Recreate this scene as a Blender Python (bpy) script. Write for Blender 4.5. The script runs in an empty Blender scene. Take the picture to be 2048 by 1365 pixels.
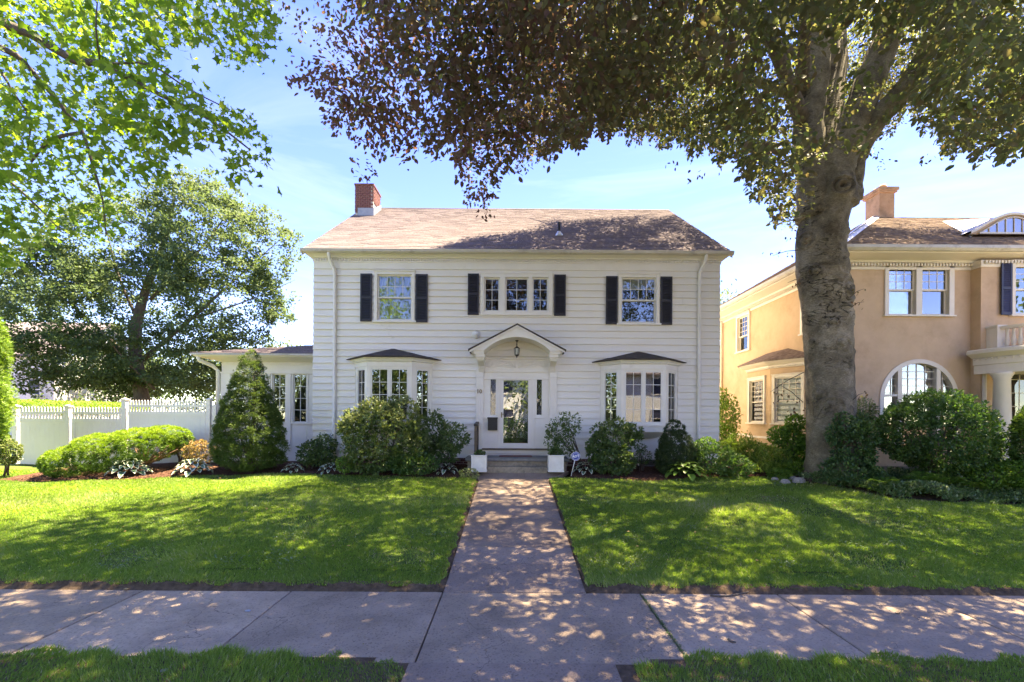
import bpy, math, random
import numpy as np
from mathutils import Vector, Matrix
random.seed(7)
rng = np.random.default_rng(7)
R = math.radians
sc = bpy.context.scene
COL = sc.collection

# ------------------------------------------------------------------ camera, sky, sun, exposure
FPX, HX, HY, CAMZ, ROLL = 930.0, 1024.0, 835.0, 2.25, R(0.38)
cd = bpy.data.cameras.new('camera'); cam = bpy.data.objects.new('camera', cd); COL.objects.link(cam)
cam.location = (0, 0, CAMZ); cam.rotation_euler = (R(90), -ROLL, 0)
cd.sensor_width = 36; cd.lens = FPX / 2048 * 36; cd.shift_y = (HY - 682.5) / 2048
cd.clip_start = .05; cd.clip_end = 1200
sc.camera = cam

SUN_EL, SUN_AZ = R(69), R(56)      # azimuth measured from +Y (north on the plan) towards +X
world = bpy.data.worlds.new('World'); sc.world = world; world.use_nodes = True
wn, wl = world.node_tree.nodes, world.node_tree.links
wn.clear()
out = wn.new('ShaderNodeOutputWorld'); bg = wn.new('ShaderNodeBackground')
sky = wn.new('ShaderNodeTexSky'); sky.sky_type = 'NISHITA'; sky.sun_disc = False
sky.sun_elevation = SUN_EL; sky.sun_rotation = SUN_AZ; sky.air_density = .68; sky.dust_density = .03; sky.ozone_density = 2.2
bg.inputs['Strength'].default_value = .1
tc = wn.new('ShaderNodeTexCoord'); mp = wn.new('ShaderNodeMapping')
mp.inputs['Scale'].default_value = (1.1, 1.1, 5.5); mp.inputs['Rotation'].default_value = (0, R(14), R(30))
nz = wn.new('ShaderNodeTexNoise'); nz.inputs['Scale'].default_value = 1.7; nz.inputs['Detail'].default_value = 7; nz.inputs['Roughness'].default_value = .62
nz.inputs['Distortion'].default_value = .7
rp = wn.new('ShaderNodeValToRGB'); rp.color_ramp.elements[0].position = .5; rp.color_ramp.elements[1].position = .82
rp.color_ramp.elements[0].color = (0, 0, 0, 1); rp.color_ramp.elements[1].color = (.05, .05, .05, 1)
mx = wn.new('ShaderNodeMix'); mx.data_type = 'RGBA'
mx.inputs[7].default_value = (6.6, 7.0, 7.6, 1)
hs = wn.new('ShaderNodeHueSaturation'); hs.inputs['Saturation'].default_value = 1.26; hs.inputs['Hue'].default_value = .526
wl.new(tc.outputs['Generated'], mp.inputs['Vector']); wl.new(mp.outputs[0], nz.inputs['Vector']); wl.new(nz.outputs['Fac'], rp.inputs[0])
wl.new(rp.outputs[0], mx.inputs[0]); wl.new(sky.outputs[0], hs.inputs['Color']); wl.new(hs.outputs[0], mx.inputs[6]); wl.new(mx.outputs[2], bg.inputs[0]); wl.new(bg.outputs[0], out.inputs[0])

sd = bpy.data.lights.new('sun', 'SUN'); sun = bpy.data.objects.new('sun', sd); COL.objects.link(sun)
sd.energy = 3.8; sd.angle = R(.53); sd.color = (1, .95, .87)
sdir = Vector((math.sin(SUN_AZ) * math.cos(SUN_EL), math.cos(SUN_AZ) * math.cos(SUN_EL), math.sin(SUN_EL)))
sun.rotation_euler = sdir.to_track_quat('Z', 'Y').to_euler(); sun.location = sdir * 60
vs = sc.view_settings
sc.display_settings.display_device = 'sRGB'
vs.view_transform = 'Standard'; vs.look = 'None'; vs.exposure = 3.28; vs.gamma = 1; vs.use_curve_mapping = False
vs.use_white_balance = True; vs.white_balance_temperature = 9900; vs.white_balance_tint = 7
sc.render.engine = 'CYCLES'
cy = sc.cycles
cy.max_bounces = 8; cy.diffuse_bounces = 4; cy.glossy_bounces = 4; cy.transmission_bounces = 5; cy.transparent_max_bounces = 12
cy.caustics_reflective = False; cy.caustics_refractive = False

# ------------------------------------------------------------------ helpers: where things are
def at(px, py, Y):
    """photo pixel -> world point on the plane at distance Y"""
    dx, dz = (px - HX) / FPX * Y, (HY - py) / FPX * Y
    c, s = math.cos(ROLL), math.sin(ROLL)
    return (dx * c - dz * s, Y, CAMZ + dx * s + dz * c)
def proj(X, Y, Z):
    c, s = math.cos(ROLL), math.sin(ROLL)
    z = Z - CAMZ
    return HX + (X * c + z * s) / Y * FPX, HY - (-X * s + z * c) / Y * FPX
SLOPE = .0918
def path_z(Y): return 0.0 if Y < 5.98 else (SLOPE * (Y - 5.98) if Y < 12.3 else .58 + (Y - 12.3) * .17)
def lawn_z(X, Y):
    X = np.asarray(X, float); Y = np.asarray(Y, float)
    z = np.where(Y < 5.98, 0.0, .05 + .0918 * (Y - 5.98))
    z = np.where(Y > 12.6, .655 + np.clip(Y - 12.6, 0, 2) * .06, z)
    z = z - .012 * np.clip(-X - 6, 0, 8) * np.clip((Y - 8) / 5, 0, 1)
    z = z + np.where(Y > 6.5, .02 * np.sin(X * .9 + 1) * np.sin(Y * .8) + .012 * np.sin(X * 2.3 + Y * 1.7), 0)
    return np.where(Y < 4.3, .01 - .0 * X, z)
def gz(x, y): return float(lawn_z(x, y))

# ------------------------------------------------------------------ helpers: building objects
ORG = {}
def tag(o, label=None, cat=None, group=None, kind=None):
    if label: o['label'] = label
    if cat: o['category'] = cat
    if group: o['group'] = group
    if kind: o['kind'] = kind
    return o
def empty(name, loc, label=None, cat=None, group=None, rz=0):
    o = bpy.data.objects.new(name, None); COL.objects.link(o); o.location = loc; o.rotation_euler = (0, 0, rz)
    o.empty_display_size = .2
    ORG[o.name] = Vector(loc); tag(o, label, cat, group); return o
def link_mesh(name, me, mat, parent=None, origin=None, data_local=False):
    o = bpy.data.objects.new(name, me); COL.objects.link(o)
    if mat is not None and len(me.materials) == 0: me.materials.append(mat)
    porg = ORG[parent.name] if parent else Vector((0, 0, 0))
    if origin is None: origin = porg
    origin = Vector(origin)
    if not data_local:
        n = len(me.vertices); a = np.empty(n * 3, np.float32); me.vertices.foreach_get('co', a)
        a = a.reshape(-1, 3) - np.array(origin, np.float32); me.vertices.foreach_set('co', a.ravel())
    ORG[o.name] = origin
    if parent: o.parent = parent
    o.location = origin - porg
    return o
class MB:
    def __init__(s): s.v, s.f, s.sm = [], [], []
    def add(s, vs, fs, smooth=False):
        b = len(s.v); s.v += [tuple(p) for p in vs]; s.f += [tuple(i + b for i in f) for f in fs]; s.sm += [smooth] * len(fs); return s
    def box(s, x0, x1, y0, y1, z0, z1):
        s.add([(x0,y0,z0),(x1,y0,z0),(x1,y1,z0),(x0,y1,z0),(x0,y0,z1),(x1,y0,z1),(x1,y1,z1),(x0,y1,z1)],
              [(0,3,2,1),(4,5,6,7),(0,1,5,4),(1,2,6,5),(2,3,7,6),(3,0,4,7)]); return s
    def tube(s, pts, rad, n=8, caps=True, smooth=True):
        pts = [Vector(p) for p in pts]
        if not hasattr(rad, '__len__'): rad = [rad] * len(pts)
        vs, fs = [], []; up = Vector((0, 0, 1)); prev = None
        for i, p in enumerate(pts):
            t = (pts[min(i + 1, len(pts) - 1)] - pts[max(i - 1, 0)]).normalized()
            if prev is None:
                a = up if abs(t.z) < .9 else Vector((1, 0, 0)); u = t.cross(a).normalized()
            else: u = (prev - t * prev.dot(t)).normalized()
            prev = u; w = t.cross(u)
            for k in range(n):
                an = 2 * math.pi * k / n; vs.append(p + (u * math.cos(an) + w * math.sin(an)) * rad[i])
        for i in range(len(pts) - 1):
            for k in range(n):
                a, b = i * n + k, i * n + (k + 1) % n; fs.append((a, b, b + n, a + n))
        if caps: fs.append(tuple(range(n - 1, -1, -1))); fs.append(tuple(range(len(vs) - n, len(vs))))
        s.add(vs, fs, smooth); return s
    def lathe(s, c, prof, n=16, smooth=True):
        vs = [(c[0] + r * math.cos(2*math.pi*k/n), c[1] + r * math.sin(2*math.pi*k/n), c[2] + z) for r, z in prof for k in range(n)]
        fs = [(i*n+k, i*n+(k+1)%n, (i+1)*n+(k+1)%n, (i+1)*n+k) for i in range(len(prof)-1) for k in range(n)]
        fs.append(tuple(range(n-1, -1, -1))); fs.append(tuple(range(len(vs)-n, len(vs))))
        s.add(vs, fs, smooth); return s
    def build(s, name, mat, parent=None, origin=None, bevel=0):
        me = bpy.data.meshes.new(name); me.from_pydata(s.v, [], s.f)
        if any(s.sm): me.polygons.foreach_set('use_smooth', s.sm)
        me.update()
        o = link_mesh(name, me, mat, parent, origin)
        if bevel:
            m = o.modifiers.new('bevel', 'BEVEL'); m.width = bevel; m.segments = 2; m.limit_method = 'ANGLE'
        return o
class Fr:
    """a wall frame: u along the wall, v up, w outwards"""
    def __init__(s, o, u, w): s.o, s.u, s.w = Vector(o), Vector(u).normalized(), Vector(w).normalized()
    def p(s, u, v, w=0): return s.o + s.u * u + Vector((0, 0, v)) + s.w * w
    def box(s, mb, u0, u1, v0, v1, w0, w1):
        c = [s.p(u, v, w) for w in (w0, w1) for v in (v0, v1) for u in (u0, u1)]
        # c index: w*4+v*2+u
        mb.add(c, [(0,2,3,1),(4,5,7,6),(0,1,5,4),(2,6,7,3),(0,4,6,2),(1,3,7,5)] if s.u.cross(Vector((0,0,1))).dot(s.w) > 0 else
                  [(0,1,3,2),(4,6,7,5),(0,4,5,1),(2,3,7,6),(0,2,6,4),(1,5,7,3)])
        return mb
def rects(u0, u1, v0, v1, holes):
    us = sorted({u0, u1} | {min(max(h[0], u0), u1) for h in holes} | {min(max(h[1], u0), u1) for h in holes}); res = []
    for a, b in zip(us, us[1:]):
        if b - a < 1e-4: continue
        m = (a + b) / 2; cuts = sorted([(h[2], h[3]) for h in holes if h[0] < m < h[1]]); v = v0
        for c0, c1 in cuts:
            if min(c0, v1) > v + 1e-4: res.append((a, b, v, min(c0, v1)))
            v = max(v, c1)
        if v < v1 - 1e-4: res.append((a, b, v, v1))
    return res
def copy_tree(o, parent=None):
    c = o.copy(); COL.objects.link(c); c.parent = parent
    for ch in o.children: copy_tree(ch, c)
    return c

# ------------------------------------------------------------------ materials
def nodes(name):
    m = bpy.data.materials.new(name); m.use_nodes = True; nt = m.node_tree; nt.nodes.clear(); return m, nt, nt.nodes, nt.links
def ramp(nd, c, pos=None):
    r = nd.new('ShaderNodeValToRGB'); e = r.color_ramp.elements
    pos = pos or [i / (len(c) - 1) for i in range(len(c))]
    while len(e) < len(c): e.new(.5)
    for i, (k, p) in enumerate(zip(c, pos)): e[i].position = p; e[i].color = (*k, 1)
    return r
def pmat(name, cols, scale=3, rough=.6, bump=.15, bscale=40, detail=5, dist=.01, spec=.5, stretch=(1,1,1), pos=None, grime=None, metal=0):
    """noise coloured principled surface with a finer bump; grime=(colour, scale, lo, hi)"""
    m, nt, nd, lk = nodes(name)
    o = nd.new('ShaderNodeOutputMaterial'); b = nd.new('ShaderNodeBsdfPrincipled'); lk.new(b.outputs[0], o.inputs[0])
    t = nd.new('ShaderNodeTexCoord'); mp = nd.new('ShaderNodeMapping'); mp.inputs['Scale'].default_value = stretch
    lk.new(t.outputs['Object'], mp.inputs[0])
    n1 = nd.new('ShaderNodeTexNoise'); n1.inputs['Scale'].default_value = scale; n1.inputs['Detail'].default_value = detail; n1.inputs['Roughness'].default_value = .62
    lk.new(mp.outputs[0], n1.inputs['Vector'])
    r = ramp(nd, cols, pos or ([.3 + .4 * i / max(1, len(cols) - 1) for i in range(len(cols))])); lk.new(n1.outputs['Fac'], r.inputs[0])
    col = r.outputs[0]
    if grime:
        n3 = nd.new('ShaderNodeTexNoise'); n3.inputs['Scale'].default_value = grime[1]; n3.inputs['Detail'].default_value = 6; n3.inputs['Roughness'].default_value = .7
        lk.new(t.outputs['Object'], n3.inputs['Vector'])
        mr = nd.new('ShaderNodeMapRange'); mr.inputs[1].default_value = grime[2]; mr.inputs[2].default_value = grime[3]; lk.new(n3.outputs['Fac'], mr.inputs[0])
        mx = nd.new('ShaderNodeMix'); mx.data_type = 'RGBA'; mx.inputs[7].default_value = (*grime[0], 1)
        lk.new(mr.outputs[0], mx.inputs[0]); lk.new(col, mx.inputs[6]); col = mx.outputs[2]
    lk.new(col, b.inputs['Base Color'])
    b.inputs['Roughness'].default_value = rough; b.inputs['Specular IOR Level'].default_value = spec; b.inputs['Metallic'].default_value = metal
    if bump:
        n2 = nd.new('ShaderNodeTexNoise'); n2.inputs['Scale'].default_value = bscale; n2.inputs['Detail'].default_value = 4
        lk.new(mp.outputs[0], n2.inputs['Vector'])
        bp = nd.new('ShaderNodeBump'); bp.inputs['Strength'].default_value = bump; bp.inputs['Distance'].default_value = dist
        lk.new(n2.outputs['Fac'], bp.inputs['Height']); lk.new(bp.outputs[0], b.inputs['Normal'])
    return m
def leafmat(name, cols, trans=None, tf=.35, rough=.5, spec=.4, pos=None):
    m, nt, nd, lk = nodes(name)
    o = nd.new('ShaderNodeOutputMaterial'); b = nd.new('ShaderNodeBsdfPrincipled'); tr = nd.new('ShaderNodeBsdfTranslucent')
    ms = nd.new('ShaderNodeMixShader'); ms.inputs[0].default_value = tf
    a = nd.new('ShaderNodeAttribute'); a.attribute_name = 'tint'
    r = ramp(nd, cols, pos); lk.new(a.outputs['Fac'], r.inputs[0]); lk.new(r.outputs[0], b.inputs['Base Color'])
    r2 = ramp(nd, trans or [tuple(min(1, k * 1.6) for k in c) for c in cols], pos); lk.new(a.outputs['Fac'], r2.inputs[0]); lk.new(r2.outputs[0], tr.inputs[0])
    b.inputs['Roughness'].default_value = rough; b.inputs['Specular IOR Level'].default_value = spec
    lk.new(b.outputs[0], ms.inputs[1]); lk.new(tr.outputs[0], ms.inputs[2]); lk.new(ms.outputs[0], o.inputs[0])
    return m
def glassmat(name, base=.1, tint=(.88, .91, .89)):
    m, nt, nd, lk = nodes(name)
    o = nd.new('ShaderNodeOutputMaterial'); g = nd.new('ShaderNodeBsdfGlossy'); g.inputs['Roughness'].default_value = .012; g.inputs[0].default_value = (.95, .97, 1, 1)
    t = nd.new('ShaderNodeBsdfTransparent'); t.inputs[0].default_value = (*tint, 1)
    f = nd.new('ShaderNodeFresnel'); f.inputs[0].default_value = 1.5
    ad = nd.new('ShaderNodeMath'); ad.operation = 'ADD'; ad.use_clamp = True; ad.inputs[1].default_value = base; lk.new(f.outputs[0], ad.inputs[0])
    n = nd.new('ShaderNodeTexNoise'); n.inputs['Scale'].default_value = 2.2; tcn = nd.new('ShaderNodeTexCoord'); lk.new(tcn.outputs['Object'], n.inputs['Vector'])
    bp = nd.new('ShaderNodeBump'); bp.inputs['Strength'].default_value = .05; bp.inputs['Distance'].default_value = .02; lk.new(n.outputs['Fac'], bp.inputs['Height']); lk.new(bp.outputs[0], g.inputs['Normal'])
    ms = nd.new('ShaderNodeMixShader'); lk.new(ad.outputs[0], ms.inputs[0]); lk.new(t.outputs[0], ms.inputs[1]); lk.new(g.outputs[0], ms.inputs[2]); lk.new(ms.outputs[0], o.inputs[0])
    return m
M = {}
M['siding'] = pmat('siding_paint', [(.78, .75, .68), (.83, .81, .75)], scale=1.3, rough=.55, bump=.12, bscale=30, stretch=(.5, 1, 2.5), grime=((.42, .39, .31), 1.1, .62, .9))
M['trim'] = pmat('trim_paint', [(.77, .74, .67), (.83, .805, .74)], scale=2, rough=.45, bump=.05, bscale=50, grime=((.46, .43, .34), 1.6, .64, .92))
M['vinyl'] = pmat('white_vinyl', [(.76, .73, .68), (.81, .785, .74)], scale=2, rough=.35, bump=.03)
M['sash'] = pmat('sash_paint', [(.7, .69, .64), (.78, .77, .72)], scale=4, rough=.4, bump=0)
M['gutter'] = pmat('gutter_metal', [(.5, .46, .4), (.6, .57, .5)], scale=3, rough=.4, bump=.05, grime=((.24, .2, .16), 2.2, .55, .8))
M['black'] = pmat('black_shutter_paint', [(.012, .013, .02), (.022, .022, .034)], scale=4, rough=.5, bump=.04)
M['iron'] = pmat('black_iron', [(.012, .012, .012), (.03, .028, .026)], scale=20, rough=.5, bump=.1, bscale=80)
M['roof'] = pmat('asphalt_shingle', [(.158, .133, .146), (.205, .173, .186), (.255, .218, .23)], scale=18, rough=.92, bump=.5, bscale=120, dist=.005, spec=.2)
M['roofdark'] = pmat('dark_flat_roofing', [(.05, .045, .045), (.1, .085, .08)], scale=5, rough=.9, bump=.4, bscale=90, spec=.2)
M['roofn'] = pmat('brown_shingle', [(.14, .1, .085), (.22, .16, .13), (.3, .23, .19)], scale=8, rough=.9, bump=.5, bscale=100, spec=.2)
M['membrane'] = pmat('white_roof_membrane', [(.75, .75, .76), (.82, .82, .83)], scale=2, rough=.5, bump=.1)
M['zinc'] = pmat('bright_flashing', [(.55, .6, .66), (.72, .75, .8)], scale=5, rough=.35, bump=.15, bscale=12, metal=.3)
M['lead'] = pmat('lead_flashing', [(.22, .26, .33), (.32, .36, .42)], scale=6, rough=.5, bump=.2)
M['brick'] = pmat('red_brick', [(.09, .04, .04), (.17, .075, .07), (.26, .13, .12)], scale=9, rough=.9, bump=.5, bscale=90, spec=.2)
M['mortar'] = pmat('mortar', [(.4, .36, .33), (.55, .5, .46)], scale=12, rough=.95, bump=.4)
M['brickn'] = pmat('stained_chimney_stucco', [(.42, .26, .185), (.52, .35, .26)], scale=5, rough=.95, bump=.6, bscale=60, grime=((.25, .17, .13), 3, .5, .75))
M['stucco'] = pmat('tan_stucco', [(.58, .405, .26), (.66, .475, .315)], scale=2.2, rough=.95, bump=.55, bscale=70, dist=.018, spec=.15, grime=((.46, .3, .19), .9, .5, .8))
M['trimn'] = pmat('cream_trim', [(.72, .65, .54), (.79, .72, .61)], scale=2, rough=.5, bump=.05)
M['navy'] = pmat('navy_shutter', [(.02, .025, .06), (.035, .04, .085)], scale=4, rough=.5, bump=.04)
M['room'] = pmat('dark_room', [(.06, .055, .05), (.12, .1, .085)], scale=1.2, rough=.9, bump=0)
M['curtain'] = pmat('pale_curtain', [(.42, .45, .36), (.6, .62, .52)], scale=3, rough=.9, bump=.3, bscale=6, stretch=(6, 6, .3))
M['blind'] = pmat('white_blind', [(.74, .73, .69), (.82, .81, .78)], scale=3, rough=.8, bump=.0)
M['glass'] = glassmat('window_glass', .07)
M['glassn'] = glassmat('bright_window_glass', .25)
M['glasslow'] = glassmat('plain_window_glass', .0)
M['doorglass'] = glassmat('storm_door_glass', .26)
M['stone'] = pmat('granite_step', [(.22, .185, .135), (.38, .325, .24)], scale=14, rough=.9, bump=.5, bscale=60, grime=((.1, .1, .08), 2.5, .5, .75))
M['slate'] = pmat('slate_tread', [(.12, .13, .125), (.2, .205, .2)], scale=6, rough=.7, bump=.3)
M['wooddark'] = pmat('weathered_wood', [(.1, .075, .05), (.18, .14, .1)], scale=10, rough=.85, bump=.4)
M['mulch'] = pmat('bark_mulch', [(.035, .017, .011), (.085, .043, .03), (.16, .09, .065)], scale=26, rough=1, bump=1, bscale=50, dist=.03, spec=.1)
M['soil'] = pmat('bare_soil', [(.06, .04, .026), (.15, .105, .07)], scale=12, rough=1, bump=.8, bscale=45, dist=.02, spec=.1)
M['lawn'] = pmat('turf_ground', [(.06, .1, .02), (.1, .15, .035), (.22, .2, .09)], scale=1.1, rough=1, bump=.9, bscale=60, dist=.03, spec=.1, pos=[.3, .55, .78])
M['asphalt'] = pmat('road_asphalt', [(.04, .04, .042), (.07, .07, .07)], scale=20, rough=.9, bump=.4, bscale=120)
M['bark'] = pmat('plain_bark', [(.07, .055, .045), (.16, .13, .105)], scale=5, rough=.95, bump=.8, bscale=14, dist=.03, stretch=(3, 3, .7))
M['twig'] = pmat('twig_bark', [(.06, .045, .035), (.13, .1, .08)], scale=5, rough=.9, bump=0)
M['paintw'] = pmat('white_paint', [(.66, .66, .62), (.76, .76, .72)], scale=6, rough=.4, bump=.06, grime=((.5, .49, .42), 4, .55, .9))
M['rubber'] = pmat('red_mat', [(.12, .04, .035), (.2, .07, .06)], scale=30, rough=.95, bump=.6)
M['brass'] = pmat('tarnished_brass', [(.16, .12, .06), (.25, .2, .1)], scale=8, rough=.4, bump=0, metal=.7)
M['whiteshell'] = pmat('white_plastic', [(.7, .7, .66), (.76, .76, .72)], scale=8, rough=.35, bump=0)
M['signblue'] = pmat('blue_sign_face', [(.03, .07, .36), (.04, .09, .42)], scale=8, rough=.35, bump=0)
M['signwhite'] = pmat('white_sign_print', [(.75, .76, .8), (.8, .8, .84)], scale=8, rough=.35, bump=0)
M['frost'] = pmat('frosted_lantern_glass', [(.45, .47, .43), (.55, .57, .52)], scale=8, rough=.3, bump=0)
M['house2'] = pmat('far_white_siding', [(.68, .68, .7), (.75, .75, .77)], scale=2, rough=.6, bump=.3, bscale=8, stretch=(.05, .05, 1))
M['pebble'] = pmat('pale_stone', [(.2, .185, .16), (.34, .32, .28)], scale=20, rough=.8, bump=.3)

def concrete(name, c):
    m, nt, nd, lk = nodes(name)
    o = nd.new('ShaderNodeOutputMaterial'); b = nd.new('ShaderNodeBsdfPrincipled'); lk.new(b.outputs[0], o.inputs[0])
    t = nd.new('ShaderNodeTexCoord'); gp = nd.new('ShaderNodeNewGeometry')
    n1 = nd.new('ShaderNodeTexNoise'); n1.inputs['Scale'].default_value = 1.6; n1.inputs['Detail'].default_value = 8; n1.inputs['Roughness'].default_value = .65
    n2 = nd.new('ShaderNodeTexVoronoi'); n2.inputs['Scale'].default_value = 62
    n3 = nd.new('ShaderNodeTexNoise'); n3.inputs['Scale'].default_value = 42; n3.inputs['Detail'].default_value = 3
    for n in (n1, n2, n3): lk.new(gp.outputs['Position'], n.inputs['Vector'])
    r = ramp(nd, [tuple(k * .72 for k in c), c, tuple(min(1, k * 1.25) for k in c)], [.3, .5, .72]); lk.new(n1.outputs['Fac'], r.inputs[0])
    r2 = ramp(nd, [(.42, .4, .4), (1, 1, 1), (1.0, .95, .9)], [.0, .35, 1]); lk.new(n2.outputs['Color'], r2.inputs[0])
    mm = nd.new('ShaderNodeMix'); mm.data_type = 'RGBA'; mm.blend_type = 'MULTIPLY'; mm.inputs[0].default_value = .85
    lk.new(r.outputs[0], mm.inputs[6]); lk.new(r2.outputs[0], mm.inputs[7])
    oi = nd.new('ShaderNodeObjectInfo'); mr = nd.new('ShaderNodeMapRange'); mr.inputs[3].default_value = .8; mr.inputs[4].default_value = 1.14; lk.new(oi.outputs['Random'], mr.inputs[0])
    hv = nd.new('ShaderNodeHueSaturation'); lk.new(mr.outputs[0], hv.inputs['Value']); lk.new(mm.outputs[2], hv.inputs['Color'])
    n4 = nd.new('ShaderNodeTexNoise'); n4.inputs['Scale'].default_value = .9; n4.inputs['Detail'].default_value = 6; lk.new(gp.outputs['Position'], n4.inputs['Vector'])
    m4 = nd.new('ShaderNodeMapRange'); m4.inputs[1].default_value = .56; m4.inputs[2].default_value = .74; m4.inputs[4].default_value = .55; lk.new(n4.outputs['Fac'], m4.inputs[0])
    mx = nd.new('ShaderNodeMix'); mx.data_type = 'RGBA'; mx.inputs[7].default_value = (.3, .23, .18, 1); lk.new(m4.outputs[0], mx.inputs[0]); lk.new(hv.outputs[0], mx.inputs[6])
    # hairline cracks and dark drip stains
    nd_ = nd.new('ShaderNodeTexNoise'); nd_.inputs['Scale'].default_value = 1.8; nd_.inputs['Detail'].default_value = 5; lk.new(gp.outputs['Position'], nd_.inputs['Vector'])
    va = nd.new('ShaderNodeVectorMath'); va.operation = 'MULTIPLY_ADD'; va.inputs[1].default_value = (.9, .9, .9); lk.new(nd_.outputs['Color'], va.inputs[0]); lk.new(gp.outputs['Position'], va.inputs[2])
    vc = nd.new('ShaderNodeTexVoronoi'); vc.feature = 'DISTANCE_TO_EDGE'; vc.inputs['Scale'].default_value = .42; lk.new(va.outputs[0], vc.inputs['Vector'])
    mc = nd.new('ShaderNodeMapRange'); mc.inputs[1].default_value = .0008; mc.inputs[2].default_value = .0032; mc.inputs[3].default_value = .5; mc.inputs[4].default_value = 0; lk.new(vc.outputs['Distance'], mc.inputs[0])
    mx3 = nd.new('ShaderNodeMix'); mx3.data_type = 'RGBA'; mx3.inputs[7].default_value = (.04, .035, .028, 1); lk.new(mc.outputs[0], mx3.inputs[0]); lk.new(mx.outputs[2], mx3.inputs[6])
    n6 = nd.new('ShaderNodeTexNoise'); n6.inputs['Scale'].default_value = 4.5; n6.inputs['Detail'].default_value = 7; n6.inputs['Roughness'].default_value = .75; lk.new(gp.outputs['Position'], n6.inputs['Vector'])
    m6 = nd.new('ShaderNodeMapRange'); m6.inputs[1].default_value = .6; m6.inputs[2].default_value = .75; m6.inputs[4].default_value = .5; lk.new(n6.outputs['Fac'], m6.inputs[0])
    mx = nd.new('ShaderNodeMix'); mx.data_type = 'RGBA'; mx.inputs[7].default_value = (.09, .075, .065, 1); lk.new(m6.outputs[0], mx.inputs[0]); lk.new(mx3.outputs[2], mx.inputs[6])
    lk.new(mx.outputs[2], b.inputs['Base Color']); b.inputs['Roughness'].default_value = .88; b.inputs['Specular IOR Level'].default_value = .3
    ad = nd.new('ShaderNodeMath'); lk.new(n2.outputs['Distance'], ad.inputs[0]); lk.new(n3.outputs['Fac'], ad.inputs[1])
    bp = nd.new('ShaderNodeBump'); bp.inputs['Strength'].default_value = .55; bp.inputs['Distance'].default_value = .006; lk.new(ad.outputs[0], bp.inputs['Height']); lk.new(bp.outputs[0], b.inputs['Normal'])
    return m
M['walk'] = concrete('sidewalk_concrete', (.36, .275, .205))
M['path'] = concrete('path_concrete', (.265, .2, .158))

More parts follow.
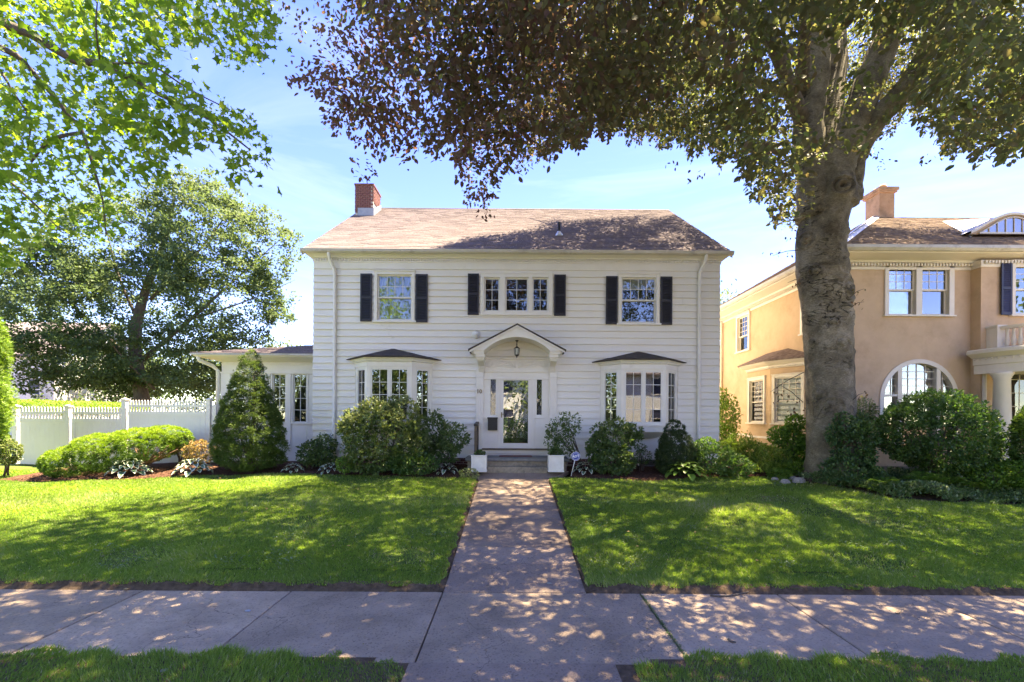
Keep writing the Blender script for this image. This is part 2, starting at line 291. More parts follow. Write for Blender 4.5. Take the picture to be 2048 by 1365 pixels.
def beechbark():
    m, nt, nd, lk = nodes('beech_bark')
    o = nd.new('ShaderNodeOutputMaterial'); b = nd.new('ShaderNodeBsdfPrincipled'); lk.new(b.outputs[0], o.inputs[0])
    t = nd.new('ShaderNodeTexCoord'); mp = nd.new('ShaderNodeMapping'); mp.inputs['Scale'].default_value = (1, 1, 2.6); lk.new(t.outputs['Object'], mp.inputs[0])
    n1 = nd.new('ShaderNodeTexNoise'); n1.inputs['Scale'].default_value = 1.3; n1.inputs['Detail'].default_value = 8; n1.inputs['Roughness'].default_value = .7; lk.new(t.outputs['Object'], n1.inputs['Vector'])
    r = ramp(nd, [(.095, .078, .052), (.21, .18, .125), (.35, .305, .225)], [.36, .52, .66]); lk.new(n1.outputs['Fac'], r.inputs[0])
    n2 = nd.new('ShaderNodeTexNoise'); n2.inputs['Scale'].default_value = 1.6; n2.inputs['Detail'].default_value = 5; n2.inputs['Distortion'].default_value = 1.8; lk.new(mp.outputs[0], n2.inputs['Vector'])
    w = nd.new('ShaderNodeMath'); w.operation = 'ABSOLUTE'; s = nd.new('ShaderNodeMath'); s.operation = 'SUBTRACT'; s.inputs[1].default_value = .5; lk.new(n2.outputs['Fac'], s.inputs[0]); lk.new(s.outputs[0], w.inputs[0])
    mr = nd.new('ShaderNodeMapRange'); mr.inputs[1].default_value = 0; mr.inputs[2].default_value = .02; mr.inputs[3].default_value = 1; mr.inputs[4].default_value = 0; lk.new(w.outputs[0], mr.inputs[0])
    gate = nd.new('ShaderNodeTexNoise'); gate.inputs['Scale'].default_value = 1.1; lk.new(t.outputs['Object'], gate.inputs['Vector'])
    g2 = nd.new('ShaderNodeMapRange'); g2.inputs[1].default_value = .5; g2.inputs[2].default_value = .6; lk.new(gate.outputs['Fac'], g2.inputs[0])
    cr = nd.new('ShaderNodeMath'); cr.operation = 'MULTIPLY'; lk.new(mr.outputs[0], cr.inputs[0]); lk.new(g2.outputs[0], cr.inputs[1])
    mx = nd.new('ShaderNodeMix'); mx.data_type = 'RGBA'; mx.inputs[7].default_value = (.03, .027, .02, 1); lk.new(cr.outputs[0], mx.inputs[0]); lk.new(r.outputs[0], mx.inputs[6])
    v = nd.new('ShaderNodeTexVoronoi'); v.inputs['Scale'].default_value = 9; lk.new(t.outputs['Object'], v.inputs['Vector'])
    m2 = nd.new('ShaderNodeMapRange'); m2.inputs[1].default_value = .07; m2.inputs[2].default_value = .14; m2.inputs[3].default_value = .5; m2.inputs[4].default_value = 0; lk.new(v.outputs['Distance'], m2.inputs[0])
    mx2 = nd.new('ShaderNodeMix'); mx2.data_type = 'RGBA'; mx2.inputs[7].default_value = (.33, .31, .26, 1); lk.new(m2.outputs[0], mx2.inputs[0]); lk.new(mx.outputs[2], mx2.inputs[6])
    n5 = nd.new('ShaderNodeTexNoise'); n5.inputs['Scale'].default_value = 22; n5.inputs['Detail'].default_value = 6; lk.new(mp.outputs[0], n5.inputs['Vector'])
    hv = nd.new('ShaderNodeHueSaturation'); m5 = nd.new('ShaderNodeMapRange'); m5.inputs[1].default_value = .3; m5.inputs[2].default_value = .7; m5.inputs[3].default_value = .7; m5.inputs[4].default_value = 1.3; lk.new(n5.outputs['Fac'], m5.inputs[0]); lk.new(m5.outputs[0], hv.inputs['Value']); lk.new(mx2.outputs[2], hv.inputs['Color'])
    lk.new(hv.outputs[0], b.inputs['Base Color']); b.inputs['Roughness'].default_value = .85; b.inputs['Specular IOR Level'].default_value = .25
    hh = nd.new('ShaderNodeMath'); hh.operation = 'SUBTRACT'; lk.new(n5.outputs['Fac'], hh.inputs[0]); lk.new(cr.outputs[0], hh.inputs[1])
    bp = nd.new('ShaderNodeBump'); bp.inputs['Strength'].default_value = 1.0; bp.inputs['Distance'].default_value = .04; lk.new(hh.outputs[0], bp.inputs['Height']); lk.new(bp.outputs[0], b.inputs['Normal'])
    return m
M['beech'] = beechbark()

L = {}
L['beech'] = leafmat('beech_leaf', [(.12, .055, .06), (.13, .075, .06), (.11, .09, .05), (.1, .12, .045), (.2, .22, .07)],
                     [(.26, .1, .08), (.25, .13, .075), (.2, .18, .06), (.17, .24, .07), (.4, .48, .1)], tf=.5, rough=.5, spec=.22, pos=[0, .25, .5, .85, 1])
L['maple'] = leafmat('maple_leaf', [(.07, .13, .02), (.1, .18, .025), (.14, .22, .035)], [(.13, .28, .02), (.25, .44, .035), (.46, .62, .07)], tf=.5, rough=.5)
L['bgtree'] = leafmat('distant_leaf', [(.05, .095, .04), (.085, .135, .06), (.15, .19, .1)], [(.12, .2, .06), (.19, .28, .09), (.29, .36, .15)], tf=.32, rough=.6, spec=.2)
L['rhodo'] = leafmat('rhododendron_leaf', [(.04, .085, .025), (.075, .13, .04), (.13, .18, .07)], [(.14, .26, .04), (.22, .36, .07), (.4, .5, .14)], tf=.28, rough=.42, spec=.4)
L['rhodolit'] = leafmat('light_rhododendron_leaf', [(.05, .1, .025), (.11, .17, .045), (.24, .28, .12)], [(.2, .3, .05), (.35, .42, .12), (.5, .55, .25)], tf=.25, rough=.4)
L['holly'] = leafmat('dark_holly_leaf', [(.03, .075, .022), (.055, .12, .03), (.09, .18, .045)], [(.09, .22, .03), (.15, .34, .05), (.28, .5, .08)], tf=.28, rough=.42, spec=.4)
L['spruce'] = leafmat('spruce_needle', [(.045, .085, .022), (.085, .14, .03), (.15, .21, .055)], None, tf=.22, rough=.6, spec=.2)
L['sprucedark'] = leafmat('dark_spruce_needle', [(.03, .055, .02), (.05, .085, .03), (.08, .11, .045)], None, tf=.18, rough=.6, spec=.2)
L['yew'] = leafmat('yew_needle', [(.055, .12, .015), (.13, .24, .02), (.25, .37, .035)], [(.12, .25, .02), (.25, .42, .03), (.4, .55, .05)], tf=.3, rough=.5)
L['lime'] = leafmat('lime_leaf', [(.07, .15, .02), (.13, .235, .03), (.24, .33, .06)], [(.16, .34, .03), (.28, .46, .05), (.45, .6, .1)], tf=.35, rough=.5)
L['azalea'] = leafmat('bronze_azalea_leaf', [(.14, .13, .03), (.24, .15, .06), (.33, .24, .08)], None, tf=.3, rough=.5)
L['fern'] = leafmat('fern_leaf', [(.05, .12, .02), (.1, .22, .03), (.2, .32, .06)], [(.15, .32, .04), (.25, .45, .05), (.4, .6, .1)], tf=.4, rough=.5)
L['ivy'] = leafmat('ivy_leaf', [(.028, .075, .02), (.05, .115, .03), (.09, .16, .05)], None, tf=.15, rough=.38, spec=.4)
L['pachy'] = leafmat('ground_cover_leaf', [(.055, .12, .03), (.11, .19, .06), (.28, .34, .2)], None, tf=.25, rough=.4, spec=.4)
L['grass'] = leafmat('grass_blade', [(.085, .16, .028), (.14, .23, .045), (.27, .34, .11), (.5, .46, .3)], [(.22, .4, .04), (.34, .54, .06), (.5, .64, .11), (.62, .56, .33)], tf=.48, rough=.55, spec=.25, pos=[0, .5, .9, 1])

def hostamat():
    m, nt, nd, lk = nodes('variegated_hosta_leaf')
    o = nd.new('ShaderNodeOutputMaterial'); b = nd.new('ShaderNodeBsdfPrincipled'); lk.new(b.outputs[0], o.inputs[0])
    a = nd.new('ShaderNodeAttribute'); a.attribute_name = 'edge'
    r = ramp(nd, [(.06, .13, .07), (.1, .18, .09), (.66, .68, .55)], [0, .62, .8]); lk.new(a.outputs['Fac'], r.inputs[0]); lk.new(r.outputs[0], b.inputs['Base Color'])
    b.inputs['Roughness'].default_value = .45
    return m
M['hosta'] = hostamat()
M['hostalime'] = leafmat('lime_hosta_leaf', [(.13, .24, .04), (.17, .3, .05), (.22, .36, .08)], None, tf=.3, rough=.4)

# ------------------------------------------------------------------ foliage by numpy
T_RHOMB = (np.array([(0,0,0),(.3,.45,.07),(0,1,0),(-.3,.45,.07)]), np.array([(0,1,2),(0,2,3)]))
T_OVAL = (np.array([(0,0,0),(.27,.28,.05),(.25,.68,.04),(0,1,-.04),(-.25,.68,.04),(-.27,.28,.05)]), np.array([(0,1,2),(0,2,3),(0,3,4),(0,4,5)]))
T_LONG = (np.array([(0,0,0),(.16,.5,.05),(0,1,-.05),(-.16,.5,.05)]), np.array([(0,1,2),(0,2,3)]))
T_NEEDLE = (np.array([(-.1,0,0),(.1,0,0),(0,1,0)]), np.array([(0,1,2)]))
T_TUFT = (np.array([(-.16,0,0),(.16,0,0),(0,1,0),(-.3,.25,.12),(-.16,.3,.1),(-.42,.95,.2),(.16,.3,.1),(.3,.25,.12),(.42,.95,.2)]), np.array([(0,1,2),(3,4,5),(6,7,8)]))
_mp = [(0,0),(.12,.1),(.42,.0),(.34,.24),(.55,.5),(.24,.5),(.16,.62),(0,1.0),(-.16,.62),(-.24,.5),(-.55,.5),(-.34,.24),(-.42,.0),(-.12,.1)]
T_MAPLE = (np.array([(0,.35,-.03)] + [(x, y, .06*abs(x)*2 - .02*y) for x, y in _mp]), np.array([(0, i + 1, (i + 1) % 14 + 1) for i in range(14)]))
def unit(a): return a / np.maximum(np.linalg.norm(a, axis=1, keepdims=True), 1e-9)
def leaves(name, P, N, T, S, tint, tmpl, mat, parent=None, origin=None, kind='stuff', width=1.0):
    tv, tf = tmpl; tv = tv * np.array([width, 1, 1]); n = len(P)
    T = unit(T); N = unit(N - T * (N * T).sum(1, keepdims=True)); B = np.cross(T, N)
    S = np.broadcast_to(np.asarray(S, float), (n,))[:, None, None]
    V = P[:, None, :] + S * (tv[None, :, 0:1] * B[:, None, :] + tv[None, :, 1:2] * T[:, None, :] + tv[None, :, 2:3] * N[:, None, :])
    V = V.reshape(-1, 3); k = len(tv)
    F = (tf[None] + (np.arange(n) * k)[:, None, None]).reshape(-1)
    me = bpy.data.meshes.new(name); me.vertices.add(len(V)); me.vertices.foreach_set('co', V.astype(np.float32).ravel())
    nt = len(F) // 3; me.loops.add(len(F)); me.loops.foreach_set('vertex_index', F.astype(np.int32)); me.polygons.add(nt)
    me.polygons.foreach_set('loop_start', np.arange(0, nt * 3, 3, dtype=np.int32))
    me.update(calc_edges=True)
    at_ = me.attributes.new('tint', 'FLOAT', 'POINT'); at_.data.foreach_set('value', np.repeat(np.clip(tint, 0, 1), k).astype(np.float32))
    o = link_mesh(name, me, mat, parent, origin)
    if kind: o['kind'] = kind
    return o
def rdir(n): return unit(rng.normal(size=(n, 3)))
def wob(P, f, s=0.0):
    return (np.sin(P[:,0]*f+s) * np.sin(P[:,1]*f*1.13+s*2+1) + np.sin(P[:,2]*f*.93+s*3+2) * np.sin(P[:,0]*f*1.7+P[:,1]*f*.6+s) + np.sin(P[:,1]*f*2.1+P[:,2]*f*1.9+s*5)*.6) / 2.0
def blob_leaves(name, blobs, n, size, tmpl, mat, parent=None, shell=(.7, 1.02), lump=.12, lf=4.0, up=.35, droop=0.0, outward=.8, tbase=.45, tvar=.25, zmin=None, width=1.0, flat=1.0, seed=0, clip=None, origin=None):
    w = np.array([b[3]*b[4] + b[4]*b[5] + b[3]*b[5] for b in blobs]); w = w / w.sum()
    idx = rng.choice(len(blobs), n, p=w); Bb = np.array(blobs, float)[idx]
    D = rdir(n); r = rng.uniform(shell[0]**2, shell[1]**2, n)**.5
    C, A = Bb[:, :3], Bb[:, 3:6]
    P0 = C + D * A
    r = r * (1 + lump * wob(P0, lf, seed) + lump * .5 * wob(P0, lf * 2.7, seed + 3))
    P = C + D * A * r[:, None]
    keep = np.ones(n, bool)
    for b in blobs:
        q = ((P - np.array(b[:3])) / np.array(b[3:6])); dd = (q**2).sum(1)
        keep &= ~((dd < .45**2))
    if zmin is not None: keep &= P[:, 2] > zmin
    if clip is not None: keep &= clip(P)
    P, D, A = P[keep], D[keep], A[keep]; m = len(P)
    O = unit(D / A)
    T = unit(O * outward + rdir(m) * .75 + np.array([0, 0, -droop]))
    N = unit(O * .5 + rdir(m) * .55 + np.array([0, 0, up]))
    t = tbase + tvar * rng.normal(size=m) + .12 * wob(P, lf, seed)
    return leaves(name, P, N, T, size * rng.uniform(.7, 1.25, m), t, tmpl, mat, parent, origin, width=width)
def clump_leaves(name, blobs, nc, per, rc, size, tmpl, mat, parent=None, shell=(.86, 1.0), lump=.1, lf=3.0, up=.3, tbase=.4, tvar=.12, ttop=.25, zmin=None, width=1.0, seed=0, flat=.85, rad=1.0, noise=.55):
    """leaves gathered in many small tufts set over the surface of the blobs"""
    w = np.array([b[3]*b[4] + b[4]*b[5] + b[3]*b[5] for b in blobs]); w = w / w.sum()
    idx = rng.choice(len(blobs), nc, p=w); Bb = np.array(blobs, float)[idx]; D = rdir(nc); r = rng.uniform(shell[0], shell[1], nc)
    P0 = Bb[:, :3] + D * Bb[:, 3:6]; r = r * (1 + lump * wob(P0, lf, seed)); C = Bb[:, :3] + D * Bb[:, 3:6] * r[:, None]
    keep = np.ones(nc, bool)
    for b in blobs: keep &= ~((((C - np.array(b[:3])) / np.array(b[3:6])) ** 2).sum(1) < .55 ** 2)
    if zmin is not None: keep &= C[:, 2] > zmin
    C, D, Bb = C[keep], D[keep], Bb[keep]; n = len(C); O = unit(D / Bb[:, 3:6]); rr = rc * rng.uniform(.6, 1.3, n)
    ct = tbase + tvar * rng.normal(size=n) + ttop * np.clip(O[:, 2], -.3, 1)  # upward-facing tufts tinted lighter, top light put into the leaf colour
    C, O, rr, ct = [np.repeat(a, per, 0) for a in (C, O, rr, ct)]; m = len(C)
    d = unit(rdir(m) + O * .75 + np.array([0, 0, .15])); P = C + d * rr[:, None] * (rng.uniform(.35, 1, m)[:, None]) * np.array([1, 1, flat])
    T = unit(d * rad + rdir(m) * noise); N = unit(O * .3 + rdir(m) * .5 + np.array([0, 0, up]))
    return leaves(name, P, N, T, size * rng.uniform(.7, 1.25, m), ct + .09 * rng.normal(size=m), tmpl, mat, parent, width=width)
def stems(name, base, tips, r0, mat, parent, n=6, sag=.1):
    mb = MB()
    for i, tp in enumerate(tips):
        b = Vector(base) + Vector((random.uniform(-.06, .06), random.uniform(-.06, .06), 0)); t = Vector(tp); pts = []
        for k in range(6):
            a = k / 5; p = b.lerp(t, a); p.z += math.sin(a * math.pi) * sag * (t - b).length; p += Vector((random.uniform(-1, 1), random.uniform(-1, 1), 0)) * .03 * math.sin(a * math.pi)
            pts.append(p)
        mb.tube(pts, [r0 * (1 - .75 * k / 5) for k in range(6)], n=n)
    return mb.build(name, mat, parent)
# ------------------------------------------------------------------ ground, lawn, walks
def grid_sheet(name, xs, ys, zf, mat, kind='structure', smooth=True):
    X, Y = np.meshgrid(xs, ys); Z = zf(X, Y); nx, ny = len(xs), len(ys)
    me = bpy.data.meshes.new(name); i = np.arange(nx * ny).reshape(ny, nx)
    q = np.stack([i[:-1, :-1], i[:-1, 1:], i[1:, 1:], i[1:, :-1]], -1).reshape(-1, 4)
    me.from_pydata(np.stack([X, Y, Z], -1).reshape(-1, 3).tolist(), [], q.tolist())
    me.polygons.foreach_set('use_smooth', [True] * len(q)); me.update()
    o = link_mesh(name, me, mat); o['kind'] = kind; return o
far_x = np.concatenate([[-900, -300, -120, -60, -40], np.arange(-30, 31, 1.), [40, 60, 120, 300, 900]])
far_y = np.concatenate([[-300, -80, -40, -20, -10, -2, 2, 4, 5.97, 6.0], np.arange(6.5, 16, .5), [16, 20, 30, 50, 90, 200, 900]])
grid_sheet('ground', far_x, far_y, lambda X, Y: lawn_z(X, np.minimum(Y, 16)) - .09, M['soil'])
PL, PR = -.875, .975                                       # front path edges
def bed_edge(x):                                           # front edge of the planting beds
    x = np.asarray(x, float)
    l = 12.55 + .22 * np.sin(x * .8) - .25 * np.clip(-x - 9, 0, 3)
    r = 12.35 + .18 * np.sin(x * 1.1 + 1) + .12 * np.clip(x - 4, 0, 4)
    ra = np.interp(x, [7.6, 8.0, 8.35, 8.7, 9.2, 11.5, 30], [12.35, 11.6, 11.0, 10.5, 10.25, 10.25, 10.3]) + .05 * np.sin(x * 5)
    return np.where(x < 0, l, np.where(x > 7.6, ra, r))
def lawn_sheet(x0, x1):
    xs = np.arange(x0, x1 + 1e-6, .25); n = 36
    vs = []; fs = []
    for j in range(n + 1):
        for x in xs:
            yb = float(bed_edge(x)) if abs(x) < 60 else 30
            if x < -13.5: yb = 20
            y = 6.09 + .02 * math.sin(x * 3.1) + .015 * math.sin(x * 9.7) + (yb - 6.09) * j / n
            vs.append((x, y, gz(x, max(y, 6.0)) - (.012 if j else .02)))
    m = len(xs)
    for j in range(n):
        for i in range(m - 1): a = j * m + i; fs.append((a, a + 1, a + 1 + m, a + m))
    mb = MB(); mb.add(vs, fs, True); o = mb.build('lawn', M['lawn']); o['kind'] = 'structure'; return o
lawn_sheet(-34, PL - .03); lawn_sheet(PR + .03, 34)
for a_, b_, y_ in ((-20, -1.25, 4.33), (-1.25, 1.3, 4.232), (1.3, 20, 4.33)): grid_sheet('verge', np.linspace(a_, b_, 31), np.linspace(2.6, y_, 8), lambda X, Y: 0.006 + 0 * X, M['soil'])
for xa, xb in ((PL - .13, PL - .002), (PR + .002, PR + .13)):      # worn soil along the edges of the front path
    xs = [xa, (xa + xb) / 2, xb]; ys = np.arange(6.0, 12.4, .1); vs = []; fs = []
    for y in ys:
        for k, x in enumerate(xs): vs.append((x + .012 * math.sin(y * 9 + k), y, path_z(y) + (.03 if (k == 0) == (xa < 0) and k != 1 else (.012 if k == 1 else -.004)) ))
    for i in range(len(ys) - 1):
        for k in range(2): a = i * 3 + k; fs.append((a, a + 1, a + 4, a + 3))
    mb = MB(); mb.add(vs, fs, True); tag(mb.build('path_edge_soil', M['soil']), kind='structure')
grid_sheet('road', np.array([-300, 0, 300.]), np.array([-8.5, 2.35]), lambda X, Y: -.075 + 0 * X, M['asphalt'])
kb = MB(); kb.box(-60, 60, 2.38, 2.55, -.1, .02); tag(kb.build('kerb', M['walk']), kind='structure')
# soil bank between turf and sidewalk: crumbly strip
vs, fs = [], []; xs = np.arange(-16, 16.01, .06)
for x in xs:
    inp = PL - .02 < x < PR + .02
    jag = .015 * math.sin(x * 7.3) + .012 * math.sin(x * 17.1 + 1) + .01 * math.sin(x * 41) + .02
    prof = [(5.955, -.02), (5.99, .004), (6.02 + jag, .022), (6.045 + jag, .052 + jag * .3), (6.16 + jag, .066)]
    vs += [(x, y, z if not inp else -.03) for y, z in prof]
for i in range(len(xs) - 1):
    for k in range(4): a = i * 5 + k; fs.append((a, a + 5, a + 6, a + 1))
mb = MB(); mb.add(vs, fs, True); tag(mb.build('soil_bank', M['soil']), kind='structure')
# sidewalk and front path: every slab an object
def slab(parent, x0, x1, y0, y1, zf, mat, th=.1, skew=0.0, gap=.007):
    mb = MB(); x0 += gap; x1 -= gap; y0 += gap; y1 -= gap; b = .008
    def ring(i, dz): return [(x0 + i, y0 + i, zf(y0 + i) + dz), (x1 - i, y0 + i, zf(y0 + i) + dz), (x1 - i + skew, y1 - i, zf(y1 - i) + dz), (x0 + i + skew, y1 - i, zf(y1 - i) + dz)]
    vs = ring(0, -th) + ring(0, -b) + ring(b, 0)
    fs = [(8, 9, 10, 11)] + [(r + k, r + (k + 1) % 4, r + 4 + (k + 1) % 4, r + 4 + k) for r in (0, 4) for k in range(4)]
    mb.add(vs, fs); return mb.build('slab', mat, parent)
sw = empty('sidewalk', (0, 5.1, 0)); sw['kind'] = 'structure'
jx = [-20, -18.1, -16.2, -14.3, -12.4, -10.5, -8.55, -6.62, -4.71, -2.82, PL, 1.66, 3.42, 5.28, 7.2, 9.1, 11, 12.9, 14.8, 16.7, 18.6, 20.5]
for a, b in zip(jx, jx[1:]): slab(sw, a, b, 4.24, 5.98, lambda y, q=random.uniform(-.004, .004): q, M['walk'])
fp = empty('front_path', (.05, 9.2, 0)); fp['kind'] = 'structure'
jy = [5.98, 6.9, 7.55, 9.07, 10.46, 11.75, 12.3]
for a, b in zip(jy, jy[1:]): slab(fp, PL, PR, a, b, path_z, M['path'])
slab(fp, -.93, .96, 2.6, 4.24, lambda y: .016, M['path'])
mb = MB()                                                   # flared landing in front of the step
lv = [(PL, 12.31), (PR, 12.31), (1.62, 13.2), (-1.2, 13.2)]
mb.add([(x, y, path_z(y) - .1) for x, y in lv] + [(x, y, path_z(y)) for x, y in lv], [(4,5,6,7), (0,1,5,4), (1,2,6,5), (2,3,7,6), (3,0,4,7)])
mb.build('slab', M['path'], fp)
# planting bed
def bed(name, x0, x1, y1, mat):
    xs = np.arange(x0, x1 + .01, .12); n = 16; vs = []; fs = []
    for j in range(n + 1):
        for x in xs:
            ye = float(bed_edge(x)); yb = min(y1, 14.22) if -6 < x < 6.3 else y1
            a = j / n; y = ye - .03 + (yb - ye) * a
            vs.append((x, y, gz(x, y) + .045 * min(1, a * 5) - .02 + .014 * math.sin(x * 6.1 + y * 3) * math.sin(y * 7.7)))
    m = len(xs)
    for j in range(n):
        for i in range(m - 1): q = j * m + i; fs.append((q, q + 1, q + 1 + m, q + m))
    mb = MB(); mb.add(vs, fs, True); tag(mb.build(name, mat), kind='structure')
bed('mulch_bed', -13.4, -1.22, 15.6, M['mulch']); bed('mulch_bed', 1.6, 7.6, 15.5, M['mulch']); bed('mulch_bed', 7.6, 26, 16, M['soil'])

# ------------------------------------------------------------------ window maker
def pane_mesh(fr, w, h):
    mb = MB(); f0 = Fr((0, 0, 0), fr.u, fr.w); f0.box(mb, -w/2, w/2, -h/2, h/2, -.002, .002)
    me = bpy.data.meshes.new('pane'); me.from_pydata(mb.v, [], mb.f); me.update(); return me
PM = {}
def panes(fr, parent, u0, u1, v0, v1, cols, rows, w, glass, rail=.04, mun=.016, sashname='sash', mat=None, proud=.0):
    """glazed sash: frame with muntins as one mesh, each pane of glass an object"""
    mb = MB(); mat = mat or M['sash']; d0, d1 = w - .022, w + .018
    fr.box(mb, u0, u0 + rail, v0, v1, d0, d1); fr.box(mb, u1 - rail, u1, v0, v1, d0, d1)
    fr.box(mb, u0 + rail, u1 - rail, v0, v0 + rail, d0, d1 - .001); fr.box(mb, u0 + rail, u1 - rail, v1 - rail, v1, d0, d1 - .001)
    gu0, gu1, gv0, gv1 = u0 + rail, u1 - rail, v0 + rail, v1 - rail
    for i in range(1, cols): c = gu0 + (gu1 - gu0) * i / cols; fr.box(mb, c - mun/2, c + mun/2, gv0, gv1, w - .012, w + .010)
    for j in range(1, rows): c = gv0 + (gv1 - gv0) * j / rows; fr.box(mb, gu0, gu1, c - mun/2, c + mun/2, w - .011, w + .0085)
    mb.build(sashname, mat, parent)
    pw, ph = (gu1 - gu0) / cols, (gv1 - gv0) / rows
    key = (round(pw, 3), round(ph, 3), tuple(round(k, 3) for k in fr.u), glass.name)
    if key not in PM: PM[key] = pane_mesh(fr, pw, ph); PM[key].materials.append(glass)
    for i in range(cols):
        for j in range(rows):
            c = fr.p(gu0 + pw * (i + .5), gv0 + ph * (j + .5), w)
            link_mesh('pane', PM[key], None, parent, c, data_local=True)
def casing(fr, parent, u0, u1, v0, v1, cw, name='window', mat=None, w0=-.1, w1=.06, sill=.05, sillout=.05, head=True, glass_w=-.04):
    """outer trim and jambs; returns the part and the clear opening"""
    mb = MB(); mat = mat or M['trim']
    fr.box(mb, u0, u0 + cw, v0 + sill, v1, w0, w1); fr.box(mb, u1 - cw, u1, v0 + sill, v1, w0, w1)
    fr.box(mb, u0 + cw, u1 - cw, v1 - cw, v1, w0, w1 - .002); fr.box(mb, u0 - sillout, u1 + sillout, v0, v0 + sill, w0, w1 + .035)
    if head: fr.box(mb, u0 - .02, u1 + .02, v1, v1 + .03, 0, w1 + .025)
    fr.box(mb, u0 + cw, u1 - cw, v0 + sill, v0 + sill + .03, w0, w1 - .03)
    o = mb.build(name, mat, parent, bevel=.004)
    return o, (u0 + cw, u1 - cw, v0 + sill + .03, v1 - cw)
def hung(fr, part, o, cols, rows, lower=(1, 1), w=-.03, glass=None, split=.5, mat=None, rail=.045):
    u0, u1, v0, v1 = o; m = v0 + (v1 - v0) * split; glass = glass or M['glass']
    panes(fr, part, u0, u1, m - .02, v1, cols, rows, w, glass, rail=rail, mat=mat)
    panes(fr, part, u0, u1, v0, m + .02, lower[0], lower[1], w - .045, glass, rail=rail, mat=mat)
def sheet(fr, parent, name, mat, u0, u1, v0, v1, w, folds=0):
    mb = MB()
    if folds:
        n = folds * 6; vs = []
        for i in range(n + 1): u = u0 + (u1 - u0) * i / n; d = w + .02 * math.sin(i / 6 * 2 * math.pi) + .008 * math.sin(i * 1.7); vs += [fr.p(u, v0, d), fr.p(u, v1, d)]
        mb.add(vs, [(2*i, 2*i+2, 2*i+3, 2*i+1) for i in range(n)], True)
    else: fr.box(mb, u0, u1, v0, v1, w - .004, w + .004)
    return mb.build(name, mat, parent)
def shutter(fr, parent, u0, u1, v0, v1, mat):
    mb = MB(); s = .05; a, b = .048, .08
    for x0, x1 in ((u0, u0 + s), (u1 - s, u1)): fr.box(mb, x0, x1, v0, v1, a, b)
    mid = v0 + (v1 - v0) * .5
    for y0, y1 in ((v0, v0 + .07), (mid - .035, mid + .035), (v1 - .06, v1)): fr.box(mb, u0 + s, u1 - s, y0, y1, a, b - .002)
    fr.box(mb, u0 + s, u1 - s, v0 + .07, v1 - .06, a - .001, a + .004)
    o = mb.build('shutter', mat, parent)
    lm = MB()
    for y0, y1 in ((v0 + .07, mid - .035), (mid + .035, v1 - .06)):
        n = max(2, int((y1 - y0) / .048))
        for k in range(n):
            z = y0 + (y1 - y0) * (k + .5) / n
            c = [fr.p(u, z + dz, w) for u in (u0 + s, u1 - s) for dz, w in ((-.022, .074), (.018, .056), (.024, .059), (-.016, .077))]
            lm.add(c, [(0,1,2,3), (7,6,5,4), (0,4,5,1), (1,5,6,2), (2,6,7,3), (3,7,4,0)])
    tag(lm.build('louvre', mat, o), kind='stuff')
def downspout(parent, pts, mat, r=.045):
    mb = MB(); mb.tube(pts, r, n=8); o = mb.build('downspout', mat, parent); return o

# ------------------------------------------------------------------ the white clapboard house
HYF = 14.2
H = lambda px, py: (lambda p: (p[0], p[2]))(at(px, py, HYF))
def HX_(px): return (px - HX) / FPX * HYF
x0h, x1h = -6.05, 6.29
house = empty('white_house', (.1, HYF, .75), 'two storey white clapboard house with black shutters, two bay windows and an arched door hood', 'house')
F = Fr((0, HYF, 0), (1, 0, 0), (0, -1, 0))
zsid0, zsid1, course = 1.0, 6.74, .205
def wrect(px0, py0, px1, py1, Y=HYF):
    a = at(px0, (py0 + py1) / 2, Y); b = at(px1, (py0 + py1) / 2, Y); c = at((px0 + px1) / 2, py0, Y); d = at((px0 + px1) / 2, py1, Y)
    return (a[0], b[0], d[2], c[2])
Wl = wrect(749, 544, 830, 646); Wm = wrect(961, 549, 1105, 632); Wr = wrect(1236, 550, 1318, 651)
BL = (-4.81, -2.42, 1.82, 3.92); BR = (2.66, 5.07, 1.80, 3.88)
DOOR = (-1.03, 1.26, 1.15, 4.18)
BAS = (3.9, 4.45, .78, 1.02)
holes = [Wl, Wm, Wr, (BL[0]+.02, BL[1]-.02, BL[2], BL[3]), (BR[0]+.02, BR[1]-.02, BR[2], BR[3]), DOOR]
k = 0; z = zsid0
while z < zsid1 - .02:
    zt = min(z + course, zsid1); mb = MB()
    segs_ = []
    for (a, b, c, d) in rects(x0h - .03, x1h + .03, z, zt, holes):
        while b - a > 3.6: j_ = a + random.uniform(1.8, 3.4); segs_.append((a, j_, c, d)); a = j_ + .004
        segs_.append((a, b, c, d))
    for (a, b, c, d) in segs_:
        mb = MB()
        t0, t1 = .046 - .042 * (c - z) / course, .046 - .042 * (d - z) / course
        vs = [F.p(a, c, -.01), F.p(b, c, -.01), F.p(b, d, -.01), F.p(a, d, -.01), F.p(a, c, t0), F.p(b, c, t0), F.p(b, d, t1), F.p(a, d, t1)]
        mb.add(vs, [(4, 5, 6, 7), (0, 1, 5, 4), (3, 7, 6, 2), (0, 4, 7, 3), (1, 2, 6, 5)])
        mb.build('clapboard', M['siding'], house)
    z += course
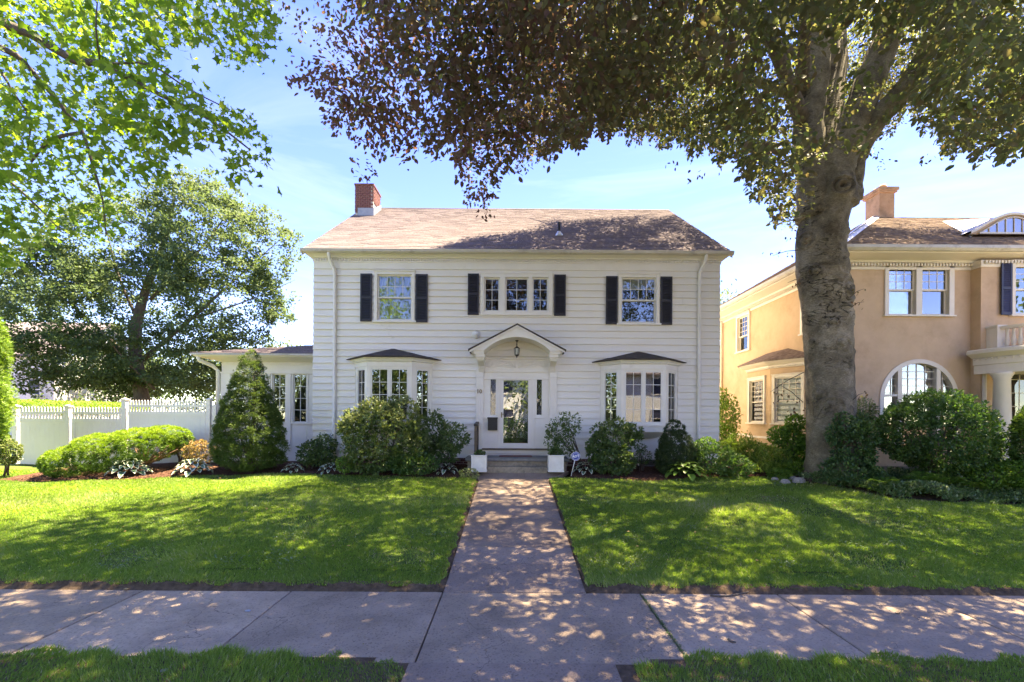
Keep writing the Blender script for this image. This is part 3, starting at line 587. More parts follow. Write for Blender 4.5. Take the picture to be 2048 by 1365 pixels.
# side walls with the same boards, interior, back
mb = MB(); YB = 25.4
mb.box(x0h, x0h + .12, HYF, YB, .5, 7.1); mb.box(x1h - .12, x1h, HYF, YB, .5, 7.1); mb.box(x0h + .12, x1h - .12, YB - .12, YB, .5, 7.1)
mb.add([(x0h, HYF + .01, 7.1), (x0h, YB, 7.1), (x0h, 19.8, 10.75)], [(0, 1, 2)]); mb.add([(x1h, HYF + .01, 7.1), (x1h, YB, 7.1), (x1h, 19.8, 10.75)], [(0, 2, 1)])
mb.build('wall', M['siding'], house)
mb = MB()
for i in range(int((7.1 - 1) / course) + 1):
    z = 1 + i * course; t = min(course, 7.1 - z)
    for x, s in ((x0h, -1), (x1h, 1)):
        c = [(x, HYF - .005, z), (x, YB, z), (x, YB, z + t), (x, HYF - .005, z + t), (x + s*.046, HYF - .005, z), (x + s*.046, YB, z), (x + s*.004, YB, z + t), (x + s*.004, HYF - .005, z + t)]
        f = [(4,5,6,7), (0,1,5,4), (3,7,6,2), (0,4,7,3), (1,2,6,5)]; mb.add(c, f if s > 0 else [t_[::-1] for t_ in f])
tag(mb.build('side_clapboards', M['siding'], house), kind='stuff')
mb = MB(); mb.box(x0h + .12, x1h - .12, 16.6, 16.7, .9, 7); mb.box(x0h + .12, x1h - .12, HYF + .1, 16.6, 4.15, 4.4); mb.box(x0h + .12, x1h - .12, HYF + .1, 16.6, 1.1, 1.28)
for a in (-1.6, 1.9): mb.box(a, a + .1, HYF + .1, 16.6, 1.28, 4.15)
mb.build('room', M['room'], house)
# foundation of red bricks
mb = MB(); mb.box(x0h + .02, x1h - .02, HYF + .02, HYF + .3, .3, 1.0); mb.build('foundation', M['mortar'], house)
mb = MB(); r_ = 0; z = .62
while z < .98:
    x = x0h + (.1 if r_ % 2 else 0)
    while x < x1h - .2:
        if not (-1.4 < x < 1.7 or 3.75 < x < 4.5): mb.box(x + .005, x + .2, HYF + random.uniform(.004, .012), HYF + .04, z, min(z + .058, .995))
        x += .213
    z += .069; r_ += 1
tag(mb.build('foundation_bricks', M['brick'], house), kind='stuff')
# basement window
bw = MB(); F.box(bw, 3.86, 4.5, .76, .8, -.01, .04); F.box(bw, 3.86, 4.5, .99, 1.03, -.01, .036); F.box(bw, 3.86, 3.9, .8, .99, -.01, .035); F.box(bw, 4.46, 4.5, .8, .99, -.01, .035)
bwo = bw.build('basement_window', M['trim'], house); sheet(F, bwo, 'pane', M['glass'], 3.9, 4.46, .8, .99, .012)

# cornice: frieze, dentils, crown, soffit, gutter
zeave = 7.27; YE = 13.94
mb = MB(); F.box(mb, x0h - .02, x1h + .02, 6.74, 6.97, -.01, .04); F.box(mb, x0h - .03, x1h + .03, 6.94, 6.975, .04, .06)
mb.build('frieze', M['trim'], house)
mb = MB(); n = 150
for i in range(n):
    u = x0h + (x1h - x0h) * (i + .25) / n; F.box(mb, u, u + .042, 6.985, 7.045, .03, .085)
tag(mb.build('dentils', M['trim'], house), kind='stuff')
mb = MB(); prof = [(-.01, 6.975), (.05, 6.975), (.05, 7.05), (.1, 7.055), (.12, 7.09), (.2, 7.13), (.24, 7.16), (.24, 7.2), (-.01, 7.2)]
for xe, s in ((x0h, -1), (x1h, 1)): pass
vs = [(x0h - w, HYF - w, z) for w, z in prof] + [(x1h + w, HYF - w, z) for w, z in prof]; n = len(prof)
mb.add(vs, [(i, i + 1, n + i + 1, n + i) for i in range(n - 1)] + [tuple(range(n))[::-1], tuple(range(n, 2 * n))])
for s, xe in ((-1, x0h), (1, x1h)):     # cornice along the gable sides
    vs = [(xe + s * w, HYF - w, z) for w, z in prof] + [(xe + s * w, HYF + 1.2, z) for w, z in prof]
    mb.add(vs, [(i, i + 1, n + i + 1, n + i) for i in range(n - 1)] + [tuple(range(n, 2 * n))])
mb.build('cornice', M['trim'], house)
mb = MB(); ge = [(.245, 7.14), (.30, 7.13), (.35, 7.17), (.365, 7.25), (.35, 7.255), (.34, 7.19), (.245, 7.17)]; n = len(ge)
vs = [(x0h - .3, HYF - w, z) for w, z in ge] + [(x1h + .3, HYF - w, z) for w, z in ge]
mb.add(vs, [(i, (i + 1) % n, n + (i + 1) % n, n + i) for i in range(n)] + [tuple(range(n))[::-1], tuple(range(n, 2 * n))]); mb.build('gutter', M['gutter'], house)
# roof
YR, zr = 19.6, 11.02; xl, xr = x0h - .27, x1h + .27; sl = (zr - zeave) / (YR - YE)
mb = MB()
for y0, z0_, y1, z1_ in ((YE, zeave - .0, YR, zr), (YR * 2 - YE, zeave, YR, zr)):
    d = .06
    mb.add([(xl, y0, z0_ - .09), (xr, y0, z0_ - .09), (xr, y1, z1_ - .09), (xl, y1, z1_ - .09), (xl, y0, z0_ - .012), (xr, y0, z0_ - .012), (xr, y1, z1_ - .012), (xl, y1, z1_ - .012)],
           [(0,3,2,1),(4,5,6,7),(0,1,5,4),(1,2,6,5),(2,3,7,6),(3,0,4,7)])
roof = mb.build('roof', M['gutter'], house)
def shingle_field(name, mat, parent, p0, eu, es, L0, L1, rise, n, expo=.165, tab=.305, th=.022):
    """tabs on a slope: p0 corner, eu unit along the eave, es unit up the slope, left/right limits as functions of s"""
    mb = MB(); p0, eu, es = Vector(p0), Vector(eu), Vector(es); nn = eu.cross(es).normalized(); s = 0; r_ = 0
    while s < rise - .02:
        a, b = L0(s), L1(s); u = a - random.uniform(0, tab)
        e = min(expo * 1.15, rise - s)
        while u < b:
            u0_, u1_ = max(u + .003, a), min(u + tab - .003, b)
            if u1_ - u0_ > .02:
                j = random.uniform(-.004, .004); t = th + random.uniform(-.003, .004)
                A, B_ = p0 + eu * u0_ + es * (s + j), p0 + eu * u1_ + es * (s + j); C_, D_ = B_ + es * e, A + es * e
                mb.add([A, B_, C_ + nn * .001, D_ + nn * .001, A + nn * t, B_ + nn * t], [(4, 5, 2, 3), (0, 1, 5, 4), (0, 4, 3), (1, 2, 5)])
            u += tab
        s += expo; r_ += 1
    return tag(mb.build(name, mat, parent), kind='stuff')
es = Vector((0, YR - YE, zr - zeave)); rise = es.length; es.normalize()
shingle_field('shingles', M['roof'], roof, (0, YE, zeave - .01), (1, 0, 0), es, lambda s: xl, lambda s: xr, rise, 0)
mb = MB(); mb.tube([(xl, YR, zr - .01), (xr, YR, zr - .01)], .035, n=6); mb.build('ridge_cap', M['roof'], roof)
# white rake boards at the gable ends
mb = MB()
for x in (xl - .02, xr - .0):
    mb.add([(x, YE, zeave - .2), (x + .02, YE, zeave - .2), (x + .02, YR, zr - .2), (x, YR, zr - .2), (x, YE, zeave - .03), (x + .02, YE, zeave - .03), (x + .02, YR, zr - .03), (x, YR, zr - .03)],
           [(0,3,2,1),(4,5,6,7),(0,1,5,4),(1,2,6,5),(2,3,7,6),(3,0,4,7)])
mb.build('rake_board', M['gutter'], house)
# chimney of single bricks
cx0, cx1, cy0, cy1, ct = -6.22, -5.5, 18.25, 19.25, 11.36
mb = MB(); mb.box(cx0 + .012, cx1 - .012, cy0 + .012, cy1 - .012, 9.5, ct - .02); ch = mb.build('chimney', M['mortar'], house)
def brick_me(w, d, h):
    mb = MB(); mb.box(-w/2, w/2, -d/2, d/2, -h/2, h/2); me = bpy.data.meshes.new('brick'); me.from_pydata(mb.v, [], mb.f); me.materials.append(M['brick']); me.update(); return me
nr = 15; hh = .0745; bx, by = .168, .036
bm_f, bm_s = brick_me(.168, .05, .064), brick_me(.05, .188, .064)
for r_ in range(nr):
    z = ct - .04 - r_ * hh; off = .09 if r_ % 2 else 0
    x = cx0 + .09 - off
    while x < cx1 - .01:
        c = min(max(x, cx0 + .05), cx1 - .05); wsc = 1 if x - .084 >= cx0 - .001 and x + .084 <= cx1 + .001 else .55
        o = link_mesh('brick', bm_f, None, ch, (c if wsc == 1 else (cx0 + .046 if x < -5.9 else cx1 - .046), cy0 + .02 - random.uniform(0, .006), z), data_local=True); o.scale.x = wsc; x += .18
    y = cy0 + .1 + (0 if r_ % 2 else .1)
    while y < cy1:
        if r_ < 9 or y < 0: link_mesh('brick', bm_s, None, ch, (cx1 - .02 + random.uniform(0, .006), min(y, cy1 - .095), z), data_local=True)
        y += .2
mb = MB(); mb.box(cx0 - .025, cx1 + .025, cy0 - .025, cy1 + .025, ct - .045, ct + .02); mb.build('chimney_cap', M['brick'], ch)
mb = MB(); zf = 10.42
mb.add([(cx0 + .12, cy0 - .03, 10.0), (cx1 + .03, cy0 - .03, 10.0), (cx1 + .03, cy0 - .03, zf), (cx0 + .12, cy0 - .03, zf), (cx1 + .03, cy1, 10.7), (cx1 + .03, cy1, 11.0)], [(0, 1, 2, 3), (1, 4, 5, 2)])
mb.build('flashing', M['lead'], ch)
# vent pipe
vx, _, _ = at(1118, 470, 15.6); vz = zeave + (15.6 - YE) * sl
mb = MB(); mb.tube([(vx, 15.6, vz - .05), (vx, 15.6, vz + .42)], .055, n=12); vp = mb.build('vent_pipe', M['iron'], house)
mb = MB(); mb.lathe((vx, 15.6, vz), [(.15, -.06), (.13, .0), (.065, .1), (.06, .12)], 14); mb.build('flashing', M['zinc'], vp)
# downspouts
for sx, px in ((1, 670), (-1, 1395)):
    X = HX_(px); x2 = X - sx * .12
    downspout(house, [(x2, YE - .02, 7.17), (x2, YE - .0, 7.08), (x2 + sx * .01, 14.0, 6.95), (X, HYF - .1, 6.68), (X, HYF - .085, 6.5), (X, HYF - .085, 1.0), (X, HYF - .16, .9)], M['trim'], .052)

# second floor windows
w_, o_ = casing(F, house, *Wl, .095); hung(F, w_, o_, 4, 2); u0, u1, v0, v1 = o_
sheet(F, w_, 'curtain', M['curtain'], u0, u1, v0, v1, -.16, folds=5)
w_, o_ = casing(F, house, *Wr, .095); hung(F, w_, o_, 4, 2); u0, u1, v0, v1 = o_
sheet(F, w_, 'roller_blind', M['blind'], u0, u1, v1 - .32, v1, -.13)
mb = MB(); cw = .075; U = [wrect(*q) for q in ((968, 556, 1000, 624), (1010, 556, 1057, 624), (1064, 556, 1097, 624))]
mb = MB(); a, b, c, d = Wm
holes3 = [(q[0], q[1], q[2], q[3]) for q in U]
for r4 in rects(a, b, c + .05, d, holes3): F.box(mb, *r4, -.1, .06)
F.box(mb, a - .03, b + .03, c, c + .05, -.1, .08); F.box(mb, a - .02, b + .02, d, d + .03, 0, .07)
wm = mb.build('triple_window', M['trim'], house, bevel=.003)
for q, cols in zip(U, (2, 2, 2)): panes(F, wm, q[0], q[1], q[2], q[3], cols, 3, -.03, M['glass'], rail=.05)
for q in ((722, 549, 745, 644), (832, 550, 856, 646), (936, 549, 958, 631), (1108, 551, 1131, 633), (1211, 554, 1234, 650), (1320, 555, 1343, 651)):
    shutter(F, house, *wrect(*q), M['black'])

# bay windows
def bay(parent, uc, half, p, v0, v1, front_half, name_roof, apex, right):
    """v0..v1 wall of the bay; p projection"""
    bp_ = MB(); A, B, C_, D = (uc - half, HYF), (uc - front_half, HYF - p), (uc + front_half, HYF - p), (uc + half, HYF)
    faces = [(A, B), (B, C_), (C_, D)]; frs = []
    for (q0, q1) in faces:
        du = Vector((q1[0] - q0[0], q1[1] - q0[1], 0)); ln = du.length; frs.append((Fr((q0[0], q0[1], 0), du, (du.y, -du.x, 0)), ln))
    spec = []
    zs, zt = v0 + .26, v1 - .26
    for i, (fr, ln) in enumerate(frs):
        if i == 1: wins = [(.1, ln/2 - .025, zs, zt), (ln/2 + .025, ln - .1, zs, zt)]
        else: wins = [(.15, ln - .13, zs, zt)]
        for r4 in rects(0, ln, v0, v1, wins): fr.box(bp_, *r4, -.09, 0)
        spec.append(wins)
        fr.box(bp_, -.01, ln + .01, v1 - .2, v1 - .17, 0, .02); fr.box(bp_, -.01, ln + .01, v0 + .17, v0 + .215, 0, .035)
    bo = bp_.build('bay_window', M['trim'], parent)
    for i, (fr, ln) in enumerate(frs):
        for (a, b, c, d) in spec[i]:
            panes(fr, bo, a, b, c, d, 2, 4, -.03, M['glass'], rail=.042, sashname='sash')
    def ring(o, zz): return [(A[0] - o * 1.4, A[1], zz), (B[0] - o * .45, B[1] - o, zz), (C_[0] + o * .45, C_[1] - o, zz), (D[0] + o * 1.4, D[1], zz)]
    mb = MB(); lv = [ring(0, v1 - .07), ring(.05, v1 - .05), ring(.08, v1), ring(.12, v1 + .03), ring(.12, v1 + .06)]
    for q in range(4):
        for k in range(3): mb.add([lv[q][k], lv[q][k+1], lv[q+1][k+1], lv[q+1][k]], [(0, 1, 2, 3)])
    mb.build('cornice', M['trim'], bo)
    mb = MB(); e0, e1 = ring(.2, v1 + .05), ring(.21, v1 + .085); e0[0] = (e0[0][0], HYF, v1 + .03); e0[3] = (e0[3][0], HYF, v1 + .03)
    e1[0] = (e1[0][0], HYF, v1 + .05); e1[3] = (e1[3][0], HYF, v1 + .05)
    ap = (uc - .02, HYF + .0, apex)
    mb.add(e0 + e1 + [ap], [(3, 2, 1, 0), (0, 1, 5, 4), (1, 2, 6, 5), (2, 3, 7, 6), (4, 5, 8), (5, 6, 8), (6, 7, 8)])
    mb.build('roof', M['roofdark'], bo)
    mb = MB(); r1 = ring(.0, v0); r2 = [(uc + (x - uc) * .8, HYF - (HYF - y) * .75, v0 - .08) for x, y, _ in r1]; r3 = [(uc + (x - uc) * .45, HYF - (HYF - y) * .3, v0 - .2) for x, y, _ in r1]; r3[0] = (r3[0][0], HYF, v0 - .2)
    for ra, rb in ((r1, r2), (r2, r3)):
        for k in range(3): mb.add([rb[k], rb[k+1], ra[k+1], ra[k]], [(0, 1, 2, 3)])
    mb.add(r1, [(3, 2, 1, 0)]) ; mb.build('underside', M['trim'], bo)
    return bo
bay(house, (BL[0] + BL[1]) / 2, 1.19, .52, 1.86, 3.93, .655, '', 4.33, False)
bay(house, (BR[0] + BR[1]) / 2, 1.19, .52, 1.84, 3.90, .655, '', 4.29, True)

# door surround
ds = MB()
Dr = wrect(1000, 755, 1063, 893); SL1 = wrect(981, 759, 991.5, 830); SL2 = wrect(1073.5, 759, 1083.5, 830)
dz0, dz1 = 1.33, H(1030, 755)[1]
dh = [(Dr[0], Dr[1], dz0, dz1), (SL1[0], SL1[1], SL1[2], SL1[3]), (SL2[0], SL2[1], SL2[2], SL2[3])]
PX0, PX1 = HX_(966.5) , HX_(1098)
for r4 in rects(PX0, PX1, 1.22, 3.72, dh): F.box(ds, *r4, -.1, .03)
for a, b in ((HX_(952), PX0), (PX1, HX_(1112.5))):
    F.box(ds, a, b, 1.18, 3.72, -.1, .085)
    for k in range(3): F.box(ds, a + .035 + k * .06, a + .05 + k * .06, 1.4, 3.3, .085, .092)
    F.box(ds, a - .0, b + .0, 3.46, 3.5, .085, .1)
for a, b in ((SL1[1] + .06, Dr[0] - .02), (Dr[1] + .02, SL2[0] - .06)): F.box(ds, a, b, 1.3, 3.45, .03, .055)
F.box(ds, PX0, PX1, 3.40, 3.44, .03, .06); F.box(ds, PX0, PX1, 3.62, 3.67, .03, .07); F.box(ds, PX0, PX1, 4.02, 4.06, .03, .08); F.box(ds, PX0, PX1, 4.10, 4.14, .03, .1)
F.box(ds, PX0, PX1, 3.72, 4.62, -.1, .03)
for sl_ in (SL1, SL2):
    a, b = sl_[0] - .1, sl_[1] + .1
    F.box(ds, a, b, SL1[2] - .1, SL1[2] - .06, .03, .06); F.box(ds, a + .02, b - .02, 1.42, 2.02, .03, .04); F.box(ds, a + .06, b - .06, 1.48, 1.96, .04, .046)
dso = ds.build('door_surround', M['trim'], house, bevel=.004)
mb = MB(); F.box(mb, PX0 - .02, PX1 + .02, 1.26, 1.305, -.05, .17); mb.build('door_sill', M['wooddark'], dso)
mb = MB(); F.box(mb, PX0, PX1, 1.15, 1.26, -.05, .09); mb.build('riser_board', M['trim'], dso)
for q in (SL1, SL2):
    sheet(F, dso, 'pane', M['glass'], q[0], q[1], q[2], q[3], -.04)
    mb = MB(); n = 5; hgt = (q[3] - q[2]) / n
    for i in range(n):
        zc = q[2] + hgt * (i + .5); uc = (q[0] + q[1]) / 2; hw = (q[1] - q[0]) / 2
        for (ua, va, ub, vb) in ((-hw, 0, 0, hgt/2), (0, hgt/2, hw, 0), (hw, 0, 0, -hgt/2), (0, -hgt/2, -hw, 0)):
            mb.tube([F.p(uc + ua, zc + va, -.03), F.p(uc + ub, zc + vb, -.03)], .005, n=4)
    mb.build('leading', M['lead'], dso)
# carved fan frieze
mb = MB()
def frond(uc, vb, du, dv, curl):
    pts = []
    for k in range(7):
        a = k / 6; pts.append(F.p(uc + du * a + curl * .035 * math.sin(a * math.pi), vb + dv * (a ** .7 if abs(du) > .3 else a), .034))
    mb.tube(pts, [.006, .010, .013, .014, .013, .010, .004], n=5)
ucc, vbb = .13, 3.76
for s in (-1, 1):
    for du, dv in ((.08, .2), (.2, .22), (.36, .22), (.5, .2), (.58, .12), (.56, .04)): frond(ucc + s * .04, vbb, s * du, dv, -s)
    for t in (-1, 1):
        for du, dv in ((.03, .2), (.09, .19), (.15, .16), (.16, .07)): frond(ucc + s * .84, vbb, t * du, dv, -t)
mb.build('carved_fan', M['trim'], dso)
mb = MB(); F.box(mb, .93 + .0, .955, 2.3, 2.38, .03, .05); mb.build('doorbell', M['whiteshell'], dso)
# storm door
sdm = MB(); a, b = Dr[0], Dr[1]; c, d = dz0, dz1
F.box(sdm, a, a + .105, c, d, -.02, .03); F.box(sdm, b - .105, b, c, d, -.02, .03); F.box(sdm, a + .105, b - .105, c, c + .13, -.02, .029); F.box(sdm, a + .105, b - .105, d - .1, d, -.02, .029)
sdo = sdm.build('storm_door', M['vinyl'], house, bevel=.004)
sheet(F, sdo, 'pane', M['doorglass'], a + .105, b - .105, c + .13, d - .1, 0)
mb = MB(); F.box(mb, a + .035, a + .065, 2.24, 2.4, .03, .045); mb.tube([F.p(a + .05, 2.34, .045), F.p(a + .05, 2.34, .08), F.p(a + .14, 2.34, .08)], .01, n=6); mb.build('handle', M['brass'], sdo)
mb = MB(); F.box(mb, a + .03, b - .03, c, d, -.13, -.09); F.box(mb, a + .2, b - .2, c + .2, c + .9, -.09, -.08); F.box(mb, a + .2, b - .2, c + 1.1, d - .2, -.09, -.08); mb.build('inner_door', M['room'], sdo)

# arched hood over the door
hf = .8; uc = .135; zt, ztip = 4.93, 4.21; hw = 1.36; ah, zsp, zcr = .96, 4.17, 4.565
hd = MB(); N_ = 28
def archz(u): 
    r = (ah * ah + (zcr - zsp) ** 2) / (2 * (zcr - zsp)); return zcr - r + math.sqrt(max(r * r - u * u, 0))
def topz(u): return zt - (zt - ztip) * abs(u) / hw
us = [-hw] + list(np.linspace(-ah, ah, N_ + 1)) + [hw]
def botz(u): return archz(u) if abs(u) <= ah + 1e-6 else ztip - .03
def ring_at(w):
    return [F.p(uc + u, topz(u) - .02, w) for u in us], [F.p(uc + u, (botz(u) if 0 < i < len(us) - 1 else ztip - .04), w) for i, u in enumerate(us)]
tf_, bf_ = ring_at(hf); tb_, bb_ = ring_at(.0); n = len(us)
hd.add(tf_ + bf_ + tb_ + bb_, [(n + i, n + i + 1, i + 1, i) for i in range(n - 1)] + [(n + i + 1, n + i, 3*n + i, 3*n + i + 1) for i in range(n - 1)])
for s in (-1, 1):     # boxed returns under the gable ends
    F.box(hd, *(sorted((uc + s * ah, uc + s * (hw - .1)))), 4.08, 4.17, .02, hf - .04)
hdo = hd.build('door_hood', M['trim'], house)
mb = MB()
for s in (-1, 1):
    e = hw + .05; q = [(0, zt + .02), (s * e, ztip - .005), (s * e, ztip - .045), (0, zt - .022)]
    vs = [F.p(uc + u, v, w) for w in (-.0, hf + .05) for u, v in q]
    mb.add(vs, [(0,1,5,4),(1,2,6,5),(2,3,7,6),(4,5,6,7),(3,2,1,0)] if s > 0 else [(4,5,1,0),(5,6,2,1),(6,7,3,2),(7,6,5,4),(0,1,2,3)])
mb.build('roof', M['roofdark'], hdo)
mb = MB()
for s in (-1, 1):
    q = [(0, zt - .024), (s * (hw + .02), ztip - .05), (s * (hw + .02), ztip - .1), (0, zt - .075)]
    vs = [F.p(uc + u, v, w) for w in (hf - .01, hf + .03) for u, v in q]
    mb.add(vs, [(0,1,5,4),(1,2,6,5),(2,3,7,6),(4,5,6,7),(3,2,1,0)] if s > 0 else [(4,5,1,0),(5,6,2,1),(6,7,3,2),(7,6,5,4),(0,1,2,3)])
mb.build('rake_moulding', M['trim'], hdo)
for s in (-1, 1):     # scrolled brackets
    mb = MB()
    a, b = sorted((uc + s * (ah + .02), uc + s * (ah + .2)))
    F.box(mb, a - .04, b + .04, 4.0, 4.08, .02, hf - .08)
    F.box(mb, a - .02, b + .02, 3.95, 4.0, .02, hf - .14)
    pf = [(.0, 3.62), (.1, 3.62), (.14, 3.68), (.2, 3.78), (.42, 3.86), (.6, 3.9), (.62, 3.95), (0, 3.95)]
    vs = [F.p(u, v, w) for u in (a, b) for w, v in pf]; m_ = len(pf)
    mb.add(vs, [(i, (i+1) % m_, m_ + (i+1) % m_, m_ + i) for i in range(m_)] + [tuple(range(m_))[::-1], tuple(range(m_, 2*m_))])
    for k in range(3): F.box(mb, a + .03 + k * .05, a + .045 + k * .05, 3.7, 3.94, .2, .215 + .0)
    mb.build('bracket', M['trim'], hdo)

# front step
st = empty('front_step', (.13, 13.5, .7), 'low granite step and slate topped landing below the front door', 'step')
mb = MB(); mb.box(-1.26, 1.56, 13.22, 14.19, .5, .995); mb.build('landing_block', M['stone'], st, bevel=.012)
mb = MB(); mb.box(-1.32, 1.62, 13.16, 14.19, 1.0, 1.07 + .02); mb.build('landing_slab', M['slate'], st, bevel=.012)
mb = MB(); mb.box(-.72, 1.0, 12.98, 13.215, .55, .86); mb.build('lower_step', M['stone'], st, bevel=.012)

# sunroom
sr = MB(); SY = 15.2; FS = Fr((0, SY, 0), (1, 0, 0), (0, -1, 0)); sx0, sx1 = -9.5, x0h - .035
swr = [wrect(*q, SY) for q in ((586, 748, 614, 846), (545, 748, 572, 846), (504, 748, 531, 846), (463, 748, 490, 846))]
hl = [(a, b, c, d) for a, b, c, d in swr]
for r4 in rects(sx0, sx1, .6, 4.1, hl): FS.box(sr, *r4, -.1, 0)
sr.box(sx0, sx0 + .1, SY + .1, 19.2, .6, 4.1)
for a, b in [(sx0 - .01, sx0 + .3), (-6.42, -6.12)] + [(q[1] + .04, q[1] + .17) for q in swr[1:]]: FS.box(sr, a, b, 1.1, 3.62, 0, .04)
FS.box(sr, sx0 - .02, sx1, 3.62, 3.67, 0, .06); FS.box(sr, sx0, sx1, 1.98, 2.03, 0, .045); FS.box(sr, sx0, sx1, 3.92, 3.95, 0, .03)
for q in swr:
    FS.box(sr, q[0] + .0, q[1] - .0, 1.25, 1.9, 0, .018)
    for a, b, c, d in ((q[0] - .04, q[0], q[2] - .04, q[3] + .04), (q[1], q[1] + .04, q[2] - .04, q[3] + .04), (q[0], q[1], q[2] - .04, q[2]), (q[0], q[1], q[3], q[3] + .04)): FS.box(sr, a, b, c, d, 0, .025)
sro = sr.build('sunroom', M['trim'], house)
for q in swr: panes(FS, sro, *q, 2, 4, -.04, M['glass'], rail=.04)
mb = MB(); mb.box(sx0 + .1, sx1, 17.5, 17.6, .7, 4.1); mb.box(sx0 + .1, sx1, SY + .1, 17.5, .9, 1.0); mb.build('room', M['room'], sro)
mb = MB(); pr = [(.0, 4.0), (.03, 4.0), (.1, 4.04), (.2, 4.07), (.52, 4.1), (.56, 4.13), (.56, 4.17), (0, 4.17)]; n = len(pr)
vs = [(sx0 - w, SY - w, z) for w, z in pr] + [(sx1, SY - w, z) for w, z in pr]
mb.add(vs, [(i, i+1, n+i+1, n+i) for i in range(n-1)]); vs = [(sx0 - w, SY - w, z) for w, z in pr] + [(sx0 - w, 19.2 + w, z) for w, z in pr]; mb.add(vs, [(n+i, n+i+1, i+1, i) for i in range(n-1)])
mb.build('cornice', M['trim'], sro)
mb = MB(); e = .62; ax = (sx1, 17.4, 4.98); c1, c2, c3, c4 = (sx0 - e, SY - e, 4.2), (sx1, SY - e, 4.2), (sx0 - e, 19.2 + e, 4.2), (sx1, 19.2 + e, 4.2)
lo = [(x, y, z - .05) for x, y, z in (c1, c2, c3, c4)]
mb.add([c1, c2, c3, c4, ax] + lo, [(0, 1, 4), (2, 0, 4), (3, 2, 4), (5, 6, 1, 0), (7, 5, 0, 2), (5, 7, 8, 6)]); sroof = mb.build('sunroom_roof', M['gutter'], house)
es2 = Vector((0, ax[1] - c1[1], ax[2] - c1[2])); r2 = es2.length; es2.normalize(); wdt = sx1 - sx0 + e
shingle_field('shingles', M['roof'], sroof, (c1[0], c1[1], c1[2] + .004), (1, 0, 0), es2, lambda s: wdt * s / r2, lambda s: wdt, r2, 0)
downspout(sro, [(sx0 - .45, SY - .5, 4.12), (sx0 - .44, SY - .45, 4.0), (sx0 - .2, SY - .15, 3.85), (sx0 - .08, SY - .06, 3.7), (sx0 - .08, SY - .06, .8)], M['trim'], .06)

# ------------------------------------------------------------------ fittings on the white house
ln = empty('hanging_lantern', tuple(F.p(.13, 4.5, .45)), 'black iron lantern with frosted panes hanging under the arched door hood', 'lantern')
lc = F.p(.13, 0, .45); X, Y = lc.x, lc.y
lt = at(1032, 681, Y)[2]; lb = at(1032, 717, Y)[2]
mb = MB(); mb.lathe((X, Y, lt), [(.05, .0), (.045, -.02), (.012, -.05)], 12); mb.tube([(X, Y, lt - .05), (X, Y, lt - .2)], .012, n=8); mb.lathe((X, Y, lt - .13), [(.005, -.02), (.022, 0), (.005, .02)], 10); mb.build('chain', M['iron'], ln)
mb = MB(); mb.lathe((X, Y, lt - .2), [(.012, .03), (.04, 0), (.085, -.03), (.09, -.045)], 6, smooth=False)
for k in range(6):
    a = k * math.pi / 3; mb.tube([(X + .085 * math.cos(a), Y + .085 * math.sin(a), lt - .24), (X + .062 * math.cos(a), Y + .062 * math.sin(a), lb + .1)], .007, n=5)
mb.lathe((X, Y, lb + .06), [(.005, -.06), (.012, -.03), (.02, -.01), (.068, .035), (.066, .045)], 6, smooth=False); mb.build('cage', M['iron'], ln)
mb = MB(); mb.lathe((X, Y, 0), [(.055, lb + .1), (.078, lt - .24)], 6, smooth=False); mb.build('glazing', M['frost'], ln)

q = wrect(976, 835, 995, 861)
mx_ = empty('mailbox', tuple(F.p(q[0], q[2], .03)), 'black wall mailbox below the left sidelight of the front door', 'mailbox')
mb = MB(); F.box(mb, q[0], q[1], q[2], q[3] - .03, .03, .14); mb.build('box', M['iron'], mx_, bevel=.008)
mb = MB(); F.box(mb, q[0] - .012, q[1] + .012, q[3] - .05, q[3], .03, .165); mb.build('lid', M['iron'], mx_, bevel=.008)
c = at(952.5, 670, HYF); mb = MB(); FA = lambda r, w: [F.p(c[0] + r * math.cos(a), c[2] + r * math.sin(a), w) for a in [2*math.pi*k/24 for k in range(24)]]
vs = []; prof = [(.118, .0), (.118, .06), (.105, .075), (.075, .07), (.07, .085), (.0, .09)]
for r, w in prof: vs += FA(r, w)
mb.add(vs, [(i*24+k, i*24+(k+1) % 24, (i+1)*24+(k+1) % 24, (i+1)*24+k) for i in range(5) for k in range(24)], True)
tag(mb.build('alarm_siren', M['whiteshell'], None, origin=(c[0], HYF, c[2])), 'round white siren fixed to the clapboards left of the door hood', 'siren')
def text_mesh(txt, size, depth, mat, name, parent=None, bold=0.0, origin=None, rot=None, loc=(0, 0, 0)):
    cu = bpy.data.curves.new('text', 'FONT'); cu.body = txt; cu.size = size; cu.extrude = depth; cu.offset = bold; cu.align_x = 'CENTER'; cu.align_y = 'CENTER'; cu.resolution_u = 3
    o = bpy.data.objects.new('tmp', cu); COL.objects.link(o); bpy.context.view_layer.update()
    me = bpy.data.meshes.new_from_object(o.evaluated_get(bpy.context.evaluated_depsgraph_get())); bpy.data.objects.remove(o)
    me.materials.clear(); me.transform(Matrix.Translation(loc) @ (rot or Matrix.Rotation(R(90), 4, 'X'))); me.name = name
    return link_mesh(name, me, mat, parent, origin)
c = at(959, 784, HYF)
tag(text_mesh('10', .17, .006, M['brass'], 'house_number', loc=(c[0], HYF - .096, c[2]), origin=(c[0], HYF - .09, c[2] - .06), bold=.004), 'house number 10 in dark metal on the left door pilaster', 'number')
mb = MB(); zr_ = 1.09
hr = empty('handrail', (-1.1, 13.3, zr_), 'dark wooden handrail post at the left edge of the front landing', 'handrail')
px_, pz_ = -1.04, at(956, 848, 13.6)[2]
mb.box(px_ - .035, px_ + .035, 13.3, 13.37, zr_, pz_ - .03); mb.box(px_ - .03, px_ + .03, 14.05, 14.11, zr_, pz_ + .02); mb.build('post', M['wooddark'], hr)
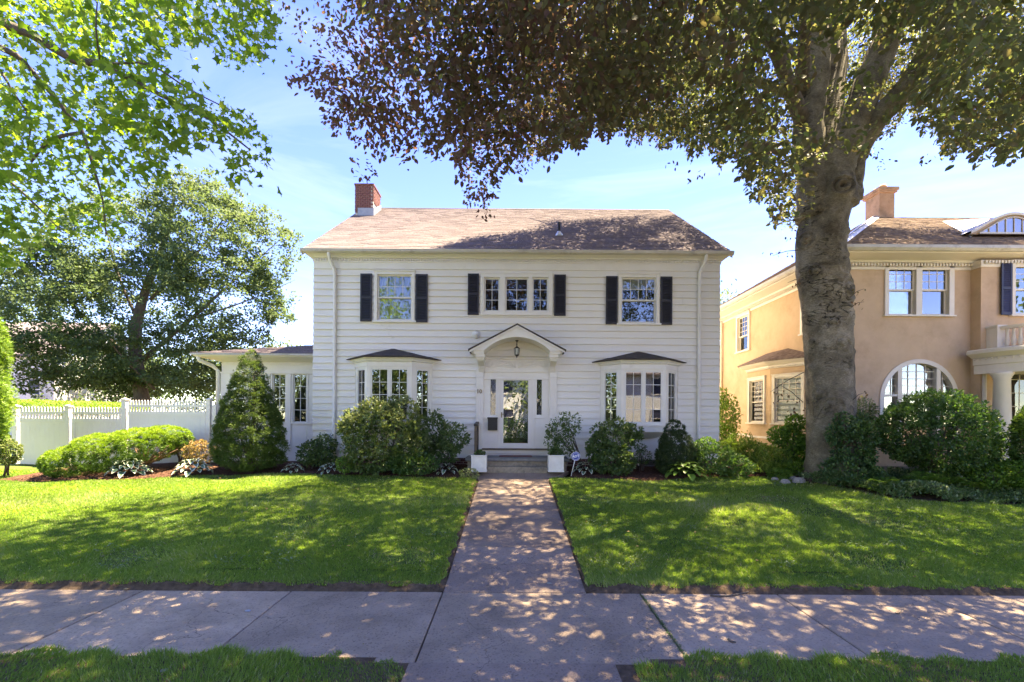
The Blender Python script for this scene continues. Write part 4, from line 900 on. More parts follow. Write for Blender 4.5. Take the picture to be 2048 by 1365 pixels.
mb = MB(); mb.add([(px_ - .045 , 13.22, pz_ - .06), (px_ + .045, 13.22, pz_ - .06), (px_ + .045, 14.15, pz_ - .0), (px_ - .045, 14.15, pz_ - .0), (px_ - .045, 13.22, pz_), (px_ + .045, 13.22, pz_), (px_ + .045, 14.15, pz_ + .06), (px_ - .045, 14.15, pz_ + .06)], [(0,3,2,1),(4,5,6,7),(0,1,5,4),(1,2,6,5),(2,3,7,6),(3,0,4,7)]); mb.build('rail', M['iron'], hr)
mb = MB(); mb.tube([(px_, 13.3, zr_ + .05), (px_, 14.08, pz_ - .1)], .016, n=6); mb.tube([(px_, 13.34, pz_ - .3), (px_, 14.08, zr_ + .1)], .014, n=6); mb.build('brace', M['iron'], hr)
q0, q1 = HX_(1000), HX_(1063)
mb = MB(); mb.box(q0, q1, 13.62, 14.02, 1.092, 1.108); tag(mb.build('doormat', M['rubber'], None, origin=((q0 + q1) / 2, 13.8, 1.09)), 'thin red brown doormat on the slate landing in front of the storm door', 'doormat')

# ------------------------------------------------------------------ the tan stucco neighbour
NY = 13.5; NX = 9.6
FN = Fr((0, NY, 0), (1, 0, 0), (0, -1, 0)); FL = Fr((NX, 0, 0), (0, -1, 0), (-1, 0, 0))     # FL.u runs towards the camera: u = -Y
nb = empty('stucco_house', (14, NY, .75), 'tan stucco house with brown shingle roof, navy shutters and an arched ground floor window', 'house')
PXN = 13.29; PYN = 13.2
wd = wrect(1768, 523, 1906, 634, NY)
arc = at(1838, 722, NY); acx, atop = arc[0], arc[2]; ar = 1.12; acz = atop - ar * .98; abot = 1.5
holesN = [(wd[0] + .05, wd[1] - .05, wd[2] + .05, wd[3] - .05)]
mb = MB()
nseg = 26; segs = np.linspace(acx - ar, acx + ar, nseg + 1)
for r4 in rects(NX, PXN + .05, .9, 6.8, holesN + [(acx - ar, acx + ar, .9, atop + .02)]): FN.box(mb, *r4, -.25, 0)
for a, b in zip(segs, segs[1:]):
    za, zb = [acz + math.sqrt(max(ar * ar - (u - acx) ** 2, 0)) for u in (a, b)]
    mb.add([FN.p(a, za), FN.p(b, zb), FN.p(b, atop + .02), FN.p(a, atop + .02), FN.p(a, za, -.25), FN.p(b, zb, -.25)], [(0, 1, 2, 3), (4, 5, 1, 0)])
FN.box(mb, acx - ar, acx + ar, .9, abot, -.25, 0)
fp2 = Fr((0, PYN, 0), (1, 0, 0), (0, -1, 0)); pw = wrect(2021, 524, 2140, 634, PYN)
gd = wrect(2016, 728, 2110, 900, PYN)
for r4 in rects(PXN, 19.5, .9, 6.8, [(pw[0] + .05, pw[1] - .05, pw[2] + .05, pw[3] - .05), (gd[0], gd[1], gd[2], gd[3])]): fp2.box(mb, *r4, -.25, 0)
mb.box(PXN, PXN + .2, PYN + .25, NY + .3, .9, 6.8)
# side wall (faces left)
sw1 = (-19.88, -18.76, 5.02, 6.62); sw2 = (-15.45, -14.35, 5.02, 6.62)
for r4 in rects(-21.4, -NY - .25, .9, 6.8, [(sw1[0]+.05, sw1[1]-.05, sw1[2]+.05, sw1[3]-.05), (sw2[0]+.05, sw2[1]-.05, sw2[2]+.05, sw2[3]-.05)]): FL.box(mb, *r4, -.25, 0)
mb.box(NX + .25, 19.5, 21.2, 21.4, .9, 6.8); mb.build('wall', M['stucco'], nb)
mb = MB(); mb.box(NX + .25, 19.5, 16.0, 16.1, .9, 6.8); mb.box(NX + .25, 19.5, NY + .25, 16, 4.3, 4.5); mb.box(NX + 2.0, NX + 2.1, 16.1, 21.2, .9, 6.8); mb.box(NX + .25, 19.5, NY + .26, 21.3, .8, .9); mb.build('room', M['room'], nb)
mb = MB(); FN.box(mb, NX, PXN, .3, .9, -.25, -.03); fp2.box(mb, PXN, 19.5, .3, .9, -.25, -.03); FL.box(mb, -21.4, -NY - .25, .3, .9, -.25, -.03); mb.build('foundation', M['stone'], nb)
mb = MB(); FN.box(mb, NX - .03, PXN, 1.56, 1.63, 0, .03); FL.box(mb, -21.4, -NY, 1.56, 1.63, 0, .03); mb.build('water_table', M['trimn'], nb)
# eaves
def eave_ring(prof, name, mat, jog=False):
    mb = MB(); path = (lambda w: [(NX - w, 21.4 + w), (NX - w, NY - w), (PXN - w, NY - w), (PXN - w, PYN - w), (24, PYN - w)]) if jog else (lambda w: [(NX - w, 21.4 + w), (NX - w, NY - w), (14, NY - w), (18, NY - w), (24, NY - w)])
    n = len(prof)
    rows = [[(x, y, z) for x, y in path(w)] for w, z in prof]
    for i in range(n - 1):
        for k in range(4): mb.add([rows[i][k], rows[i][k+1], rows[i+1][k+1], rows[i+1][k]], [(3, 2, 1, 0)])
    return mb.build(name, mat, nb)
eave_ring([(0, 6.6), (.03, 6.6), (.05, 6.66), (.05, 6.68)], 'frieze', M['trimn'], True)
eave_ring([(.02, 6.79), (.1, 6.79), (.14, 6.84), (.58, 6.9), (.6, 6.95), (.6, 7.0)], 'soffit', M['trimn'])
eave_ring([(.03, 6.67), (.05, 6.67), (.05, 6.79), (.0, 6.8)], 'dentil_backing', M['trimn'], True)
mb = MB(); OE = .68
u = NX
while u < PXN - .05: FN.box(mb, u, u + .045, 6.69, 6.77, .05, .11); u += .09
u = PXN + .03
while u < 19: fp2.box(mb, u, u + .045, 6.69, 6.77, .05, .11); u += .09
u = -21.3
while u < -NY: FL.box(mb, u, u + .045, 6.69, 6.77, .05, .11); u += .09
tag(mb.build('dentils', M['trimn'], nb), kind='stuff')
eave_ring([(.6, 6.93), (.68, 6.93), (.74, 6.99), (.74, 7.07), (.7, 7.07), (.6, 7.0)], 'gutter', M['gutter'])
# roof (hip)
ex, ey, ez = NX - .72, NY - .72 - .0, 7.06; sN = .6; ry = 17.3; rz_ = ez + (ry - ey) * sN; hx = ex + (ry - ey); xe = 24.0; yb = 2 * ry - ey
mb = MB(); A_, B_, C_, D_ = (ex, ey, ez), (xe, ey, ez), (xe, yb, ez), (ex, yb, ez); R1, R2 = (hx, ry, rz_), (xe - 5, ry, rz_)
mb.add([A_, B_, C_, D_, R1, R2], [(0, 1, 5, 4), (3, 0, 4), (2, 3, 4, 5), (0, 3, 2, 1)]); nroof = mb.build('roof', M['roofn'], nb)
esn = Vector((0, 1, sN)); rn = esn.length * (ry - ey); esn.normalize(); kx = (hx - ex) / rn
shingle_field('shingles', M['roofn'], nroof, (ex, ey, ez + .006), (1, 0, 0), esn, lambda s: kx * s + .1, lambda s: 20 - ex, rn, 0, expo=.19, th=.022)
esl = Vector((1, 0, sN)); esl.normalize()
shingle_field('shingles', M['roofn'], nroof, (ex, yb, ez + .006), (0, -1, 0), esl, lambda s: kx * s, lambda s: (yb - ey) - kx * s, rn, 0, expo=.19, th=.022)
mb = MB(); dn = Vector((R1[0]-A_[0], R1[1]-A_[1], R1[2]-A_[2])).normalized(); pp, qq = Vector(A_), Vector(R1)
for s, off in ((1, Vector((.26, 0, .035))), (-1, Vector((0, .26, .035)))):
    mb.add([pp + Vector((0, 0, .06)), qq + Vector((0, 0, .06)), qq + off, pp + off], [(0, 1, 2, 3) if s < 0 else (3, 2, 1, 0)])
mb.build('hip_flashing', M['zinc'], nroof)
def on_roofN(X, Y, d=0): return (X, Y, ez + (Y - ey) * sN + d)
mb = MB(); t3 = [on_roofN(15.05, 16.3, .05), on_roofN(13.5, 13.72, .05), on_roofN(17.3, 16.9, .05)]
mb.add(t3 + [(x, y, z - .04) for x, y, z in t3], [(0, 1, 2), (1, 0, 3, 4), (2, 1, 4, 5), (0, 2, 5, 3)]); mb.build('white_valley_patch', M['membrane'], nroof)
# eyebrow dormer
dcx, dY, dzb, dh_, dw = 14.72, 13.72, 7.73, .56, 1.3
N_ = 30; us = np.linspace(-dw, dw, N_ + 1)
def brow(u, k=1.0): return dzb + dh_ * k * (math.cos(math.pi * u / (2 * dw)) ** 1.25 if abs(u) < dw else 0)
mb = MB(); vs = []
for u in us: zz = brow(u); vs += [(dcx + u, dY - .1, zz), (dcx + u, dY - .1, zz + .07), (dcx + u, ey + max(zz + .07 - ez, 0) / sN, zz + .07), (dcx + u, dY + .05, zz)]
mb.add(vs, [f for i in range(N_) for f in ((4*i, 4*i+4, 4*i+5, 4*i+1), (4*i+1, 4*i+5, 4*i+6, 4*i+2), (4*i+3, 4*i+7, 4*i+4, 4*i))], False); drm = mb.build('eyebrow_dormer', M['trimn'], nb)
mb = MB(); vs = []
for u in us: vs += [(dcx + u, dY - .02, dzb), (dcx + u, dY - .02, brow(u)), (dcx + u, dY + .0, dzb)]
mb.add(vs, [(3*i, 3*i+3, 3*i+4, 3*i+1) for i in range(N_)]); mb.build('dormer_face', M['stucco'], drm)
gu = .98; gh = .8
for i in range(8):
    a, b = -gu + 2 * gu * i / 8 + .015, -gu + 2 * gu * (i + 1) / 8 - .015
    pz = lambda u: dzb + .04 + (brow(u * dw / gu * .98, gh) - dzb)
    mb = MB(); mb.add([(dcx + a, dY - .045, dzb + .05), (dcx + b, dY - .045, dzb + .05), (dcx + b, dY - .045, max(pz(b), dzb + .06)), (dcx + a, dY - .045, max(pz(a), dzb + .06))], [(0, 1, 2, 3)])
    mb.build('pane', M['glassn'], drm)
mb = MB(); pts = [(dcx + u, dY - .06, dzb + .05 + max(brow(u * dw / gu * .98, gh) - dzb, 0)) for u in np.linspace(-gu, gu, 21)]; mb.tube(pts, .02, n=6)
for i in range(9): u = -gu + 2 * gu * i / 8; mb.tube([(dcx + u, dY - .055, dzb + .04), (dcx + u, dY - .055, dzb + .05 + max(brow(u * dw / gu * .98, gh) - dzb, 0))], .014, n=5)
mb.box(dcx - gu - .05, dcx + gu + .05, dY - .08, dY - .02, dzb + .0, dzb + .05); mb.build('dormer_glazing_bars', M['trimn'], drm)
# chimney
mb = MB(); ax0, ax1, ay0, ay1 = 13.7, 14.26, 17.4, 18.1
mb.box(ax0, ax1, ay0, ay1, 8.8, 10.75)
ncm = mb.build('chimney', M['brickn'], nb)
mb = MB(); mb.box(ax0 - .06, ax1 + .06, ay0 - .06, ay1 + .06, 10.75, 10.82); mb.box(ax0 - .1, ax1 + .1, ay0 - .1, ay1 + .1, 10.82, 10.93); mb.lathe(((ax0+ax1)/2, ay0 + .2, 10.93), [(.14, 0), (.13, .12), (.1, .2)], 10); mb.lathe(((ax0+ax1)/2, ay0 + .5, 10.93), [(.14, 0), (.13, .14), (.1, .2)], 10); mb.build('chimney_cap', M['brickn'], ncm)
# windows of the stucco house
mb = MB(); a, b, c, d = wd; mid = (a + b) / 2
hs2 = [wrect(1776, 530, 1830, 630, NY), wrect(1842, 530, 1896, 630, NY)]
for r4 in rects(a, b, c + .04, d, hs2): FN.box(mb, *r4, -.12, .05)
FN.box(mb, a - .03, b + .03, c, c + .04, -.12, .09); FN.box(mb, a - .02, b + .02, d, d + .03, 0, .07)
wn_ = mb.build('double_window', M['trimn'], nb, bevel=.003)
for q in hs2: hung(FN, wn_, q, 3, 3, glass=M['glassn'], w=-.05, mat=M['trimn'])
w_, o_ = casing(fp2, nb, *pw, .09, mat=M['trimn']); hung(fp2, w_, o_, 4, 3, glass=M['glassn'])
shutter(fp2, nb, *wrect(1998, 525, 2019, 631, PYN), M['navy'])
for s_ in (sw1, sw2):
    w_, o_ = casing(FL, nb, *s_, .11, mat=M['trimn']); hung(FL, w_, o_, 4, 4, lower=(1, 1), mat=M['trimn'], split=.42, w=-.05)
# arched window
mb = MB(); n = 32; ro, ri = ar + .02, ar - .1
for i in range(n):
    a0, a1 = math.pi * i / n, math.pi * (i + 1) / n
    c4 = [(ro, a0), (ro, a1), (ri, a1), (ri, a0)]
    vs = [FN.p(acx + r * math.cos(a), acz + r * math.sin(a), w) for w in (-.14, .03) for r, a in c4]; mb.add(vs, [(4,5,6,7),(0,1,5,4),(2,3,7,6)][:3])
for s in (-1, 1): FN.box(mb, *sorted((acx + s * ri, acx + s * ro)), abot, acz, -.14, .03)
for s in (-1, 1): FN.box(mb, *sorted((acx + s * .5, acx + s * .62)), abot, acz + math.sqrt(ri**2 - .62**2) + .06, -.14, .02)
FN.box(mb, acx - ri, acx + ri, 2.93, 2.99, -.12, .005)
arw = mb.build('arched_window', M['trimn'], nb)
mb = MB(); dy = .21
for k in range(-8, 9):
    u = k * .125
    if abs(abs(u) - .56) < .07 or abs(u) > ri: continue
    FN.box(mb, acx + u - .009, acx + u + .009, 2.0 if abs(u) < .5 else 2.99, acz + math.sqrt(ri**2 - u*u) + .02, -.1, -.075) if k % 2 == 0 else None
for k in range(1, 9):
    v = 2.4 + k * dy; hwid = math.sqrt(max(ri**2 - max(v - acz, 0)**2, 0))
    if v > acz + ri - .05: continue
    for a, b in ((-min(hwid, 9), -.62), (-.5, .5), (.62, hwid)):
        if abs(a) > hwid and abs(b) > hwid: continue
        a2, b2 = max(a, -hwid), min(b, hwid)
        if b2 > a2 and (abs((a2+b2)/2) < .5 or v > 2.99): FN.box(mb, acx + a2, acx + b2, v - .009, v + .009, -.1, -.077)
mb.build('glazing_bars', M['trimn'], arw)
for a, b in ((-ri, -.62), (-.5, .5), (.62, ri)):
    mb = MB(); m_ = 12; vs = []
    for i in range(m_ + 1): u = a + (b - a) * i / m_; vs += [FN.p(acx + u, abot, -.09), FN.p(acx + u, acz + math.sqrt(max(ri**2 - u*u, 0)) + .01, -.09)]
    mb.add(vs, [(2*i, 2*i+2, 2*i+3, 2*i+1) for i in range(m_)]); mb.build('pane', M['glassn'], arw)
# side bay
P0, P1, P2, P3 = (9.6, 18.55), (8.98, 17.75), (8.98, 16.2), (9.6, 15.0)
mb = MB(); bfr = []
for q0, q1, wins in ((P0, P1, [(.2, .85, 2.06, 3.76)]), (P1, P2, [(.13, 1.3, 2.06, 3.76)]), (P2, P3, [(.1, 1.2, 2.06, 3.76)])):
    du = Vector((q1[0]-q0[0], q1[1]-q0[1], 0)); fr = Fr((q0[0], q0[1], 0), du, (du.y, -du.x, 0)); bfr.append((fr, du.length, wins))
    for r4 in rects(0, du.length, 1.2, 4.1, [(w[0]+.05, w[1]-.05, w[2]+.05, w[3]-.05) for w in wins]): fr.box(mb, *r4, -.15, 0)
    mb.add([fr.p(0, 1.2, 0), fr.p(du.length, 1.2, 0), fr.p(du.length, 1.2, -.5), fr.p(0, 1.2, -.5)], [(3, 2, 1, 0)])
nbay = mb.build('side_bay', M['stucco'], nb)
for fr, ln_, wins in bfr:
    for w in wins:
        w_, o_ = casing(fr, nbay, *w, .1, mat=M['trimn'], name='bay_window_casing'); u0, u1, v0, v1 = o_; m = v0 + (v1 - v0) * .48
        mb = MB()
        for a, b, c, d in ((u0, u0+.04, v0, v1), (u1-.04, u1, v0, v1), (u0+.04, u1-.04, m-.02, m+.02), (u0+.04, u1-.04, v0, v0+.04), (u0+.04, u1-.04, v1-.04, v1)): fr.box(mb, a, b, c, d, -.06, -.03)
        for i in (1, 2, 3): uu = u0 + (u1 - u0) * i / 4; fr.box(mb, uu - .009, uu + .009, m + .02, v1 - .04, -.055, -.035)
        for i in (1, 2, 3): vv = m + (v1 - m) * i / 4; fr.box(mb, u0 + .04, u1 - .04, vv - .009, vv + .009, -.054, -.036)
        mb.build('bay_sash', M['trimn'], nbay)
        sheet(fr, nbay, 'pane', M['glasslow'], u0 + .04, u1 - .04, v0 + .04, v1 - .04, -.05)
        sheet(fr, nbay, 'blind', M['blind'], u0 + .02, u1 - .02, v0 + (.02 if fr is bfr[2][0] else .9), v1, -.12)
for nm_, z0_, z1_, w_ in (('bay_string_course', 1.56, 1.63, .03), ('bay_architrave', 4.05, 4.12, .06)):
    mb = MB()
    for fr, ln_, wins in bfr: fr.box(mb, -.03, ln_ + .03, z0_, z1_, 0, w_)
    mb.build(nm_, M['trimn'], nbay)
mb = MB()
def ringn(o, z): return [(9.6, 18.55 + o * 1.2, z), (8.98 - o, 17.75 + o * .45, z), (8.98 - o, 16.2 - o * .45, z), (9.6, 15.0 - o * 1.2, z)]
lv = [ringn(.06, 4.1), ringn(.2, 4.16), ringn(.26, 4.2), ringn(.26, 4.28)]
for q in range(3):
    for k in range(3): mb.add([lv[q][k], lv[q][k+1], lv[q+1][k+1], lv[q+1][k]], [(0, 1, 2, 3)])
for k_ in range(48):
    fr, ln_, _ = bfr[1 + (k_ > 24)]; uu = ln_ * ((k_ % 25) + .2) / 25; fr.box(mb, uu, uu + .035, 4.0, 4.05, .0, .05)
mb.build('bay_cornice', M['trimn'], nbay)
mb = MB(); e0 = ringn(.32, 4.27); ap1, ap2 = (9.6, 17.5, 4.72), (9.6, 16.2, 4.72)
mb.add(e0 + [ap1, ap2] + [(x, y, z - .04) for x, y, z in e0], [(0, 1, 4), (1, 2, 5, 4), (2, 3, 5), (6, 7, 1, 0), (7, 8, 2, 1), (8, 9, 3, 2)]); mb.build('bay_roof', M['roofn'], nbay)
# back wing with small roof, downspouts
mb = MB(); mb.box(8.6, 9.6, 21.8, 24, .7, 3.9); mb.box(9.6, 12, 21.4, 24, .7, 3.9); mb.build('back_wing', M['stucco'], nb)
mb = MB(); mb.add([(8.2, 21.5, 4.05), (9.7, 21.5, 4.6), (9.7, 24.2, 4.6), (8.2, 24.2, 4.05), (8.2, 21.5, 3.95), (9.7, 21.5, 4.5)], [(0, 1, 2, 3), (4, 5, 1, 0)]); mb.build('wing_roof', M['roofn'], nb)
mb = MB(); mb.box(8.3, 9.6, 21.55, 24, 3.55, 3.7); mb.build('wing_cornice', M['trimn'], nb)
downspout(nb, [(NX - .65, 21.3, 6.95), (NX - .5, 21.3, 6.85), (NX - .08, 21.2, 6.6), (NX - .08, 21.2, 1.0)], M['trimn'], .05)
dx_ = at(1969, 750, PYN - .06)[0]; downspout(nb, [(dx_, PYN - .06, 4.2), (dx_, PYN - .06, .9)], M['trimn'], .05)
# curved portico with balcony
pcx, pcy = 15.0, PYN
def arcpts(r, z, n=40): return [(pcx - r * math.cos(math.pi * i / n), pcy - r * math.sin(math.pi * i / n), z) for i in range(n + 1)]
mb = MB(); prof = [(1.75, 3.55), (1.9, 3.55), (1.9, 3.78), (1.93, 3.8), (1.93, 3.98), (1.97, 4.0), (2.05, 4.06), (2.12, 4.1), (2.12, 4.18), (2.08, 4.22), (.3, 4.24)]
rows = [arcpts(r, z) for r, z in prof]
for i in range(len(prof) - 1):
    for k in range(40): mb.add([rows[i][k], rows[i][k+1], rows[i+1][k+1], rows[i+1][k]], [(0, 1, 2, 3)])
mb.add(arcpts(1.9, 3.56), [tuple(range(41))[::-1]]); pt = mb.build('portico', M['trimn'], nb)
mb = MB()
for k in range(44):
    a = math.pi * (k + .5) / 44; c, s = math.cos(a), math.sin(a)
    mb.tube([(pcx - 1.95 * c, pcy - 1.95 * s, 3.93), (pcx - 1.95 * c, pcy - 1.95 * s, 3.98)], .03, n=4)
tag(mb.build('dentils', M['trimn'], pt), kind='stuff')
bal_me = MB(); bal_me.lathe((0, 0, 0), [(.03, 0), (.045, .08), (.055, .16), (.035, .3), (.03, .42), (.04, .5)], 10)
bme = bpy.data.meshes.new('baluster'); bme.from_pydata(bal_me.v, [], bal_me.f); bme.materials.append(M['trimn']); bme.polygons.foreach_set('use_smooth', bal_me.sm)
for k in range(2, 32):
    a = math.pi * k / 34; link_mesh('baluster', bme, None, pt, (pcx - 1.42 * math.cos(a), pcy - 1.42 * math.sin(a), 4.28), data_local=True)
mb = MB(); rr = [(1.34, 4.78), (1.5, 4.78), (1.52, 4.86), (1.34, 4.86), (1.34, 4.78)]; rows = [arcpts(r, z) for r, z in rr]
for i in range(4):
    for k in range(40): mb.add([rows[i][k], rows[i][k+1], rows[i+1][k+1], rows[i+1][k]], [(0, 1, 2, 3)])
mb.box(pcx - 1.55, pcx - 1.33, pcy - .3, pcy, 4.24, 4.84); mb.box(pcx - 1.58, pcx - 1.3, pcy - .33, pcy, 4.84, 4.9); mb.build('balcony_rail', M['trimn'], pt)
for th_ in (19, 62, 118, 161):
    a = R(th_); mb = MB(); mb.lathe((pcx - 1.82 * math.cos(a), pcy - 1.82 * math.sin(a), 0), [(.25, .95), (.25, 1.03), (.22, 1.08), (.2, 1.12), (.2, 1.8), (.17, 3.38), (.19, 3.4), (.19, 3.43), (.24, 3.5), (.24, 3.56)], 24); mb.build('column', M['trimn'], pt)
mb = MB(); fl = arcpts(1.95, 1.0); mb.add(fl + [(x, y, .6) for x, y, z in fl], [tuple(range(41))[::-1]] + [(k, k+1, 42+k, 41+k) for k in range(40)]); mb.build('porch_floor', M['stone'], pt)
for a_ in (0,):
    q = gd; w_, o_ = casing(fp2, nb, q[0] - .08, q[1] + .08, 1.0, q[3] + .08, .1, mat=M['trimn'], name='porch_window'); panes(fp2, w_, *o_, 4, 7, -.05, M['glass'], rail=.05, mat=M['trimn'])

# ------------------------------------------------------------------ white vinyl fence
fn = empty('white_fence', (-12, 14.6, .6), 'white vinyl privacy fence with a picket top between the spreading yew and the sunroom', 'fence')
FY = 14.62; FF = Fr((0, FY, 0), (1, 0, 0), (0, -1, 0))
def fx(px): return (px - HX) / FPX * FY
ztall, zlow = at(335, 802, FY)[2], at(190, 816, FY)[2]
def post(px, zt, w=.13):
    mb = MB(); x = fx(px); mb.box(x - w/2, x + w/2, FY - w/2, FY + w/2, .4, zt)
    o = mb.build('post', M['vinyl'], fn); mb = MB(); mb.box(x - w/2 - .025, x + w/2 + .025, FY - w/2 - .025, FY + w/2 + .025, zt, zt + .03)
    mb.add([(x - w/2, FY - w/2, zt + .03), (x + w/2, FY - w/2, zt + .03), (x + w/2, FY + w/2, zt + .03), (x - w/2, FY + w/2, zt + .03), (x, FY, zt + .07)], [(0,1,4),(1,2,4),(2,3,4),(3,0,4)]); mb.build('post_cap', M['vinyl'], o)
for px, zt in ((32, zlow + .02), (137, zlow + .03), (250, ztall + .02), (418, ztall + .03)): post(px, zt)
pk = MB(); w = .045; pk.add([(-w/2, -.012, 0), (w/2, -.012, 0), (w/2, -.012, .34), (0, -.012, .38), (-w/2, -.012, .34), (-w/2, .012, 0), (w/2, .012, 0), (w/2, .012, .34), (0, .012, .38), (-w/2, .012, .34)], [(0,1,2,3,4), (9,8,7,6,5), (0,5,6,1), (1,6,7,2), (2,7,8,3), (3,8,9,4), (4,9,5,0)])
pme = bpy.data.meshes.new('picket'); pme.from_pydata(pk.v, [], pk.f); pme.materials.append(M['vinyl'])
def panel(px0, px1, zt, npk, gate=False):
    x0, x1 = fx(px0), fx(px1); d = .02; bars = [(x0, x1, zt - .2, zt - .13, -d, d), (x0, x1, zt - .46, zt - .34, -d - .005, d + .005), (x0, x1, .5, .66, -d - .005, d + .005)]
    if gate: bars += [(x0, x0 + .09, .66, zt - .46, -d, d + .01), (x1 - .09, x1, .66, zt - .46, -d, d + .01)]
    for q in bars: mb = MB(); FF.box(mb, *q); mb.build('rail', M['vinyl'], fn)
    nb_ = max(4, int((x1 - x0) / .155))
    for i in range(nb_):
        a, b = x0 + (x1 - x0) * i / nb_ + .002, x0 + (x1 - x0) * (i + 1) / nb_ - .002
        mb = MB(); FF.box(mb, a, b, .66, zt - .46, -.012, .01); mb.build('board', M['vinyl'], fn)
    for i in range(npk): link_mesh('picket', pme, None, fn, (x0 + (x1 - x0) * (i + .5) / npk, FY, zt - .36), data_local=True)
panel(41, 130, zlow, 14); panel(145, 243, zlow - .0, 16, True); panel(257, 411, ztall, 26)
mb = MB(); FF.box(mb, fx(424), -9.3, .5, ztall - .12, -.02, .02); mb.build('infill_board', M['vinyl'], fn)
mb = MB(); FF.box(mb, fx(140), fx(144) + .02, 1.2, 1.3, .03, .06); mb.build('latch', M['iron'], fn)

HEDGES = []
# ------------------------------------------------------------------ far buildings
def simple_house(loc, w, d, h, rh, wall, roofm, label, wins, facing=-1, name='house', rot=0):
    e = empty(name, loc, label, 'house'); x, y, z = loc; fy = y + facing * 0
    f = Fr((x, y, z), (1, 0, 0) if facing < 0 else (-1, 0, 0), (0, -1 if facing < 0 else 1, 0)); s = 1 if facing < 0 else -1
    mb = MB(); f.box(mb, -w/2, w/2, 0, h, -d, 0); mb.add([f.p(-w/2, h, 0), f.p(-w/2, h, -d), f.p(-w/2, h + rh, -d/2), f.p(w/2, h, 0), f.p(w/2, h, -d), f.p(w/2, h + rh, -d/2)], [(0, 1, 2), (3, 5, 4)]); mb.build('wall', wall, e)
    mb = MB(); o = .4
    for w0, w1 in ((o, -d/2), (-d - o, -d/2)):
        zz = h - o * rh / (d/2); mb.add([f.p(-w/2 - o, zz, w0), f.p(w/2 + o, zz, w0), f.p(w/2 + o, h + rh, w1), f.p(-w/2 - o, h + rh, w1), f.p(-w/2 - o, zz + .15, w0), f.p(w/2 + o, zz + .15, w0), f.p(w/2 + o, h + rh + .15, w1), f.p(-w/2 - o, h + rh + .15, w1)], [(0,1,2,3),(4,5,6,7),(0,1,5,4),(1,2,6,5),(3,0,4,7)])
    mb.build('roof', roofm, e)
    for (u, v, ww, hh_) in wins:
        mb = MB(); 
        for a, b, c, d_ in ((u-.1, u, v-.1, v+hh_+.1), (u+ww, u+ww+.1, v-.1, v+hh_+.1), (u, u+ww, v-.1, v), (u, u+ww, v+hh_, v+hh_+.1), (u, u+ww, v+hh_/2-.03, v+hh_/2+.03)): f.box(mb, a, b, c, d_, 0, .06)
        wo = mb.build('window', M['vinyl'], e); mb = MB(); f.box(mb, u, u+ww, v, v+hh_, .0, .02); mb.build('pane', M['navy'], wo)
    return e, f
e_, f_ = simple_house((-38.5, 34, .7), 10, 9, 6.0, 3, M['house2'], M['roof'], 'white sided house far behind the fence with an air conditioner in its window', [(3.2, 2.6, .8, 1.5), (-.5, 2.6, .8, 1.5)], name='far_house')
mb = MB(); f_.box(mb, 3.3, 3.9, 2.62, 3.0, .02, .35); mb.build('air_conditioner', M['blind'], e_)
W2 = [(u, v, 1.0, 1.5) for u in (-5, -2.6, 1.6, 4) for v in (1.2, 4.2)] + [(-.5, 4.2, 1, 1.5)]
e_, f_ = simple_house((-2.5, -14.5, .3), 13, 9, 6.4, 3.4, M['house2'], M['roof'], 'white sided house across the street behind the camera', W2, facing=1, name='opposite_house')
mb = MB(); f_.box(mb, -.6, .5, 0, 2.2, 0, .08); mb.build('door', M['navy'], e_)
e_, f_ = simple_house((15.5, -15.5, .3), 11, 9, 6.2, 3.4, M['house2'], M['roof'], 'second white house across the street behind the camera', W2[:6], facing=1, name='opposite_house')
for hx0, hx1, lab in ((-9, -.2, 'dark clipped hedge across the street left of the front walk'), (-.2, 9, 'dark clipped hedge across the street right of the front walk')):
    HEDGES.append((hx0, hx1, lab))
# utility wires
uw = empty('utility_wire', (-20, 24, 7), 'thin black utility wires crossing in front of the big maple at the left', 'wire')
for dy_, zz in ((0, 0), (.3, .25)):
    a, b = at(10, 668 + dy_ * 60, 22), at(175, 702 + dy_ * 20, 26); mb = MB()
    mb.tube([a, tuple((p + q) / 2 - (.1 if i == 2 else 0) for i, (p, q) in enumerate(zip(a, b))), b], .018, n=5); mb.build('wire', M['iron'], uw)
# ------------------------------------------------------------------ the copper beech
BY = 12.4
beech = empty('beech_tree', (8.3, BY, .6), 'huge copper beech with a thick grey trunk and a canopy hanging across the top', 'tree')
tr = [(985, 1585, 1752), (965, 1598, 1738), (945, 1606, 1726), (915, 1609, 1716), (880, 1610, 1713), (820, 1608, 1712), (760, 1607, 1709), (700, 1605, 1708), (660, 1603, 1706), (610, 1599, 1704), (580, 1593, 1702), (540, 1588, 1696), (500, 1587, 1694), (460, 1590, 1697), (430, 1599, 1704), (400, 1604, 1714), (375, 1607, 1713), (350, 1608, 1706), (325, 1608, 1698), (300, 1610, 1690)]
zz = []; cxx = []; rr_ = []
for py, a, b in tr:
    A, B_ = at(a, py, BY), at(b, py, BY); zz.append((A[2] + B_[2]) / 2); cxx.append((A[0] + B_[0]) / 2); rr_.append((B_[0] - A[0]) / 2 * .81)
zz, cxx, rr_ = map(np.array, (zz, cxx, rr_))
nz_, na = 230, 120
zs_ = np.linspace(zz[0], zz[-1], nz_); an = np.linspace(0, 2 * np.pi, na, endpoint=False)
Zg, Ag = np.meshgrid(zs_, an, indexing='ij'); Rg = np.interp(Zg, zz, rr_); Cg = np.interp(Zg, zz, cxx)
flare = np.clip(1.3 - Zg, 0, 1) ** 1.6
Rg = Rg * (1 + flare * .22 * np.maximum(0, np.sin(Ag * 5 + 1.2)) + .03 * np.sin(Ag * 3 + Zg * .8) + .02 * np.sin(Ag * 5 - Zg * 1.4 + 1))
